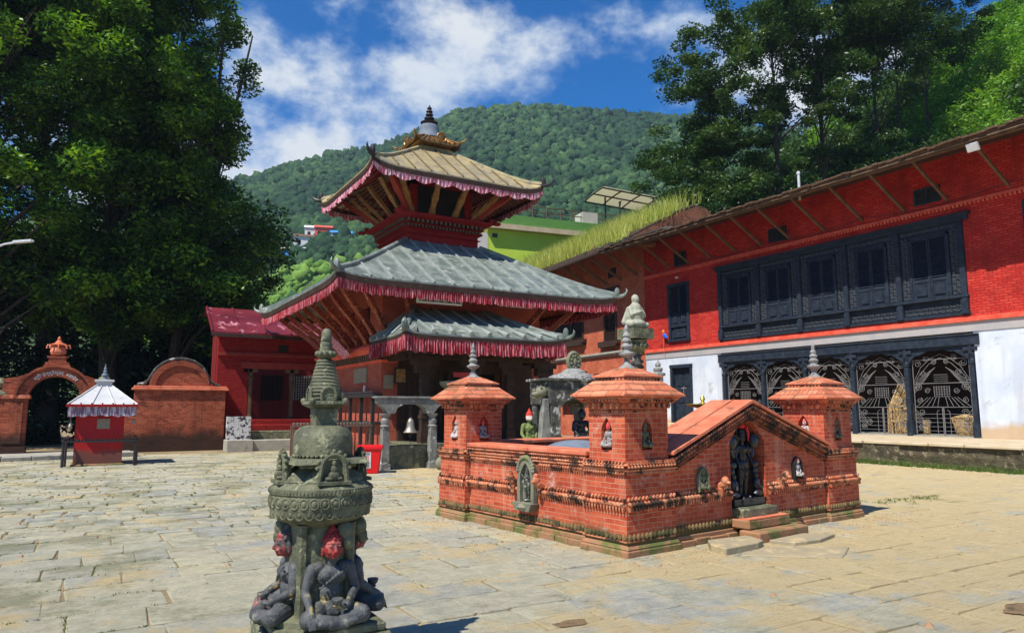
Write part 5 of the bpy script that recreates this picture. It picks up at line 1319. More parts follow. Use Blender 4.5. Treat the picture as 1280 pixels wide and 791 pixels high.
def scroll(mb, cx, cz, r, t0, turns, x, rad=.011, sgn=1):
    pts = []
    for k in range(int(10*turns)+1):
        u = k/(10*turns); rr = r*(1-.75*u); a = t0+sgn*2*pi*turns*u
        pts.append((x, cx+rr*cos(a), cz+rr*sin(a)))
    mb.tube(pts, rad, 4, False)
def make_grille():
    """one bay of wrought-iron screen, width 1.8 (y -.9..+.9), height 2.75, in the plane x=0"""
    m = MB(); W, Hh = .88, 2.78; T = .0085
    for y in (-W, W, -.02, .02): m.tube([(0,y,0),(0,y,Hh if abs(y) > .5 else .95)], .014, 4)
    for z in (0.02, .95, 1.75, 2.55): m.tube([(0,-W,z),(0,W,z)], .014, 4)
    for k in range(6): m.tube([(0,-W,.14*k+.02),(0,W,.14*k+.02)], .008, 4, False)
    for k in range(5):   # pagoda motif built from bars
        z = 1.30+.08*k; w = .30-.0*k; m.tube([(0,-w*.8,z),(0,w*.8,z)], T, 4, False)
    for k in range(7):
        y = -.24+.08*k; m.tube([(0,y,1.30),(0,y,1.66)], .008, 4, False)
    for k in range(5): m.tube([(0,-.22+.0*k,1.75+.07*k),(0,.22,1.75+.07*k)], .008, 4, False)
    for s_ in (-1,1):
        for k in range(5):     # eaves lines falling outward
            m.tube([(0,s_*(.16+.03*k),2.28-.03*k),(0,s_*(W-.02),1.80-.09*k)], T, 4, False)
            m.tube([(0,s_*(.10+.09*k),1.28),(0,s_*(.16+.17*k),.97)], T, 4, False)
        m.tube([(0,0,2.72),(0,s_*.30,2.58),(0,s_*.62,2.30),(0,s_*W,1.80)], T, 4, False)
        m.tube([(0,0,2.60),(0,s_*.35,2.40),(0,s_*.75,1.95),(0,s_*W,1.40)], T, 4, False)
        for (y, z, r, t0, sg) in ((.72,2.42,.13,0,1),(.42,2.58,.11,1,-1),(.20,2.46,.09,2,1),(.56,2.10,.10,0,-1),(.74,1.62,.13,1,1),(.45,1.50,.10,3,-1),(.72,1.18,.10,2,1),(.68,.78,.12,0,-1),(.52,.42,.12,1,1),(.74,.28,.09,3,1)):
            scroll(m, s_*y, z, r, t0, 1.6, 0, .009, sg*s_)
        for k in range(4): m.tube([(0,s_*.60,.18+.09*k),(0,s_*(.86),.50+.12*k)], T, 4, False)
        m.tube([(0,s_*.2,.04),(0,s_*.2,.75)]+[(0,s_*(.2-.09*(1-cos(a))),.75+.10*sin(a)) for a in (.5,1.0,1.5)], T, 4, False)
    me = m.mesh('iron_grille'); me.materials.append(M['whiteiron']); return me
def long_building():
    root = thing('courtyard_building', 'long two-storey building with red upper wall, white ground floor, carved black windows and iron screens', 'building', (0,0,0))
    XW = 24.0; th = .45; ya, yb = 4.0, 27.6
    bays = [12.15, 14.28, 16.31, 18.35, 20.40, 22.50]
    w = MB()   # ground floor, whitewashed
    w.box(XW, XW+th, ya, 12.02, LZ-.7, 4.02); w.box(XW, XW+th, 22.62, 24.40, LZ-.7, 4.02); w.box(XW, XW+th, 25.86, yb, LZ-.7, 4.02)
    w.box(XW, XW+th, 24.40, 25.86, 3.63, 4.02); w.box(XW, XW+th, 24.40, 25.86, -.02, .90)
    w.build('ground_floor_wall', M['white_wall'], root)
    w = MB(); w.box(XW-.03, XW+th, ya, yb, 4.02, 4.34); w.build('grey_band', M['grey_band'], root)
    w = MB(); w.box(XW-.10, XW+.1, ya, yb, 4.34, 4.42); w.box(XW-.06, XW+.1, ya, yb, 4.42, 4.50); w.build('string_course', M['redtrim'], root)
    w = MB()
    w.box(XW, XW+th, ya, 12.10, 4.50, 9.9); w.box(XW, XW+th, 22.56, 24.46, 4.50, 9.9); w.box(XW, XW+th, 25.86, yb, 4.50, 9.9)
    w.box(XW, XW+th, 24.46, 25.86, 4.50, 4.80); w.box(XW, XW+th, 24.46, 25.86, 7.52, 9.9)
    w.box(XW, XW+th, 12.10, 22.56, 4.50, 4.62); w.box(XW, XW+th, 12.10, 22.56, 7.78, 9.9)
    w.build('upper_wall', M['red_paint'], root)
    w = MB(); w.box(XW-.05,XW+.02,ya,yb,8.18,8.26); dentils(w, XW-.03, XW+.1, ya, yb, 8.09, 8.18, .06, .13, .55, sides=(3,)); w.build('brick_string', M['redtrim'], root)
    # rooms behind, floor and back wall with indoor shade put into its colour
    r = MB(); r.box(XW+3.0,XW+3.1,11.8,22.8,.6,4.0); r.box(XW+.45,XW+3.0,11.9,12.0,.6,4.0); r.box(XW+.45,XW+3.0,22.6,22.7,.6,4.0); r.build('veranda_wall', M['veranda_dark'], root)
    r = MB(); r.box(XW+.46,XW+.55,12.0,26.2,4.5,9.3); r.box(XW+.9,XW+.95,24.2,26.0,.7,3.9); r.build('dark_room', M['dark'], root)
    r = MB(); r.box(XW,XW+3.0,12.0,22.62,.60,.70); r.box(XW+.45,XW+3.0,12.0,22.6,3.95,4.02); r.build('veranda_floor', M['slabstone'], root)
    # colonnade with lintel and scalloped arches
    for y in bays:
        c = MB(); c.box(XW-.02,XW+.20,y-.10,y+.10,LZ+.0,LZ+.5); c.box(XW,XW+.17,y-.075,y+.075,LZ+.5,3.05); c.box(XW-.02,XW+.19,y-.09,y+.09,3.0,3.10)
        c.lathe(XW+.085,y,[(.10,3.10),(.07,3.18),(.10,3.26),(.11,3.34),(.07,3.42),(.09,3.50)],10); c.box(XW-.03,XW+.2,y-.22,y+.22,3.42,3.54); c.box(XW-.04,XW+.2,y-.05,y+.05,3.30,3.62)
        c.build('column', M['blackwood'], root, bevel=.008)
    l = MB(); l.box(XW-.06,XW+.24,11.85,22.75,3.60,3.90); l.box(XW-.09,XW+.2,11.85,22.75,3.90,3.955); l.build('lintel', M['blackwood'], root, bevel=.01)
    for i in range(5):
        y0, y1 = bays[i]+.08, bays[i+1]-.08; n = 9; lo = []
        for k in range(n*3+1):
            u = k/(n*3); a = .12+.42*sin(pi*u)**.6; a -= .05*abs(sin(u*pi*n/1.0*.5*1.0)); lo.append((y0+(y1-y0)*u, 3.0+a))
        m = MB(); m.strip(lo, [(p[0], 3.598) for p in lo], 'x', XW+.03, XW+.11); m.build('arch_board', M['blackwood'], root)
    gm = make_grille()
    for i in range(5):
        o = bpy.data.objects.new('iron_grille', gm); C.objects.link(o); o.parent = root; o.location = (XW+.16, (bays[i]+bays[i+1])/2, LZ+.02); o.scale = (1, 1.04, .985)
    # five-bay carved window
    f = MB(); f.box(XW-.08,XW+.10,11.88,22.72,7.66,7.86); f.box(XW-.14,XW+.05,11.80,22.80,7.80,7.90); f.build('window_head', M['blackwood'], root, bevel=.012)
    f = MB(); f.box(XW-.12,XW+.15,12.02,22.60,5.13,5.22); f.box(XW-.07,XW+.15,12.02,22.60,4.56,4.66); f.build('window_sill', M['blackwood'], root, bevel=.01)
    for y in bays:
        m = MB(); m.box(XW-.10,XW+.10,y-.09,y+.09,4.58,7.68); m.box(XW-.14,XW+.0,y-.11,y+.11,4.60,5.05); m.build('window_post', M['blackwood'], root, bevel=.008)
    for i in range(5):
        y0, y1 = bays[i]+.09, bays[i+1]-.09
        wroot = MB(); 
        for (a, b, c_, d) in ((y0,y1,7.40,7.66),(y0,y0+.30,5.22,7.40),(y1-.30,y1,5.22,7.40)): wroot.box(XW+.02,XW+.08,a,b,c_,d)
        wroot.box(XW+.05,XW+.10,y0,y1,4.66,5.13)
        wn = wroot.build('window', M['blackwood'], root)
        s = MB(); ym = (y0+y1)/2
        s.box(XW-.05,XW+.08,y0+.30,y0+.37,5.22,7.38); s.box(XW-.05,XW+.08,y1-.37,y1-.30,5.22,7.38); s.box(XW-.05,XW+.08,y0+.30,y1-.30,7.31,7.40)
        s.build('frame', M['blackwood'], wn)
        for (a, b) in ((y0+.38, ym-.008), (ym+.008, y1-.38)):
            s = MB(); louvre_leaf(s, a, b, 5.24, 7.30, XW-.0); s.build('shutter', M['blackwood'], wn)
        s = MB(); carve(s, y0+.02, y1-.02, 7.44, 7.64, XW+.0, 0); carve(s, y0+.03, y0+.28, 5.26, 7.42, XW+.0, 0); carve(s, y1-.28, y1-.03, 5.26, 7.42, XW+.0, 0); carve(s, y0+.02, y1-.02, 4.68, 4.98, XW+.03, 0)
        s.build('carving', M['carving_grey'], wn)
    # single shuttered window
    y0, y1 = 24.46, 25.86
    m = MB(); m.box(XW-.07,XW+.10,y0,y0+.14,4.82,7.52); m.box(XW-.07,XW+.10,y1-.14,y1,4.82,7.52); m.box(XW-.10,XW+.10,y0-.03,y1+.03,7.42,7.56); m.box(XW-.10,XW+.1,y0-.03,y1+.03,4.76,4.86); m.box(XW-.07,XW+.1,y0+.14,y1-.14,5.45,5.55)
    wn = m.build('window', M['blackwood'], root, bevel=.008)
    for (a, b) in ((y0+.15,(y0+y1)/2-.008),((y0+y1)/2+.008,y1-.15)):
        m = MB(); louvre_leaf(m, a, b, 5.56, 7.40, XW+.03); m.build('shutter', M['blackwood'], wn)
    m = MB(); m.box(XW+.03,XW+.08,y0+.14,y1-.14,4.86,5.45); m.frust(XW+.02,(y0+y1)/2,4.95,.03,.42,5.36,.03,.40); m.build('apron_panel', M['blackwood'], wn)
    # small attic windows
    for yc, w2, z0, z1 in ((13.12,.44,8.46,9.02),(19.27,.44,8.42,9.0),(24.95,.40,8.38,9.05),(9.0,.44,8.46,9.02)):
        m = MB(); m.box(XW-.03,XW+.04,yc-w2,yc+w2,z0,z1); wn = m.build('attic_window', M['dark'], root)
        m = MB()
        for (a,b,c_,d) in ((yc-w2,yc-w2+.07,z0,z1),(yc+w2-.07,yc+w2,z0,z1),(yc-w2+.07,yc+w2-.07,z0,z0+.06),(yc-w2+.07,yc+w2-.07,z1-.06,z1),(yc-.03,yc+.03,z0+.06,z1-.06)): m.box(XW-.06,XW-.032,a,b,c_,d)
        for k in range(4): m.box(XW-.05,XW-.034,yc-w2+.07,yc+w2-.07,z0+.12+.11*k,z0+.14+.11*k)
        m.build('frame', M['blackwood'], wn)
    # side window at the right edge of the view and wall lamp
    m = MB(); m.box(XW-.04,XW+.05,9.3,10.32,6.3,7.85); m.build('window', M['blackwood'], root)
    # panelled door
    m = MB(); m.box(XW-.05,XW+.2,24.40,24.54,.90,3.63); m.box(XW-.05,XW+.2,25.72,25.86,.90,3.63); m.box(XW-.07,XW+.2,24.38,25.88,3.50,3.66); m.build('door_frame', M['blackwood'], root, bevel=.008)
    m = MB(); 
    for a, b in ((24.55,25.11),(25.13,25.71)):
        m.box(XW+.16,XW+.20,a,b,.92,3.49)
        for z0,z1 in ((1.05,1.7),(1.85,2.5),(2.65,3.35)): m.box(XW+.135,XW+.16,a+.08,b-.08,z0,z1)
    d = m.build('door', M['blackwood'], root)
    m = MB(); m.box(XW+.11,XW+.13,24.95,25.3,2.52,2.56); m.box(XW+.10,XW+.13,25.10,25.14,2.28,2.62); m.build('latch', M['whiteiron'], d)
    m = MB(); m.box(XW-.35,XW+.0,24.3,25.95,.70,.92); m.build('doorstep', M['ledgetop'], root, bevel=.02)
    # wires along the red wall
    m = MB()
    for (a, b, z, sg) in ((6,10.6,8.52,.15),(10.6,15.5,8.5,.18),(15.5,20.1,8.48,.14),(20.1,24,8.46,.12)):
        m.tube([(XW-.06,a+(b-a)*k/8,z-sg*sin(pi*k/8)) for k in range(9)], .012, 4)
    m.build('wire', M['iron'], root)
    # roof slab with tiled edge, rafters and struts
    xe, ze = 21.82, 9.42
    r = MB(); r.add([(xe,ya,ze),(xe,yb+.7,ze),(27.5,yb+.7,ze+1.45),(27.5,ya,ze+1.45),(xe,ya,ze+.13),(xe,yb+.7,ze+.13),(27.5,yb+.7,ze+1.6),(27.5,ya,ze+1.6)],[(0,1,2,3),(7,6,5,4),(0,4,5,1),(1,5,6,2),(2,6,7,3),(3,7,4,0)])
    ro = r.build('roof', M['tile_edge'], root)
    e = MB(); RR = random.Random(12); y = ya
    while y < yb+.7:
        L = RR.uniform(.16,.30); e.obox((xe+.10+RR.uniform(-.07,.03),y+L/2,ze+.165+RR.uniform(-.02,.03)),.42,L-.015,.06,Matrix.Rotation(radians(-14+RR.uniform(-5,5)),3,'Y')); 
        if RR.random() < .7: e.obox((xe+.36+RR.uniform(-.05,.05),y+L/2,ze+.26),.40,L-.02,.06,Matrix.Rotation(radians(-15),3,'Y'))
        y += L
    e.build('eave_tiles', M['tile_edge'], ro)
    e = MB(); e.hexa([(xe-.10,yb+.9,ze+.20),(xe-.08,yb-4.0,ze+.23),(xe+.8,yb-4.0,ze+.40),(xe+.8,yb+.9,ze+.62),(xe-.16,yb+.9,ze+.26),(xe-.10,yb-4.0,ze+.27),(xe+.8,yb-4.0,ze+.44),(xe+.8,yb+.9,ze+.68)]); e.build('metal_flashing', M['seam'], ro)
    e = MB(); e.box(xe+.02,xe+.12,ya,yb+.7,ze-.10,ze-.002); e.tube([(xe-.02,ya,ze-.03),(xe-.02,yb+.7,ze-.03)],.035,5); e.build('eave_board', M['brownwood'], ro)
    s = MB(); s.add([(xe+.13,ya,ze-.03),(xe+.13,yb,ze-.03),(XW,yb,ze+.50),(XW,ya,ze+.50),(xe+.13,ya,ze-.01),(xe+.13,yb,ze-.01),(XW,yb,ze+.52),(XW,ya,ze+.52)],[(0,1,2,3),(7,6,5,4),(0,4,5,1),(1,5,6,2),(2,6,7,3),(3,7,4,0)]); s.build('soffit', M['darkwood'], ro)
    for y in (7.0,8.8,10.64,12.48,13.95,15.5,17.11,18.7,20.1,21.5,23.0,24.4,25.7,27.0):
        m = MB(); m.obox(((XW+xe+.35)/2,y,(8.42+9.36)/2+.02),  .08,.085,2.12,Matrix.Rotation(atan2(-(XW-.05-xe-.3),.98),3,'Y')); m.build('roof_strut', M['brownwood'], root)
    return root
long_building()
def ledge():
    # raised stone ledge along the building
    m = MB(); RR = random.Random(31); n = 60; ya, yb = 2.5, 27.2
    V = []
    for i in range(n+1):
        y = ya+(yb-ya)*i/n
        for j in range(8):
            z = -.05+(LZ-.09+.05)*j/7; x = 19.72+ .05*(1-j/7) + .035*mnoise.noise(Vector((y*2.2,z*4,1)))+.02*mnoise.noise(Vector((y*7,z*9,4)))
            if j > 4 and 9.2 < y < 12 : x += .02
            V.append((x, y, z))
    F = [(i*8+j, i*8+j+1, (i+1)*8+j+1, (i+1)*8+j) for i in range(n) for j in range(7)]
    m.add(V, F); m.box(19.85,24,ya,yb,-.05,LZ-.10)
    w = m.build('stone_ledge', M['ledge'], None, smooth=False)
    tag(w, 'long low rubble ledge green with moss, running below the red and white building', 'ledge')
    t = MB(); y = ya
    while y < yb:
        L = RR.uniform(.7,1.4); t.box(19.66+RR.uniform(-.04,.03),20.5,y+.01,min(y+L,yb)-.01,LZ-.10,LZ-.02+RR.uniform(-.012,.012)); y += L
    t.box(20.5,24.0,ya,yb,LZ-.10,LZ-.012)
    t.build('ledge_top', M['ledgetop'], w, bevel=.015)
ledge()
def straw(loc, h, w, lab, ln):
    r = random.Random(int(loc[1]*10)); m = MB()
    for k in range(150):
        a = r.uniform(0, 2*pi); q = sqrt(r.random()); t = r.uniform(.75,1)
        m.tube([(q*w*cos(a), q*w*sin(a), 0), (q*w*.62*cos(a)+ln*.5, q*w*.62*sin(a)+r.uniform(-.04,.04), h*.55), (q*w*.45*cos(a+.3)+r.uniform(-.05,.05), ln+q*w*.45*sin(a+.3), h*t)], .018, 4, False)
    for z, s_ in ((.25,1),(.55,.8)): m.tube([(w*.9*s_*cos(2*pi*k/12), w*.9*s_*sin(2*pi*k/12)+ln*z*.6, h*z) for k in range(13)], .03, 5)
    tag(m.build('straw_bundle', M['straw'], None, loc, smooth=False), lab, 'straw bundle')
straw((24.6,15.05,.72),1.75,.34,'taller dry straw bundle leaning behind the iron screen, left of its twin', -.25)
straw((24.6,14.62,.72),1.55,.22,'slimmer straw bundle with a loose top, right one of the pair behind the iron screen', .05)
def basket():
    m = MB(); m.lathe(0,0,[(.24,0),(.30,.1),(.34,.40),(.36,.55),(.38,.60),(.33,.62),(.2,.66),(.05,.70)],18)
    for k in range(18): a = 2*pi*k/18; m.tube([(.26*cos(a),.26*sin(a),.02),(.35*cos(a),.35*sin(a),.42),(.39*cos(a),.39*sin(a),.60)],.018,4)
    tag(m.build('wicker_basket', M['straw'], None, (24.75,12.85,.70), smooth=True, ang=30), 'round wicker basket behind the rightmost iron screen bay', 'basket')
    m = MB(); m.box(-.1,.1,-.05,.05,0,.5); m.box(-.07,.07,-.08,-.052,.05,.45)
    tag(m.build('wooden_post_stub', M['straw'], None, (24.5,14.0,.70)), 'short pale wooden stub standing behind the right iron screens', 'post')
basket()
def bits():
    r = thing('floodlight', 'white square floodlight fixed under the roof edge at the upper right', 'floodlight', (21.9, 10.55, 9.22), 0)
    m = MB(); m.obox((0,0,0),.10,.34,.26,Matrix.Rotation(radians(-25),3,'Y')); m.build('housing', M['lampgrey'], r, bevel=.015)
    m = MB(); m.obox((-.055,0,-.03),.012,.29,.21,Matrix.Rotation(radians(-25),3,'Y')); m.build('lens', M['paper'], r)
    m = MB(); m.tube([(.08,0,.02),(.16,0,.14)],.02,5); m.build('bracket', M['iron'], r)
    m = MB(); m.tube([(0,0,-.4),(0,0,.62)],.05,8); m.lathe(0,0,[(.07,.62),(.07,.70),(.03,.74)],8)
    tag(m.build('roof_pipe', M['lampgrey'], None, (22.9, 17.3, 9.9)), 'short pale vent pipe rising from the tiled roof of the red building', 'pipe')
    r = thing('toy_windmill', 'small blue and orange plastic toy hung low beside the single shuttered window', 'toy', (23.85,26.05,5.0))
    m = MB(); m.ell((0,0,.1),(.06,.13,.12),8,6); m.ell((0,-.12,.02),(.05,.1,.08),8,5); m.build('blue_body', M['blue'], r, smooth=True)
    m = MB(); m.ell((0,.08,.30),(.05,.10,.10),7,5); m.tube([(0,.08,.3),(0,.06,-.9)],.012,4); m.build('orange_top', M['orange'], r, smooth=True)
    m = MB(); m.ell((0,0,0),(.10,.07,.05),8,5); m.tube([(0,0,0),(.12,0,.02)],.02,5); tag(m.build('wall_lamp', M['lampgrey'], None, (23.85,25.1,7.82), smooth=True), 'tiny pale wall lamp above the single shuttered window', 'lamp')
bits()
# ------------------------------------------------------------------ bare brick wing with overgrown roof
def wing():
    A = radians(-6)   # turned a little away
    root = thing('brick_wing', 'bare orange brick wing adjoining the red building, its lower roof overgrown with yellow grass', 'building', (24.0, 27.62, 0), A)
    L = 18.0
    ops = [(2.6,3.9,5.25,8.0),(6.2,10.6,5.6,8.3)]   # window openings (y0,y1,z0,z1)
    low = [(3.2,4.6,.0,3.3),(6.2,8.8,1.2,3.5),(9.6,12.2,1.0,3.5),(13.2,15.5,0,3.5)]
    def wall_with(ops, z0, z1, mb):
        ys = 0.0
        for (a, b, c, d) in ops:
            mb.box(0,.45,ys,a,z0,z1); 
            if c > z0: mb.box(0,.45,a,b,z0,c)
            if d < z1: mb.box(0,.45,a,b,d,z1)
            ys = b
        mb.box(0,.45,ys,L,z0,z1)
    w = MB(); wall_with(low, -.05, 4.6, w); wall_with(ops, 4.6, 10.4, w); w.build('brick_wall', M['old_brick'], root)
    w = MB(); w.box(-.18,.1,.02,L,4.55,4.66); w.box(-.10,.1,.02,L,4.45,4.55); w.build('string_course', M['slabstone'], root)
    w = MB(); w.box(.5,.6,0,L,-.05,10.3); w.build('dark_room', M['dark'], root)
    for (a, b, c, d) in ops:
        m = MB(); m.box(-.12,.2,a-.3,b+.3,d,d+.18); m.box(-.25,.2,a-.35,b+.35,c-.20,c); m.box(-.06,.15,a,a+.12,c,d); m.box(-.06,.15,b-.12,b,c,d)
        n = max(1, int((b-a)/1.4))
        for k in range(1, n): y = a+(b-a)*k/n; m.box(-.06,.15,y-.07,y+.07,c,d)
        m.box(-.32,.0,a-.2,b+.2,c-.34,c-.2)
        wn = m.build('window', M['darkwood'], root)
        m = MB()
        for k in range(int((b-a)/.12)): m.box(.06,.09,a+.06+.12*k,a+.09+.12*k,c,d)
        for k in range(int((d-c)/.14)): m.box(.05,.06,a,b,c+.14*k,c+.03+.14*k)
        m.build('lattice', M['darkwood'], wn)
    for (a, b, c, d) in low:
        m = MB(); m.box(-.10,.2,a-.35,b+.35,d,d+.22); m.box(-.05,.15,a,a+.14,max(c,0),d); m.box(-.05,.15,b-.14,b,max(c,0),d)
        n = 10; lo = [(a+.1+(b-a-.2)*k/n, d-.5+.38*sin(pi*k/n)**.6) for k in range(n+1)]; m.strip(lo, [(p[0], d-.002) for p in lo], 'x', 0, .1)
        m.build('opening_frame', M['darkwood'], root)
    for yc in (3.0, 9.0, 13.5):
        m = MB(); m.box(-.03,.05,yc-.4,yc+.4,8.75,9.25); m.build('attic_window', M['dark'], root)
    m = MB(); 
    xe = -2.2; ze = 9.55
    m.add([(xe,-.1,ze),(xe,L,ze),(3.3,L,ze+2.75),(3.3,-.1,ze+2.75),(xe,-.1,ze+.22),(xe,L,ze+.22),(3.3,L,ze+2.95),(3.3,-.1,ze+2.95)],[(0,1,2,3),(7,6,5,4),(0,4,5,1),(1,5,6,2),(2,6,7,3),(3,7,4,0)])
    ro = m.build('overgrown_roof', M['tile_dark'], root)
    for k in range(12):
        y = .6+k*1.5; m = MB(); m.obox((-.98,y,9.0),.11,.12,2.25,Matrix.Rotation(atan2(-2.0,1.05),3,'Y')); m.build('roof_strut', M['brownwood'], root)
    m = MB(); m.box(xe-.02,xe+.1,-.1,L,ze-.1,ze-.002); m.build('eave_board', M['darkwood'], ro)
    # grey metal flashing at the corner and the brick gable rising between the roofs

    m = MB(); m.prism([(-1.9,9.7),(.2,10.85),(1.6,11.6),(2.7,12.05),(3.4,12.0),(4.1,11.4),(4.7,9.7)],'y',-.95,-.55)
    m.build('brick_gable', M['gable_brick'], root)
    m = MB(); m.tube([(-1.9,-.75,9.78),(.2,-.75,10.93),(1.6,-.75,11.68),(2.7,-.75,12.13),(3.4,-.75,12.08),(4.1,-.75,11.48),(4.6,-.75,9.9)],.08,6); m.build('gable_edge', M['tile_dark'], root)
    return root, A, xe, ze, L
wr, wA, wxe, wze, wL = wing()
R = random.Random(17); sp = []
for k in range(6500):
    lx = R.uniform(-2.1, 3.2); ly = R.uniform(-.9, wL)
    if mnoise.noise(Vector((lx*.6, ly*.5, 0))) + R.random()*.4 < .06: continue
    z = wze + .2 + (lx+2.2)*2.75/5.5
    sp.append((24.0+lx*cos(wA)-ly*sin(wA), 27.62+lx*sin(wA)+ly*cos(wA), z))
o = blades('roof_grass', sp, M['drygrass'],   .15, 1.25, .013, 'tall yellow green grass and weeds covering the brick wing roof', 'grass', per=(4,9), spread=.20, lean=.55, seed=6)

# ------------------------------------------------------------------ lime green house behind with railing and canopy
def green_house():
    root = thing('lime_green_house', 'lime green flat roofed house with pale side wall standing behind the pagoda and grassy roof', 'house', (25.9, 48, 0), radians(-9))
    m = MB(); m.box(0,12,0,8,-.05,15.55); m.build('front_wall', M['green_wall'], root)
    m = MB(); m.box(-1.25,-.002,-.02,8,-.05,15.2); m.build('side_wall', M['pale_wall'], root)
    m = MB(); m.box(-.1,12,-.35,8.2,15.95,16.75); m.build('parapet', M['green_dark'], root)
    m = MB(); m.box(-.3,12,-.5,8.2,15.55,15.95); m.build('roof_slab', M['ledgetop'], root)
    m = MB(); m.box(.35,.75,-.12,-.01,14.9,15.2); m.build('wall_lamp', M['iron'], root)
    m = MB(); m.box(8.2,9.6,-.2,1.2,16.7,17.7); m.build('stair_head', M['cream_panel'], root)
    r = MB()
    for z in (17.25,17.7): r.tube([(2.5,-.1,z),(11.5,-.1,z)],.045,5)
    for k in range(8): r.tube([(2.5+k*1.25,-.1,16.7),(2.5+k*1.25,-.1,17.7)],.045,5)
    r.tube([(8.4,-.1,17.7),(8.4,-.1,16.75)],.05,5)
    r.build('railing', M['rust'], root)
    cp = thing('roof_canopy', 'cream curved terrace canopy on thin dark posts above the grassy roof', 'canopy', (37.2, 47.8, 15.9))
    m = MB(); lo = []; hi = []
    for k in range(9):
        u = k/8; y = 2.8*u; z = 4.8-.55*u**1.6; lo.append((y, z)); hi.append((y, z+.05))
    m.strip(lo, hi, 'x', 0, 8.6); m.build('curved_sheet', M['panel'], cp)
    m = MB()
    for x in (0,2.1,4.3,6.4,8.6): m.tube([(x, y, z-.05) for y, z in lo], .07, 5)
    for i in (0,4,8): m.tube([(0,lo[i][0],lo[i][1]-.1),(8.6,lo[i][0],lo[i][1]-.1)], .07, 5)
    m.build('ribs', M['iron'], cp)
    m = MB()
    for x, y, t in ((1.4,1.6,4.5),(1.9,.2,3.8),(6.4,1.6,4.5),(6.8,.2,3.8)): m.tube([(x,y,0),(x,y,t)], .08, 6)
    m.tube([(1.9,.2,3.2),(2.9,1.2,4.3)], .05, 5); m.tube([(6.8,.2,3.2),(7.8,1.2,4.3)], .05, 5)
    m.build('post', M['iron'], cp)
green_house()

# ------------------------------------------------------------------ gate, walls and booth on the left
def gate():
    root = thing('brick_gateway', 'arched red brick gateway with white lettering on the arch and urn finial', 'gateway', (-1.17, 30.0, 0))
    for s_ in (-1, 1):
        m = MB(); xa, xb = (s_*.78, s_*1.55); xa, xb = min(xa,xb), max(xa,xb)
        m.box(xa,xb,0,.55,-.03,1.95); m.box(xa-.04,xb+.04,-.05,.6,-.03,.30); m.box(xa+.12,xb-.12,-.045,.0,.40,1.80)
        m.box(xa+.02,xb-.02,0,.55,2.05,2.45); m.build('pier', M['gate_brick'], root)
        m = MB(); m.box(xa-.07,xb+.07,-.08,.63,1.93,2.05); m.build('pier_cap', M['coping'], root, bevel=.015)
    ci = [(.78*cos(a), 1.93+.78*sin(a)) for a in [pi*k/20 for k in range(21)]]; co = [(1.12*cos(a), 1.93+1.12*sin(a)) for a in [pi*k/20 for k in range(21)]]
    m = MB(); m.strip(ci, co, 'y', -.02, .50); m.strip([(p[0]*1.0,p[1]) for p in co], [(1.20*cos(a),1.93+1.20*sin(a)) for a in [pi*k/20 for k in range(21)]], 'y', -.10, .58)
    m.build('arch', M['gate_brick'], root)
    m = MB(); m.strip([(.80*cos(a),1.93+.80*sin(a)) for a in [pi*k/20 for k in range(21)]], [(1.05*cos(a),1.93+1.05*sin(a)) for a in [pi*k/20 for k in range(21)]], 'y', -.035, -.021); ab = m.build('arch_band', M['gate_brick'], root)
    def arc_text(txt, a0, size, mat):
        cu = bpy.data.curves.new('gate_lettering', 'FONT'); cu.body = txt; cu.size = size; cu.extrude = .004; cu.align_x = 'CENTER'
        o = bpy.data.objects.new('tmp', cu); C.objects.link(o); dg = bpy.context.evaluated_depsgraph_get(); me = bpy.data.meshes.new_from_object(o.evaluated_get(dg)); bpy.data.objects.remove(o)
        for v in me.vertices:
            a = radians(a0) - v.co.x/.88; r_ = .86+v.co.y; z_ = v.co.z; v.co = (r_*cos(a), -.042-z_, 1.93+r_*sin(a))
        link('lettering', me, mat, root)
    arc_text('\u0936\u094d\u0930\u0940 \u0907\u0928\u094d\u0926\u094d\u0930\u0947\u0936\u094d\u0935\u0930', 105, .17, M['paper']); arc_text('\u092e\u0939\u093e\u0926\u0947\u0935', 58, .16, M['paper'])
    m = MB(); m.frust(0,.24,3.00,.42,.30,3.12,.40,.28); m.box(-.36,.36,-.02,.50,3.12,3.22); m.box(-.27,.27,.02,.46,3.22,3.38); m.box(-.32,.32,0,.5,3.38,3.44); m.build('crest_block', M['gate_brick'], root)
    m = MB(); m.lathe(0,.24,[(.12,3.44),(.22,3.50),(.26,3.60),(.22,3.74),(.14,3.80),(.28,3.86),(.12,3.92),(.10,3.98),(.05,4.02),(.06,4.08),(.01,4.16)],16)
    for k in range(8): a = 2*pi*k/8; m.tube([(.2*cos(a),.24+.2*sin(a),3.82),(.34*cos(a),.24+.34*sin(a),3.84),(.36*cos(a),.24+.36*sin(a),3.72)],.03,5)
    m.build('urn_finial', M['coping'], root, smooth=True)
    for s_ in (-1,1):
        m = MB(); m.lathe(s_*1.50,.25,[(.16,2.45),(.20,2.50),(.24,2.60),(.16,2.72),(.03,2.80)],12) if s_ > 0 else m.lathe(-1.60,.25,[(.36,2.05),(.30,2.16),(.12,2.24),(.19,2.34),(.20,2.46),(.12,2.58),(.03,2.64)],12)
        m.build('ball_finial', M['moss_stone'] if s_ > 0 else M['stone'], root, smooth=True)
    m = MB()
    for s_ in (-1,1): m.prism([(s_*1.02,2.45),(s_*1.24,2.45),(s_*1.52,2.50),(s_*1.52,2.62),(s_*1.20,2.66),(s_*.80,2.80)],'y',.0,.5)
    m.build('shoulder', M['gate_brick'], root)
gate()
m = MB(); m.box(-4.5,-2.75,0,.45,-.03,1.95); m.box(-4.5,-2.72,-.05,.5,1.95,2.06); m.box(-4.0,-2.9,-.03,.0,.35,1.8)
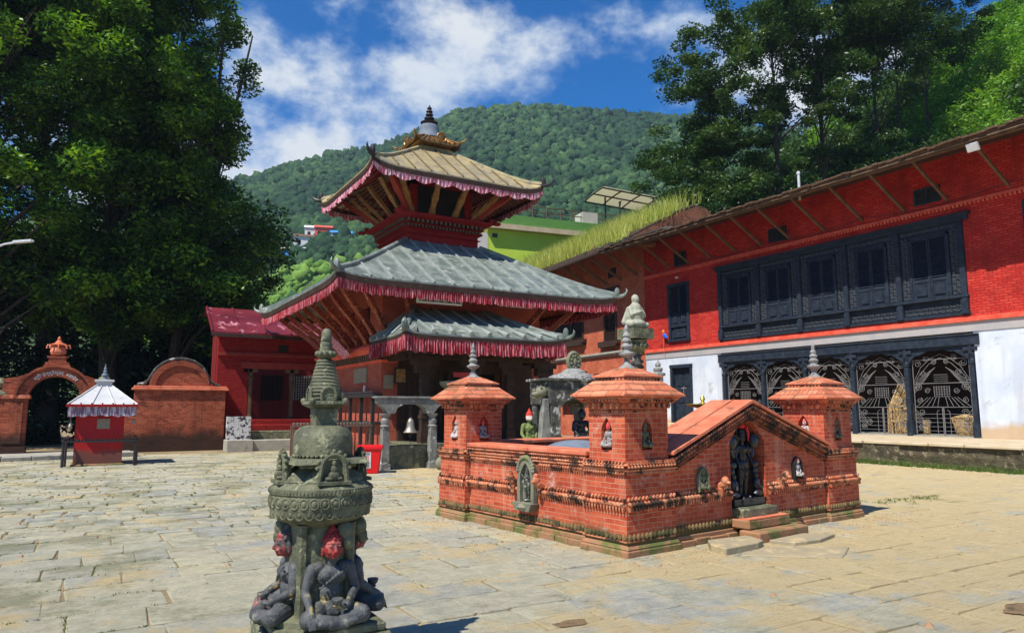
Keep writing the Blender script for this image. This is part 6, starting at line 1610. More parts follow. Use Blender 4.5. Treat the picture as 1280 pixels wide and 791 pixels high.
tag(m.build('boundary_wall', M['gate_brick'], None, (0,30.05,0)), 'plain red brick boundary wall left of the gateway at the picture edge', 'wall')
m = MB(); m.box(.42,1.33,0,.35,-.03,1.75); m.frust(.87,.17,1.75,.50,.24,1.86,.44,.06)
tag(m.build('boundary_wall', M['gate_brick'], None, (0,30.1,0)), 'short low brick wall link between the gateway and the round topped wall', 'wall')
def round_wall():
    root = thing('round_topped_wall', 'red brick wall panel with a semicircular crest and dark mossy foot beside the booth', 'wall', (0,30,0))
    m = MB(); m.box(1.33,4.50,0,.45,-.03,2.28); m.build('panel', M['gate_brick'], root)
    m = MB(); m.box(1.24,4.60,-.10,.55,2.28,2.36); m.box(1.30,4.55,-.05,.5,2.36,2.44); m.build('ledge', M['coping'], root, bevel=.015)
    def arc(r, sx=1): return [(2.86+sx*r*cos(a), 2.44+r*sin(a)) for a in [pi*k/24 for k in range(25)]]
    m = MB(); m.prism([(3.95,2.44)]+arc(.88)+[(1.75,2.44)],'y',.08,.40); m.build('tympanum', M['gate_brick'], root)
    m = MB(); m.strip([(2.86+.80*cos(a)*1.05,2.44+.78*sin(a)) for a in [pi*k/24 for k in range(25)]],[(2.86+1.02*cos(a)*1.02,2.44+.98*sin(a)) for a in [pi*k/24 for k in range(25)]],'y',.02,.44); m.build('arch_course', M['gate_brick'], root)
    m = MB(); m.tube([(2.86+x,.2,2.46+z) for x,z in [(-1.45,.02),(-1.25,.06),(-1.08,.20)]+[(-1.04*cos(a),.06+.98*sin(a)) for a in [pi*k/20 for k in range(3,18)]]+[(1.08,.20),(1.25,.06),(1.45,.02)]],.055,6)
    m.build('moss_edge', M['stone2'], root)
round_wall()
def booth():
    root = thing('red_booth_shrine', 'small red painted booth shrine with white tin pyramid roof, lilac valance and iron rail', 'shrine', (.27, 24.15, 0))
    m = MB(); m.box(-.64,.56,-.6,.6,-.03,1.40); m.build('body', M['booth_red'], root)
    m = MB(); m.frust(0,0,1.64,.89,.89,1.71,.90,.90); 
    for k in range(7): m.box(-.82+.26*k,-.78+.26*k,-.925,-.885,1.66,1.75)
    m.build('eave_band', M['booth_red'], root)
    f = roof_fn(0,0,.86,1.70,.20,2.24,.0,.06)
    m = MB()
    for sd in range(4):
        q = [f(sd,-1,0),f(sd,1,0),f(sd,1,1),f(sd,-1,1)]; m.hexa([q[0]-Vector((0,0,.03)),q[1]-Vector((0,0,.03)),q[2]-Vector((0,0,.03)),q[3]-Vector((0,0,.03)),q[0],q[1],q[2],q[3]])
    for sd in range(4):
        for s_ in (-1,-.33,.33): m.tube([f(sd,s_,0)+Vector((0,0,.01)),f(sd,s_,1)+Vector((0,0,.01))],.022,5)
    m.build('tin_roof', M['white_tin'], root)
    m = MB(); m.box(-.20,.20,-.20,.20,2.22,2.36); m.box(-.25,.25,-.25,.25,2.36,2.42); m.build('roof_collar', M['white_tin'], root, bevel=.01)
    m = MB(); m.lathe(0,0,[(.16,2.42),(.08,2.46),(.05,2.50),(.09,2.54),(.09,2.58),(.04,2.62),(.06,2.66),(.03,2.70),(.045,2.74),(.02,2.80),(.005,2.90)],14); m.build('finial', M['slate'], root, smooth=True, ang=40)
    ff = roof_fn(0,0,.83,1.68,.7,1.7,0,0); fringe(root, ff, M['fringe_lilac'], .0, .30, 60, sides=(0,1,3), inset=.0, name='valance', amp=.03)
    m = MB(); m.box(-.12,.20,-.63,-.605,1.02,1.30); m.build('picture_plate', M['leadplaque'], root)
    m = MB(); 
    for x in (-.88,.86):
        m.tube([(x,-.95,-.02),(x,-.95,.72)],.035,6); m.tube([(x+.06,-.72,-.02),(x+.06,-.72,.76)],.03,6); m.tube([(x-.04,-.95,.72),(x+.06,-.70,.76),(x+.06,.6,.76)],.03,6)
    m.box(-.92,.90,-.99,-.91,.66,.71)
    for k in range(22): m.lathe(-.86+.082*k,-.95,[(.02,.70),(.032,.745),(.034,.755),(.01,.75)],7)
    m.build('iron_rail', M['iron'], root)
    m = MB(); m.box(-.70,.62,-.66,.66,-.03,.05); m.build('footing', M['plinth'], root, bevel=.02)
    m = MB(); m.lathe(-.76,-.62,[(.03,1.0),(.05,1.02),(.06,1.10),(.03,1.18)],8); m.lathe(.80,-.62,[(.03,1.15),(.05,1.17),(.04,1.25),(.02,1.3)],8); m.tube([(-.76,-.62,1.17),(-.76,-.62,1.66)],.008,4); m.tube([(.80,-.62,1.29),(.80,-.62,1.66)],.008,4); m.build('hanging_bell', M['bell'], root)
booth()
def kerb():
    m = MB(); RR = random.Random(2); x = -4.5
    while x < .9:
        L = RR.uniform(.5,.9); m.prism([(x+.01,27.0+x*.25),(x+L-.01,27.0+(x+L)*.25),(x+L-.01,27.5+(x+L)*.25),(x+.01,27.5+x*.25)],'z',-.03,.14+RR.uniform(-.015,.015)); x += L
    tag(m.build('kerb', M['slabstone'], None, bevel=.02), 'low stone kerb step crossing before the brick gateway', 'kerb')
    m = MB(); m.prism([(-4.5,26.4),(1.3,27.9),(1.3,31),(-4.5,31)],'z',-.03,.06); tag(m.build('pavement', M['slabstone']), kind='structure')
kerb()
def red_lodge():
    root = thing('red_lodge', 'single storey dark red rest house with faded red tin roof, timber columns and open veranda', 'building', (0, 30.5, 0))
    w = MB(); w.box(4.22,5.40,0,.4,.0,4.55); w.box(5.40,11.5,0,.4,3.20,4.55); w.box(5.4,11.5,0,.4,-.03,1.15)
    w.build('wall', M['red_brick'], root)
    w = MB(); w.box(4.20,4.62,.402,1.6,0,4.55); w.build('side_wall', M['darkred'], root)  # darker than the front: tree shade put into the side wall's colour
    w = MB(); w.box(4.6,11.5,3.6,3.7,0,4.6); bk = w.build('back_wall', M['darkred'], root)
    for xa in (7.9, 9.4, 6.6):
        m = MB(); m.box(xa,xa+1.0,3.55,3.595,1.95,3.1); win = m.build('lattice_window', M['paper'] if xa > 7 else M['dark'], root)
        m = MB()
        for k in range(9): m.box(xa+.115*k,xa+.115*k+.035,3.52,3.548,1.95,3.1)
        for k in range(10): m.box(xa,xa+1.0,3.50,3.519,1.97+.12*k,2.0+.12*k)
        m.build('lattice', M['darkwood'], win)
    m = MB(); m.box(5.1,11.5,-.06,.05,3.20,3.46); m.build('lintel', M['redwood'], root)
    for x in (5.50,7.16,8.8,10.4):
        m = MB(); m.box(x-.07,x+.07,-.0,.16,1.15,3.2); m.lathe(x,.08,[(.10,1.15),(.12,1.25),(.09,1.35)],8); m.lathe(x,.08,[(.09,2.5),(.12,2.6),(.09,2.7),(.12,2.85),(.10,2.95)],8); m.box(x-.28,x+.28,0,.14,3.05,3.2); m.build('column', M['brownwood'], root)
    w = MB(); w.box(4.2,11.5,-.09,.02,3.76,3.84); w.box(4.2,11.5,-.13,.02,3.70,3.76); w.build('string_course', M['redwood'], root)
    w = MB(); w.box(6.55,6.95,-.04,.02,3.92,4.20); w.build('small_window', M['dark'], root)
    r = MB(); ye, ze, yr, zr = -.95, 4.50, 1.1, 5.68
    def rp(x, u, dz=0): return Vector((x, ye+(yr-ye)*u, ze+(zr-ze)*u+dz))
    r.hexa([rp(3.80,0,0),rp(11.8,0,0),rp(11.8,1,0),rp(3.80,1,0),rp(3.80,0,.07),rp(11.8,0,.07),rp(11.8,1,.07),rp(3.80,1,.07)])
    r.hexa([Vector((3.8,yr,zr)),Vector((11.8,yr,zr)),Vector((11.8,yr+.5,zr-.3)),Vector((3.8,yr+.5,zr-.3)),Vector((3.8,yr,zr+.07)),Vector((11.8,yr,zr+.07)),Vector((11.8,yr+.5,zr-.23)),Vector((3.8,yr+.5,zr-.23))])
    ro = r.build('tin_roof', M['red_tin'], root)
    m = MB()
    for x in [3.84+1.0*k for k in range(9)]: m.tube([rp(x,0,.09),rp(x,1,.09)],.045,5)
    m.build('standing_seam', M['red_tin'], ro)
    m = MB(); m.box(3.8,11.8,ye-.02,ye+.03,ze-.10,ze-.002)
    for k in range(66): m.ell((3.9+.12*k,ye-.01,ze-.12),(.05,.02,.035),6,4)
    m.build('eave_board', M['darkwood'], ro)
    g = MB(); g.prism([(.0,4.5),(1.1,5.6),(1.5,5.3),(1.5,4.5)],'x',4.25,4.6); g.build('gable', M['darkred'], root)
    for (y0, z1) in ((-1.9,.40),(-1.35,.72),(-.8,.95),(-.35,1.15)): 
        s = MB(); s.box(4.85,11.5,y0,0 if z1 > 1 else y0+.6,-.03,z1); s.build('stone_step', M['slabstone'] if z1 < .5 else (M['stone'] if z1 < .8 else M['red_brick']), root, bevel=.02)
    s = MB(); s.box(4.40,5.35,-2.0,-1.2,-.03,.42); s.build('step_cheek', M['slabstone'], root, bevel=.02)
    s = MB(); s.box(4.45,5.30,-1.6,-1.3,.42,1.28); s.build('whitewashed_block', surf('flaking_whitewash',(.6,.6,.58),(.5,.5,.5),4,.8,(.04,.03,.03),(.50,.56),7,.6), root)
red_lodge()
def street_lamp(loc, hd_len, lab, s_):
    root = thing('street_lamp', lab, 'street lamp', loc, radians(-25))
    m = MB(); m.tube([(-2.6,0,-loc[2]),(-2.6,0,-.9)],.06,8); m.build('pole', M['lampgrey'], root)
    m = MB(); m.tube([(-2.6,0,-.95),(-1.6,0,-.62),(-.7,0,-.22),(-.28,0,-.05),(-.02,0,0)],.03,7); m.build('arm', M['lampgrey'], root)
    m = MB(); m.obox((.20,0,.035),.50,.14,.07,Matrix.Rotation(radians(-6),3,'Y')); m.ell((.42,0,.055),(.08,.07,.035),8,5); m.build('lamp_head', M['lampgrey'], root, bevel=.012)
street_lamp((-2.16,24.0,6.22), .5, 'lower grey street lamp with a long curved arm reaching in at the left edge', 1)
street_lamp((-3.35,24.5,7.05), .5, 'street lamp head just cut by the left edge, upper of the two', 1)
# ------------------------------------------------------------------ trees
def leaf_cloud(centres, radii, per, size, seed, flat=.75, droop=.0):
    """many small leaf blades gathered in clumps; returns (verts, faces)"""
    r = np.random.default_rng(seed); n = len(centres)
    cen = np.repeat(np.array(centres), per, axis=0); rad = np.repeat(np.array(radii), per)
    N_ = len(cen); d = r.normal(size=(N_,3)); d /= np.linalg.norm(d,axis=1)[:,None]
    q = r.random(N_)**.45; pos = cen + d*(rad*q)[:,None]*np.array([1,1,flat])
    a = r.normal(size=(N_,3)); a[:,2] *= .55; a /= np.linalg.norm(a,axis=1)[:,None]
    nn = r.normal(size=(N_,3)); nn[:,2] = np.abs(nn[:,2])+.5; b = np.cross(nn, a); b /= np.linalg.norm(b,axis=1)[:,None]
    s = size*r.uniform(.6,1.35,N_)[:,None]
    v = np.stack([pos-a*s, pos+b*s*.42+a*s*.05, pos+a*s, pos-b*s*.42+a*s*.05],1).reshape(-1,3)
    f = np.arange(N_*4).reshape(-1,4); return v, f
def np_mesh(name, v, f):
    me = bpy.data.meshes.new(name); nv, nf = len(v), len(f); k = f.shape[1]
    me.vertices.add(nv); me.vertices.foreach_set('co', v.astype(np.float32).ravel())
    me.loops.add(nf*k); me.loops.foreach_set('vertex_index', f.astype(np.int32).ravel())
    me.polygons.add(nf); me.polygons.foreach_set('loop_start', np.arange(0,nf*k,k,dtype=np.int32)); me.polygons.foreach_set('loop_total', np.full(nf,k,dtype=np.int32))
    me.update(calc_edges=True); me.validate(); return me
def tree(name, label, loc, H, blobs, ncl, per, size, mat, seed, trunks=((0,0,.35),), group=None, crad=(.7,1.3), flat=.7, lo=.25, shell=.6):
    """blobs: (dx,dy,z,rx,ry,rz) ellipsoids that make up the crown"""
    R = random.Random(seed); root = thing(name, label, 'tree', loc, 0, group)
    vols = [b[3]*b[4]*b[5] for b in blobs]; tot = sum(vols); cs = []; rs = []
    for b, vv in zip(blobs, vols):
        for k in range(max(3, int(ncl*vv/tot))):
            d = Vector((R.gauss(0,1),R.gauss(0,1),R.gauss(0,1))).normalized(); q = R.uniform(0,1)**shell if R.random() < .85 else R.uniform(.9,1.15)
            p = Vector((b[0]+d.x*b[3]*q, b[1]+d.y*b[4]*q, b[2]+d.z*b[5]*q))
            if mnoise.noise(p*.33+Vector((seed,0,0))) < -.12: continue     # open gaps in the crown
            cs.append(tuple(p)); rs.append(R.uniform(*crad))
    t = MB(); tops = []
    for (tx, ty, tr) in trunks:
        top = H*R.uniform(.78,.9); pts = []; rr = []
        for k in range(9):
            u = k/8; pts.append((tx*(1+u*1.2)+.25*sin(u*5+seed)*u, ty*(1+u*1.2)+.25*cos(u*4+seed)*u, -.2+top*u)); rr.append(tr*(1.25 if k == 0 else 1)*(1-.85*u))
        t.tube(pts, rr, 9); tops.append((pts, rr))
    for i, c in enumerate(cs):
        if R.random() > .42: continue
        c = Vector(c); pts, rr = min(tops, key=lambda q: (Vector(q[0][5])-c).to_2d().length if True else 0)
        zt = max(H*.12, c.z-R.uniform(.06,.16)*H); u = min(.95, zt/(pts[-1][2]+.001)); k = min(7, int(u*8)); a = Vector(pts[k]).lerp(Vector(pts[k+1]), u*8-k)
        if (c-a).length > 5.5: continue
        m_ = a.lerp(c, .5)+Vector((R.uniform(-.3,.3),R.uniform(-.3,.3),R.uniform(-.2,.5)))
        r0 = max(.025, min(rr[k]*.35, .02+.012*(c-a).length)); t.tube([a, m_, c], [r0, r0*.6, .012], 5, False)
    t.build('trunk', M['bark'], root, smooth=True, fix=False)
    v, f = leaf_cloud(cs, rs, per, size, seed, flat)
    me = np_mesh('crown', v, f); link('crown', me, mat, root)
    return root
M['leaf_dark'] = leafmat('dark_broad_leaves', [(.007,.024,.005),(.020,.062,.008),(.07,.18,.014),(.28,.50,.04)], .30, .36, .6)
M['leaf_shaded'] = leafmat('leaves_with_painted_shade', [(.004,.012,.004),(.008,.022,.006),(.02,.045,.012)], .12, .4)  # undergrowth leaves, shade of the canopy put into their colour
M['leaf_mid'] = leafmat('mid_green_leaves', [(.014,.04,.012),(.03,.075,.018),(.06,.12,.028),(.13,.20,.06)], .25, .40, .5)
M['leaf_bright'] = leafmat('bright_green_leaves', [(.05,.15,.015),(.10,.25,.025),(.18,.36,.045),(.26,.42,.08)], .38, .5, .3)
def at(px, dist):      # a spot on the ground in a given compass direction
    b = atan2(px-CXP, F_/cos(PITCH)) + HEAD
    return (dist*sin(b), dist*cos(b), 0)
LT = [  # px, distance, height, crown blobs, trunks
    (-40, 36, 27, [(0,0,17,7,6,9),(3,0,9,5,5,4),(-4,0,10,5,5,5)], [(0,0,.5)], 'massive dark evergreen at the left picture edge behind the gateway'),
    (110, 40, 27, [(0,0,18,7,6,8),(2,1,10,7,5,5),(-3,0,23,4.5,5,4),(0,-2,6.5,6,2.5,2.2)], [(-1.5,0,.45),(1.2,0,.35),(3.0,.5,.3)], 'huge dark broad-leaved tree with several trunks directly behind the booth'),
    (162, 37, 25, [(0,0,17.0,4.2,5,6.5),(1.5,0,9.5,4.6,4,4.5),(1,-1.5,6.5,5,2.5,2.2),(-1.5,0,22,4,4,3.2)], [(-.8,0,.4),(1.4,0,.3)], 'tall dark tree whose bright upper boughs catch the sun, left of the sky gap'),
    (228, 43, 15, [(0,0,9.5,4.2,4,4.2),(.5,0,5.5,5,4,3.2)], [(0,0,.35)], 'lower dark tree with a ragged edge beside the hill, above the red lodge roof')]
for i, (px, d, Hh, bl, tr, lab) in enumerate(LT):
    tree('broadleaf_tree', lab, at(px, d), Hh, bl, 500 if i < 3 else 210, 430, .125, M['leaf_dark'], 40+i, tr, 'dark trees behind the gateway')
R = random.Random(77)
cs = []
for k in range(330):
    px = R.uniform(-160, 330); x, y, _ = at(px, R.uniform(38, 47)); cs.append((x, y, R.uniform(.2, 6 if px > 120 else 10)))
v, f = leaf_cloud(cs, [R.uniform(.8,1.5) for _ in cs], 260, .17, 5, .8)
me = np_mesh('undergrowth', v, f); tag(link('undergrowth', me, M['leaf_shaded']), 'dense undergrowth coloured dark for canopy shade, closing the view beneath the trees behind the gateway', 'undergrowth', kind='stuff')
RTr = [(900, 47, 27, [(0,0,19,4.2,4,8),(-2.2,0,14,3,3,3),(1,0,9,4,3.5,4)], [(0,0,.28)], 'slender open-crowned tree, leftmost of those above the red building'),
       (845, 50, 19, [(0,0,12,2.6,3,5),(-1,0,17,2,2,2.5)], [(0,0,.18)], 'thin leaning tree with sparse boughs standing against the sky right of the grassy roof'),
       (985, 46, 31, [(0,0,22,3.8,4,8),(0,0,11,4.5,4,5)], [(0,0,.30)], 'tall thin tree with layered boughs, second from left above the red building'),
       (1045, 49, 32, [(0,0,24,4.4,4,8),(1,0,13,4.5,4,5)], [(0,0,.30)], 'tall dark tree rising past the picture top in the middle of the right group'),
       (1120, 52, 33, [(0,0,28,5,4,5),(-2,0,17,3,4,3)], [(0,0,.26),(1.4,0,.2)], 'tree with bare forked grey stems and a high crown on the right'),
       (1190, 58, 38, [(0,0,33,6,5,6)], [(0,0,.30)], 'spreading tree high on the bank beyond the far right of the red roof')]
for i, (px, d, Hh, bl, tr, lab) in enumerate(RTr):
    tree('alder_tree', lab, at(px, d), Hh, bl, 320 if i != 1 else 90, 260, .13, M['leaf_mid'], 60+i, tr, 'tall trees above the red building', crad=(.6,1.2), flat=.5, shell=.7)

# ------------------------------------------------------------------ hills
def interp(tab, x):
    if x <= tab[0][0]: return tab[0][1]
    for (a, b), (c, d) in zip(tab, tab[1:]):
        if x <= c: u = (x-a)/(c-a); return b+(d-b)*u
    return tab[-1][1]
RIDGE = [(-600,330),(-200,300),(100,255),(310,222),(345,208),(400,197),(470,186),(520,166),(560,148),(600,138),(650,134),(700,137),(760,143),(820,147),(900,150),(1000,165),(1280,215),(2000,260)]
def elev(px, py):
    d = view_dir(px, py); return d.z/sqrt(d.x*d.x+d.y*d.y)
def hill_h(px, r):
    zr = 1.6+430*elev(px, interp(RIDGE, px)); u = (r-85)/(430-85)
    if u <= 0: return -1.0
    if u > 1: return zr*(1-(u-1)*.8)
    return zr*(.30*u+.70*u**1.35) + 5*sin(u*pi)*mnoise.noise(Vector((px*.006, r*.010, 3))) + 9*sin(u*pi)*mnoise.noise(Vector((px*.0035, 1, r*.004)))
def brg(px): return atan2(px-CXP, F_/cos(PITCH)) + HEAD
def hills():
    m, t, b = newmat('forest_floor'); P = objco(t); lk(t, mix(t, tnoise(t, P, .05, 6), (.03,.06,.015), (.07,.11,.03)), b.inputs['Base Color']); b.inputs['Roughness'].default_value = .95
    pxs = list(range(-700, 2100, 20)); rs = [70+ (560-70)*k/60 for k in range(61)]
    mb = MB(); V = []
    for px in pxs:
        for r in rs: V.append((r*sin(brg(px)), r*cos(brg(px)), hill_h(px, r)))
    nr = len(rs); mb.add(V, [(i*nr+j,(i+1)*nr+j,(i+1)*nr+j+1,i*nr+j+1) for i in range(len(pxs)-1) for j in range(nr-1)])
    tag(mb.build('hill', m, smooth=True, fix=False, ang=180), kind='structure')
hills()
def ico(n):
    bm = bmesh.new(); bmesh.ops.create_icosphere(bm, subdivisions=n, radius=1); v = np.array([x.co[:] for x in bm.verts]); f = np.array([[q.index for q in fc.verts] for fc in bm.faces]); bm.free(); return v, f
IV2, IF2 = ico(2); IV3, IF3 = ico(3)
def crowns(name, pts, sizes, mat, seed, label, cat, hi=False, ragged=.34):
    r = np.random.default_rng(seed); iv, if_ = (IV3, IF3) if hi else (IV2, IF2); n = len(pts); nv = len(iv)
    V = np.empty((n, nv, 3)); 
    for i in range(n):
        a = r.uniform(0, 2*pi); c, s = cos(a), sin(a); v = iv @ np.array([[c,s,0],[-s,c,0],[0,0,1]])
        ph = r.uniform(0, 6, 3); k1 = r.uniform(2.0,3.6)
        w = 1 + .20*np.sin(v[:,0]*k1+ph[0])*np.sin(v[:,1]*k1+ph[1]) + .14*np.sin(v[:,2]*5+ph[2]+v[:,0]*4) + r.normal(0, ragged*.55, nv)
        V[i] = v*w[:,None]*np.array([1,1,r.uniform(.8,1.25)])*sizes[i] + np.array(pts[i])
    F = (if_[None]+np.arange(n)[:,None,None]*nv).reshape(-1,3)
    me = np_mesh(name, V.reshape(-1,3), F); return tag(link(name, me, mat), label, cat, kind='stuff')
def forestmat(name, cols, sc):
    m, t, b = newmat(name); g = N(t, 'ShaderNodeNewGeometry').outputs['Random Per Island']; r = N(t, 'ShaderNodeValToRGB'); E_ = r.color_ramp.elements; P = objco(t)
    while len(E_) < len(cols): E_.new(.5)
    for i, c in enumerate(cols): E_[i].position = i/(len(cols)-1); E_[i].color = col(c)
    big = step(t, tnoise(t, P, .018, 4), .38, .62)
    lk(t, tmath(t, 'ADD', tmath(t, 'MULTIPLY', g, .6), tmath(t, 'MULTIPLY', big, .4)), r.inputs[0])
    n = tnoise(t, P, sc, 4, .7)
    n3 = tnoise(t, P, sc*.45, 5, .75)
    cc = mix(t, tmath(t, 'MULTIPLY', step(t, n, .48, .62), .75), r.outputs[0], tuple(x*.5 for x in cols[0])); cc = mix(t, tmath(t, 'MULTIPLY', step(t, n3, .56, .68), .5), cc, cols[-1])
    lk(t, cc, b.inputs['Base Color'])
    b.inputs['Roughness'].default_value = .8; b.inputs['Specular IOR Level'].default_value = .15; bump(t, b, n, 1.0, .6/sc*.5); return m
M['forest'] = forestmat('forest_canopy', [(.008,.030,.014),(.016,.048,.020),(.032,.078,.028),(.070,.135,.042)], 1.1)
M['scrub'] = forestmat('sunny_scrub', [(.06,.14,.02),(.10,.20,.03),(.15,.27,.045),(.20,.32,.06)], 2.5)
R = random.Random(5); pts = []; sz = []; p2 = []; s2 = []
tries = 0
while len(pts) < 21000 and tries < 90000:
    tries += 1
    px = R.uniform(180, 1010); r = sqrt(R.uniform(100**2, 445**2)); z = hill_h(px, r)
    s_ = (R.uniform(.8, 1.5) if R.random() < .72 else R.uniform(1.6, 2.9))*(1.0 if r > 200 else .85)
    py_low = interp([(300,380),(345,330),(420,300),(600,300)], px)
    P_ = (r*sin(brg(px)), r*cos(brg(px)), z+s_*.5)
    light = mnoise.noise(Vector((P_[0]*.012, P_[1]*.012, 7)))
    if r < 190 and px < 480 and light > -.25 or (r < 150): p2.append(P_); s2.append(s_*.75)
    else: pts.append(P_); sz.append(s_*(1.0+.5*max(0, mnoise.noise(Vector((P_[0]*.05,P_[1]*.05,1))))))
crowns('forest', pts, sz, M['forest'], 3, 'dense forest covering the distant hillside behind the pagoda', 'forest')
crowns('scrub', p2, s2, M['scrub'], 4, 'light green scrub on the nearer slope between the left trees and the pagoda roofs', 'scrub')
# a few ridge-line pines that stand clear of the canopy
# bank of lush growth above the red building
BT = [(780,292),(860,255),(940,215),(1000,180),(1080,140),(1150,95),(1215,50),(1280,5),(1400,-60),(1700,-120)]
def bank_h(px, r):
    zt = 1.6+78*elev(px, interp(BT, px)+18); u = (r-36)/(78-36); u = max(0, min(1.25, u)); return zt*u**.8 + 1.0*mnoise.noise(Vector((px*.02, r*.12, 0)))
def bank():
    m = M['forest_floor2'] = surf('bank_soil', (.05,.07,.02), (.08,.10,.03), .6, .95)
    pxs = list(range(740, 1900, 20)); rs = [35+50*k/30 for k in range(31)]; V = []
    for px in pxs:
        for r in rs: V.append((r*sin(brg(px)), r*cos(brg(px)), bank_h(px, r)))
    mb = MB(); nr = len(rs); mb.add(V, [(i*nr+j,(i+1)*nr+j,(i+1)*nr+j+1,i*nr+j+1) for i in range(len(pxs)-1) for j in range(nr-1)])
    tag(mb.build('hillside', m, smooth=True, fix=False, ang=180), kind='structure')
    R = random.Random(8); A = []; B = []; rb = []; ra = []
    for k in range(1500):
        px = R.uniform(840, 1420); r = R.uniform(40, 80); x, y = r*sin(brg(px)), r*cos(brg(px)); z = bank_h(px, r)
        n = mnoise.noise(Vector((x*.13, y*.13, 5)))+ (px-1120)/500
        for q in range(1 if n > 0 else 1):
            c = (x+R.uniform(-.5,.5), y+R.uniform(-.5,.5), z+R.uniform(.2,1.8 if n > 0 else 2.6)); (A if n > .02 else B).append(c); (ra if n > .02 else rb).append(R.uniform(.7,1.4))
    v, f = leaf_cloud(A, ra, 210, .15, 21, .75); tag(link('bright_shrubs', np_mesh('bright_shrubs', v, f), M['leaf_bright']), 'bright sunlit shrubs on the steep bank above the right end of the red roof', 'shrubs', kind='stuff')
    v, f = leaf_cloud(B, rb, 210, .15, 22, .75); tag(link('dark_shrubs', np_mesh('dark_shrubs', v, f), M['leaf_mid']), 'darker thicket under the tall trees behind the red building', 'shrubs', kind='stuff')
    # maize on the terrace edge
    sp_ = []
    for k in range(900):
        px = R.uniform(1080, 1330); r = R.uniform(37, 44); sp_.append((r*sin(brg(px)), r*cos(brg(px)), bank_h(px, r)+.2))
    M['maize'] = leafmat('maize_leaves', [(.12,.22,.05),(.22,.32,.09),(.36,.38,.18)], .3)
    blades('maize_patch', sp_, M['maize'], 1.3, 2.6, .05, 'pale leafy maize growing just above the eaves of the red building', 'maize', per=(6,10), spread=.25, lean=.6, seed=14)
bank()
# houses on the far slope
def hill_house(px, r, w, d, h, rot, wall, roof_, lab, nwin):
    x, y = r*sin(brg(px)), r*cos(brg(px)); z = hill_h(px, r)
    root = thing('hill_house', lab, 'house', (x, y, z), rot, 'houses on the far slope')
    m = MB(); m.box(-w/2,w/2,-d/2,d/2,-3,h); m.build('wall', wall, root)
    m = MB(); m.prism([(-d/2-.4,h),(0,h+1.3),(d/2+.4,h)],'x',-w/2-.3,w/2+.3); m.build('roof', roof_, root)
    for k in range(nwin):
        m = MB(); x0 = -w/2+(k+.5)*w/nwin; m.box(x0-.45,x0+.45,-d/2-.06,-d/2+.02,h*.35,h*.75); m.build('window', M['dark'], root)
M['hw_white'] = surf('house_white', (.7,.7,.68), (.6,.6,.58), 1, .8); M['hw_blue'] = surf('house_blue', (.05,.25,.7), (.05,.3,.75), 1, .8); M['hw_red'] = surf('house_red', (.6,.10,.06), (.5,.09,.05), 1, .8)
hill_house(357, 205, 7, 5, 3.5, -.4, M['hw_blue'], M['hw_white'], 'small bright blue house on the hill slope left of the pagoda top roof', 3)
hill_house(372, 220, 6, 5, 4, -.2, M['hw_white'], M['tile_edge'], 'white hill house with a dark roof, just above and right of the blue one', 2)
hill_house(384, 226, 5, 5, 5, -.3, M['hw_white'], M['hw_white'], 'plain white hill house between the dark roofed one and the red one', 2)
hill_house(397, 224, 5, 5, 4.5, -.3, M['hw_red'], M['hw_red'], 'red walled hill house, rightmost of the small cluster', 2)
hill_house(420, 216, 6, 5, 3, -.3, M['hw_white'], M['hw_blue'], 'low pale hill house with a blue roof, right of the red one', 2)

# ------------------------------------------------------------------ air
def haze():
    m = bpy.data.materials.new('air'); m.use_nodes = True; t = m.node_tree; t.nodes.clear(); o = N(t, 'ShaderNodeOutputMaterial'); v = N(t, 'ShaderNodeVolumePrincipled')
    v.inputs['Color'].default_value = (.62,.80,1,1); v.inputs['Density'].default_value = .00025; v.inputs['Anisotropy'].default_value = .2; lk(t, v.outputs[0], o.inputs['Volume'])
    mb = MB(); mb.box(-700,700,-700,700,-6,230); tag(mb.build('haze', m), 'thin bluish air over the valley', 'haze', kind='stuff')
HAZE = True
if HAZE: haze()

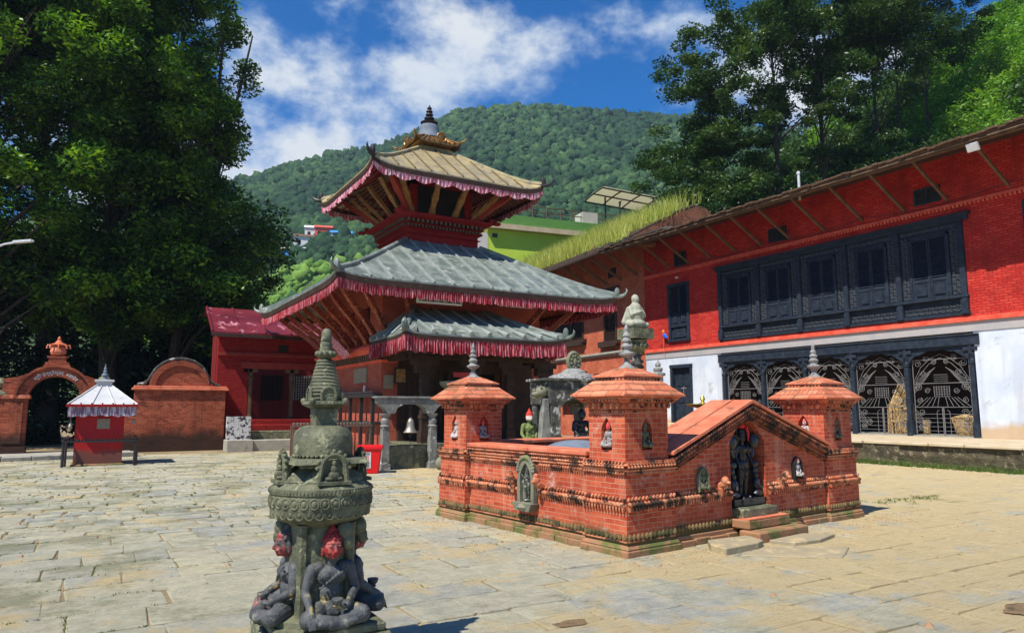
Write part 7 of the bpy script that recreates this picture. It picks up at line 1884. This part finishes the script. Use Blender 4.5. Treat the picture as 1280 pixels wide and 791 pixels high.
# ------------------------------------------------------------------ pieces that stand apart become objects of their own
def split_apart():
    skip = {'lettering','small_print','carving','iron_grille','lattice','standing_seam','rafter','roof_beading','eave_tiles','lamp_cups','soffit','dentil_course','upper_dentils','crown','trunk','ribs','gilt_crown','niche','lotus_ring'}
    for o in list(bpy.data.objects):
        if o.type != 'MESH' or o.get('kind') or o.name.split('.')[0] in skip or (o.parent is None and not kids(o)): continue
        me = o.data
        if len(me.vertices) > 60000 or me.users > 1: continue
        bm = bmesh.new(); bm.from_mesh(me); bm.verts.ensure_lookup_table(); seen = [-1]*len(bm.verts); isl = []
        for v in bm.verts:
            if seen[v.index] >= 0: continue
            k = len(isl); st = [v]; seen[v.index] = k; g = []
            while st:
                a = st.pop(); g.append(a.index)
                for e in a.link_edges:
                    b = e.other_vert(a)
                    if seen[b.index] < 0: seen[b.index] = k; st.append(b)
            isl.append(g)
        n = len(isl)
        if n < 2 or n > 900: bm.free(); continue
        co = np.array([v.co[:] for v in bm.verts]); lo = np.array([co[g].min(0) for g in isl]); hi = np.array([co[g].max(0) for g in isl]); size = (hi-lo).max(1)
        gap = np.maximum(0, np.maximum(lo[:,None]-hi[None], lo[None]-hi[:,None])); near = np.sqrt((gap**2).sum(2)) <= np.maximum(.02, .5*np.maximum(size[:,None], size[None]))
        comp = list(range(n))
        def find(i):
            while comp[i] != i: i = comp[i]
            return i
        for i in range(n):
            for j in np.nonzero(near[i])[0]:
                a, b = find(i), find(int(j))
                if a != b: comp[max(a,b)] = min(a,b)
        roots = sorted({find(i) for i in range(n)})
        if 1 < len(roots) <= 14:
            for r_ in roots[1:]:
                keep = {q for i in range(n) if find(i) == r_ for q in isl[i]}
                b2 = bmesh.new(); b2.from_mesh(me); b2.verts.ensure_lookup_table(); bmesh.ops.delete(b2, geom=[v for v in b2.verts if v.index not in keep], context='VERTS')
                m2 = me.copy(); b2.to_mesh(m2); b2.free(); c = o.copy(); c.data = m2; C.objects.link(c)
            keep = {q for i in range(n) if find(i) == roots[0] for q in isl[i]}
            bmesh.ops.delete(bm, geom=[v for v in bm.verts if v.index not in keep], context='VERTS'); bm.to_mesh(me)
        bm.free()
split_apart()
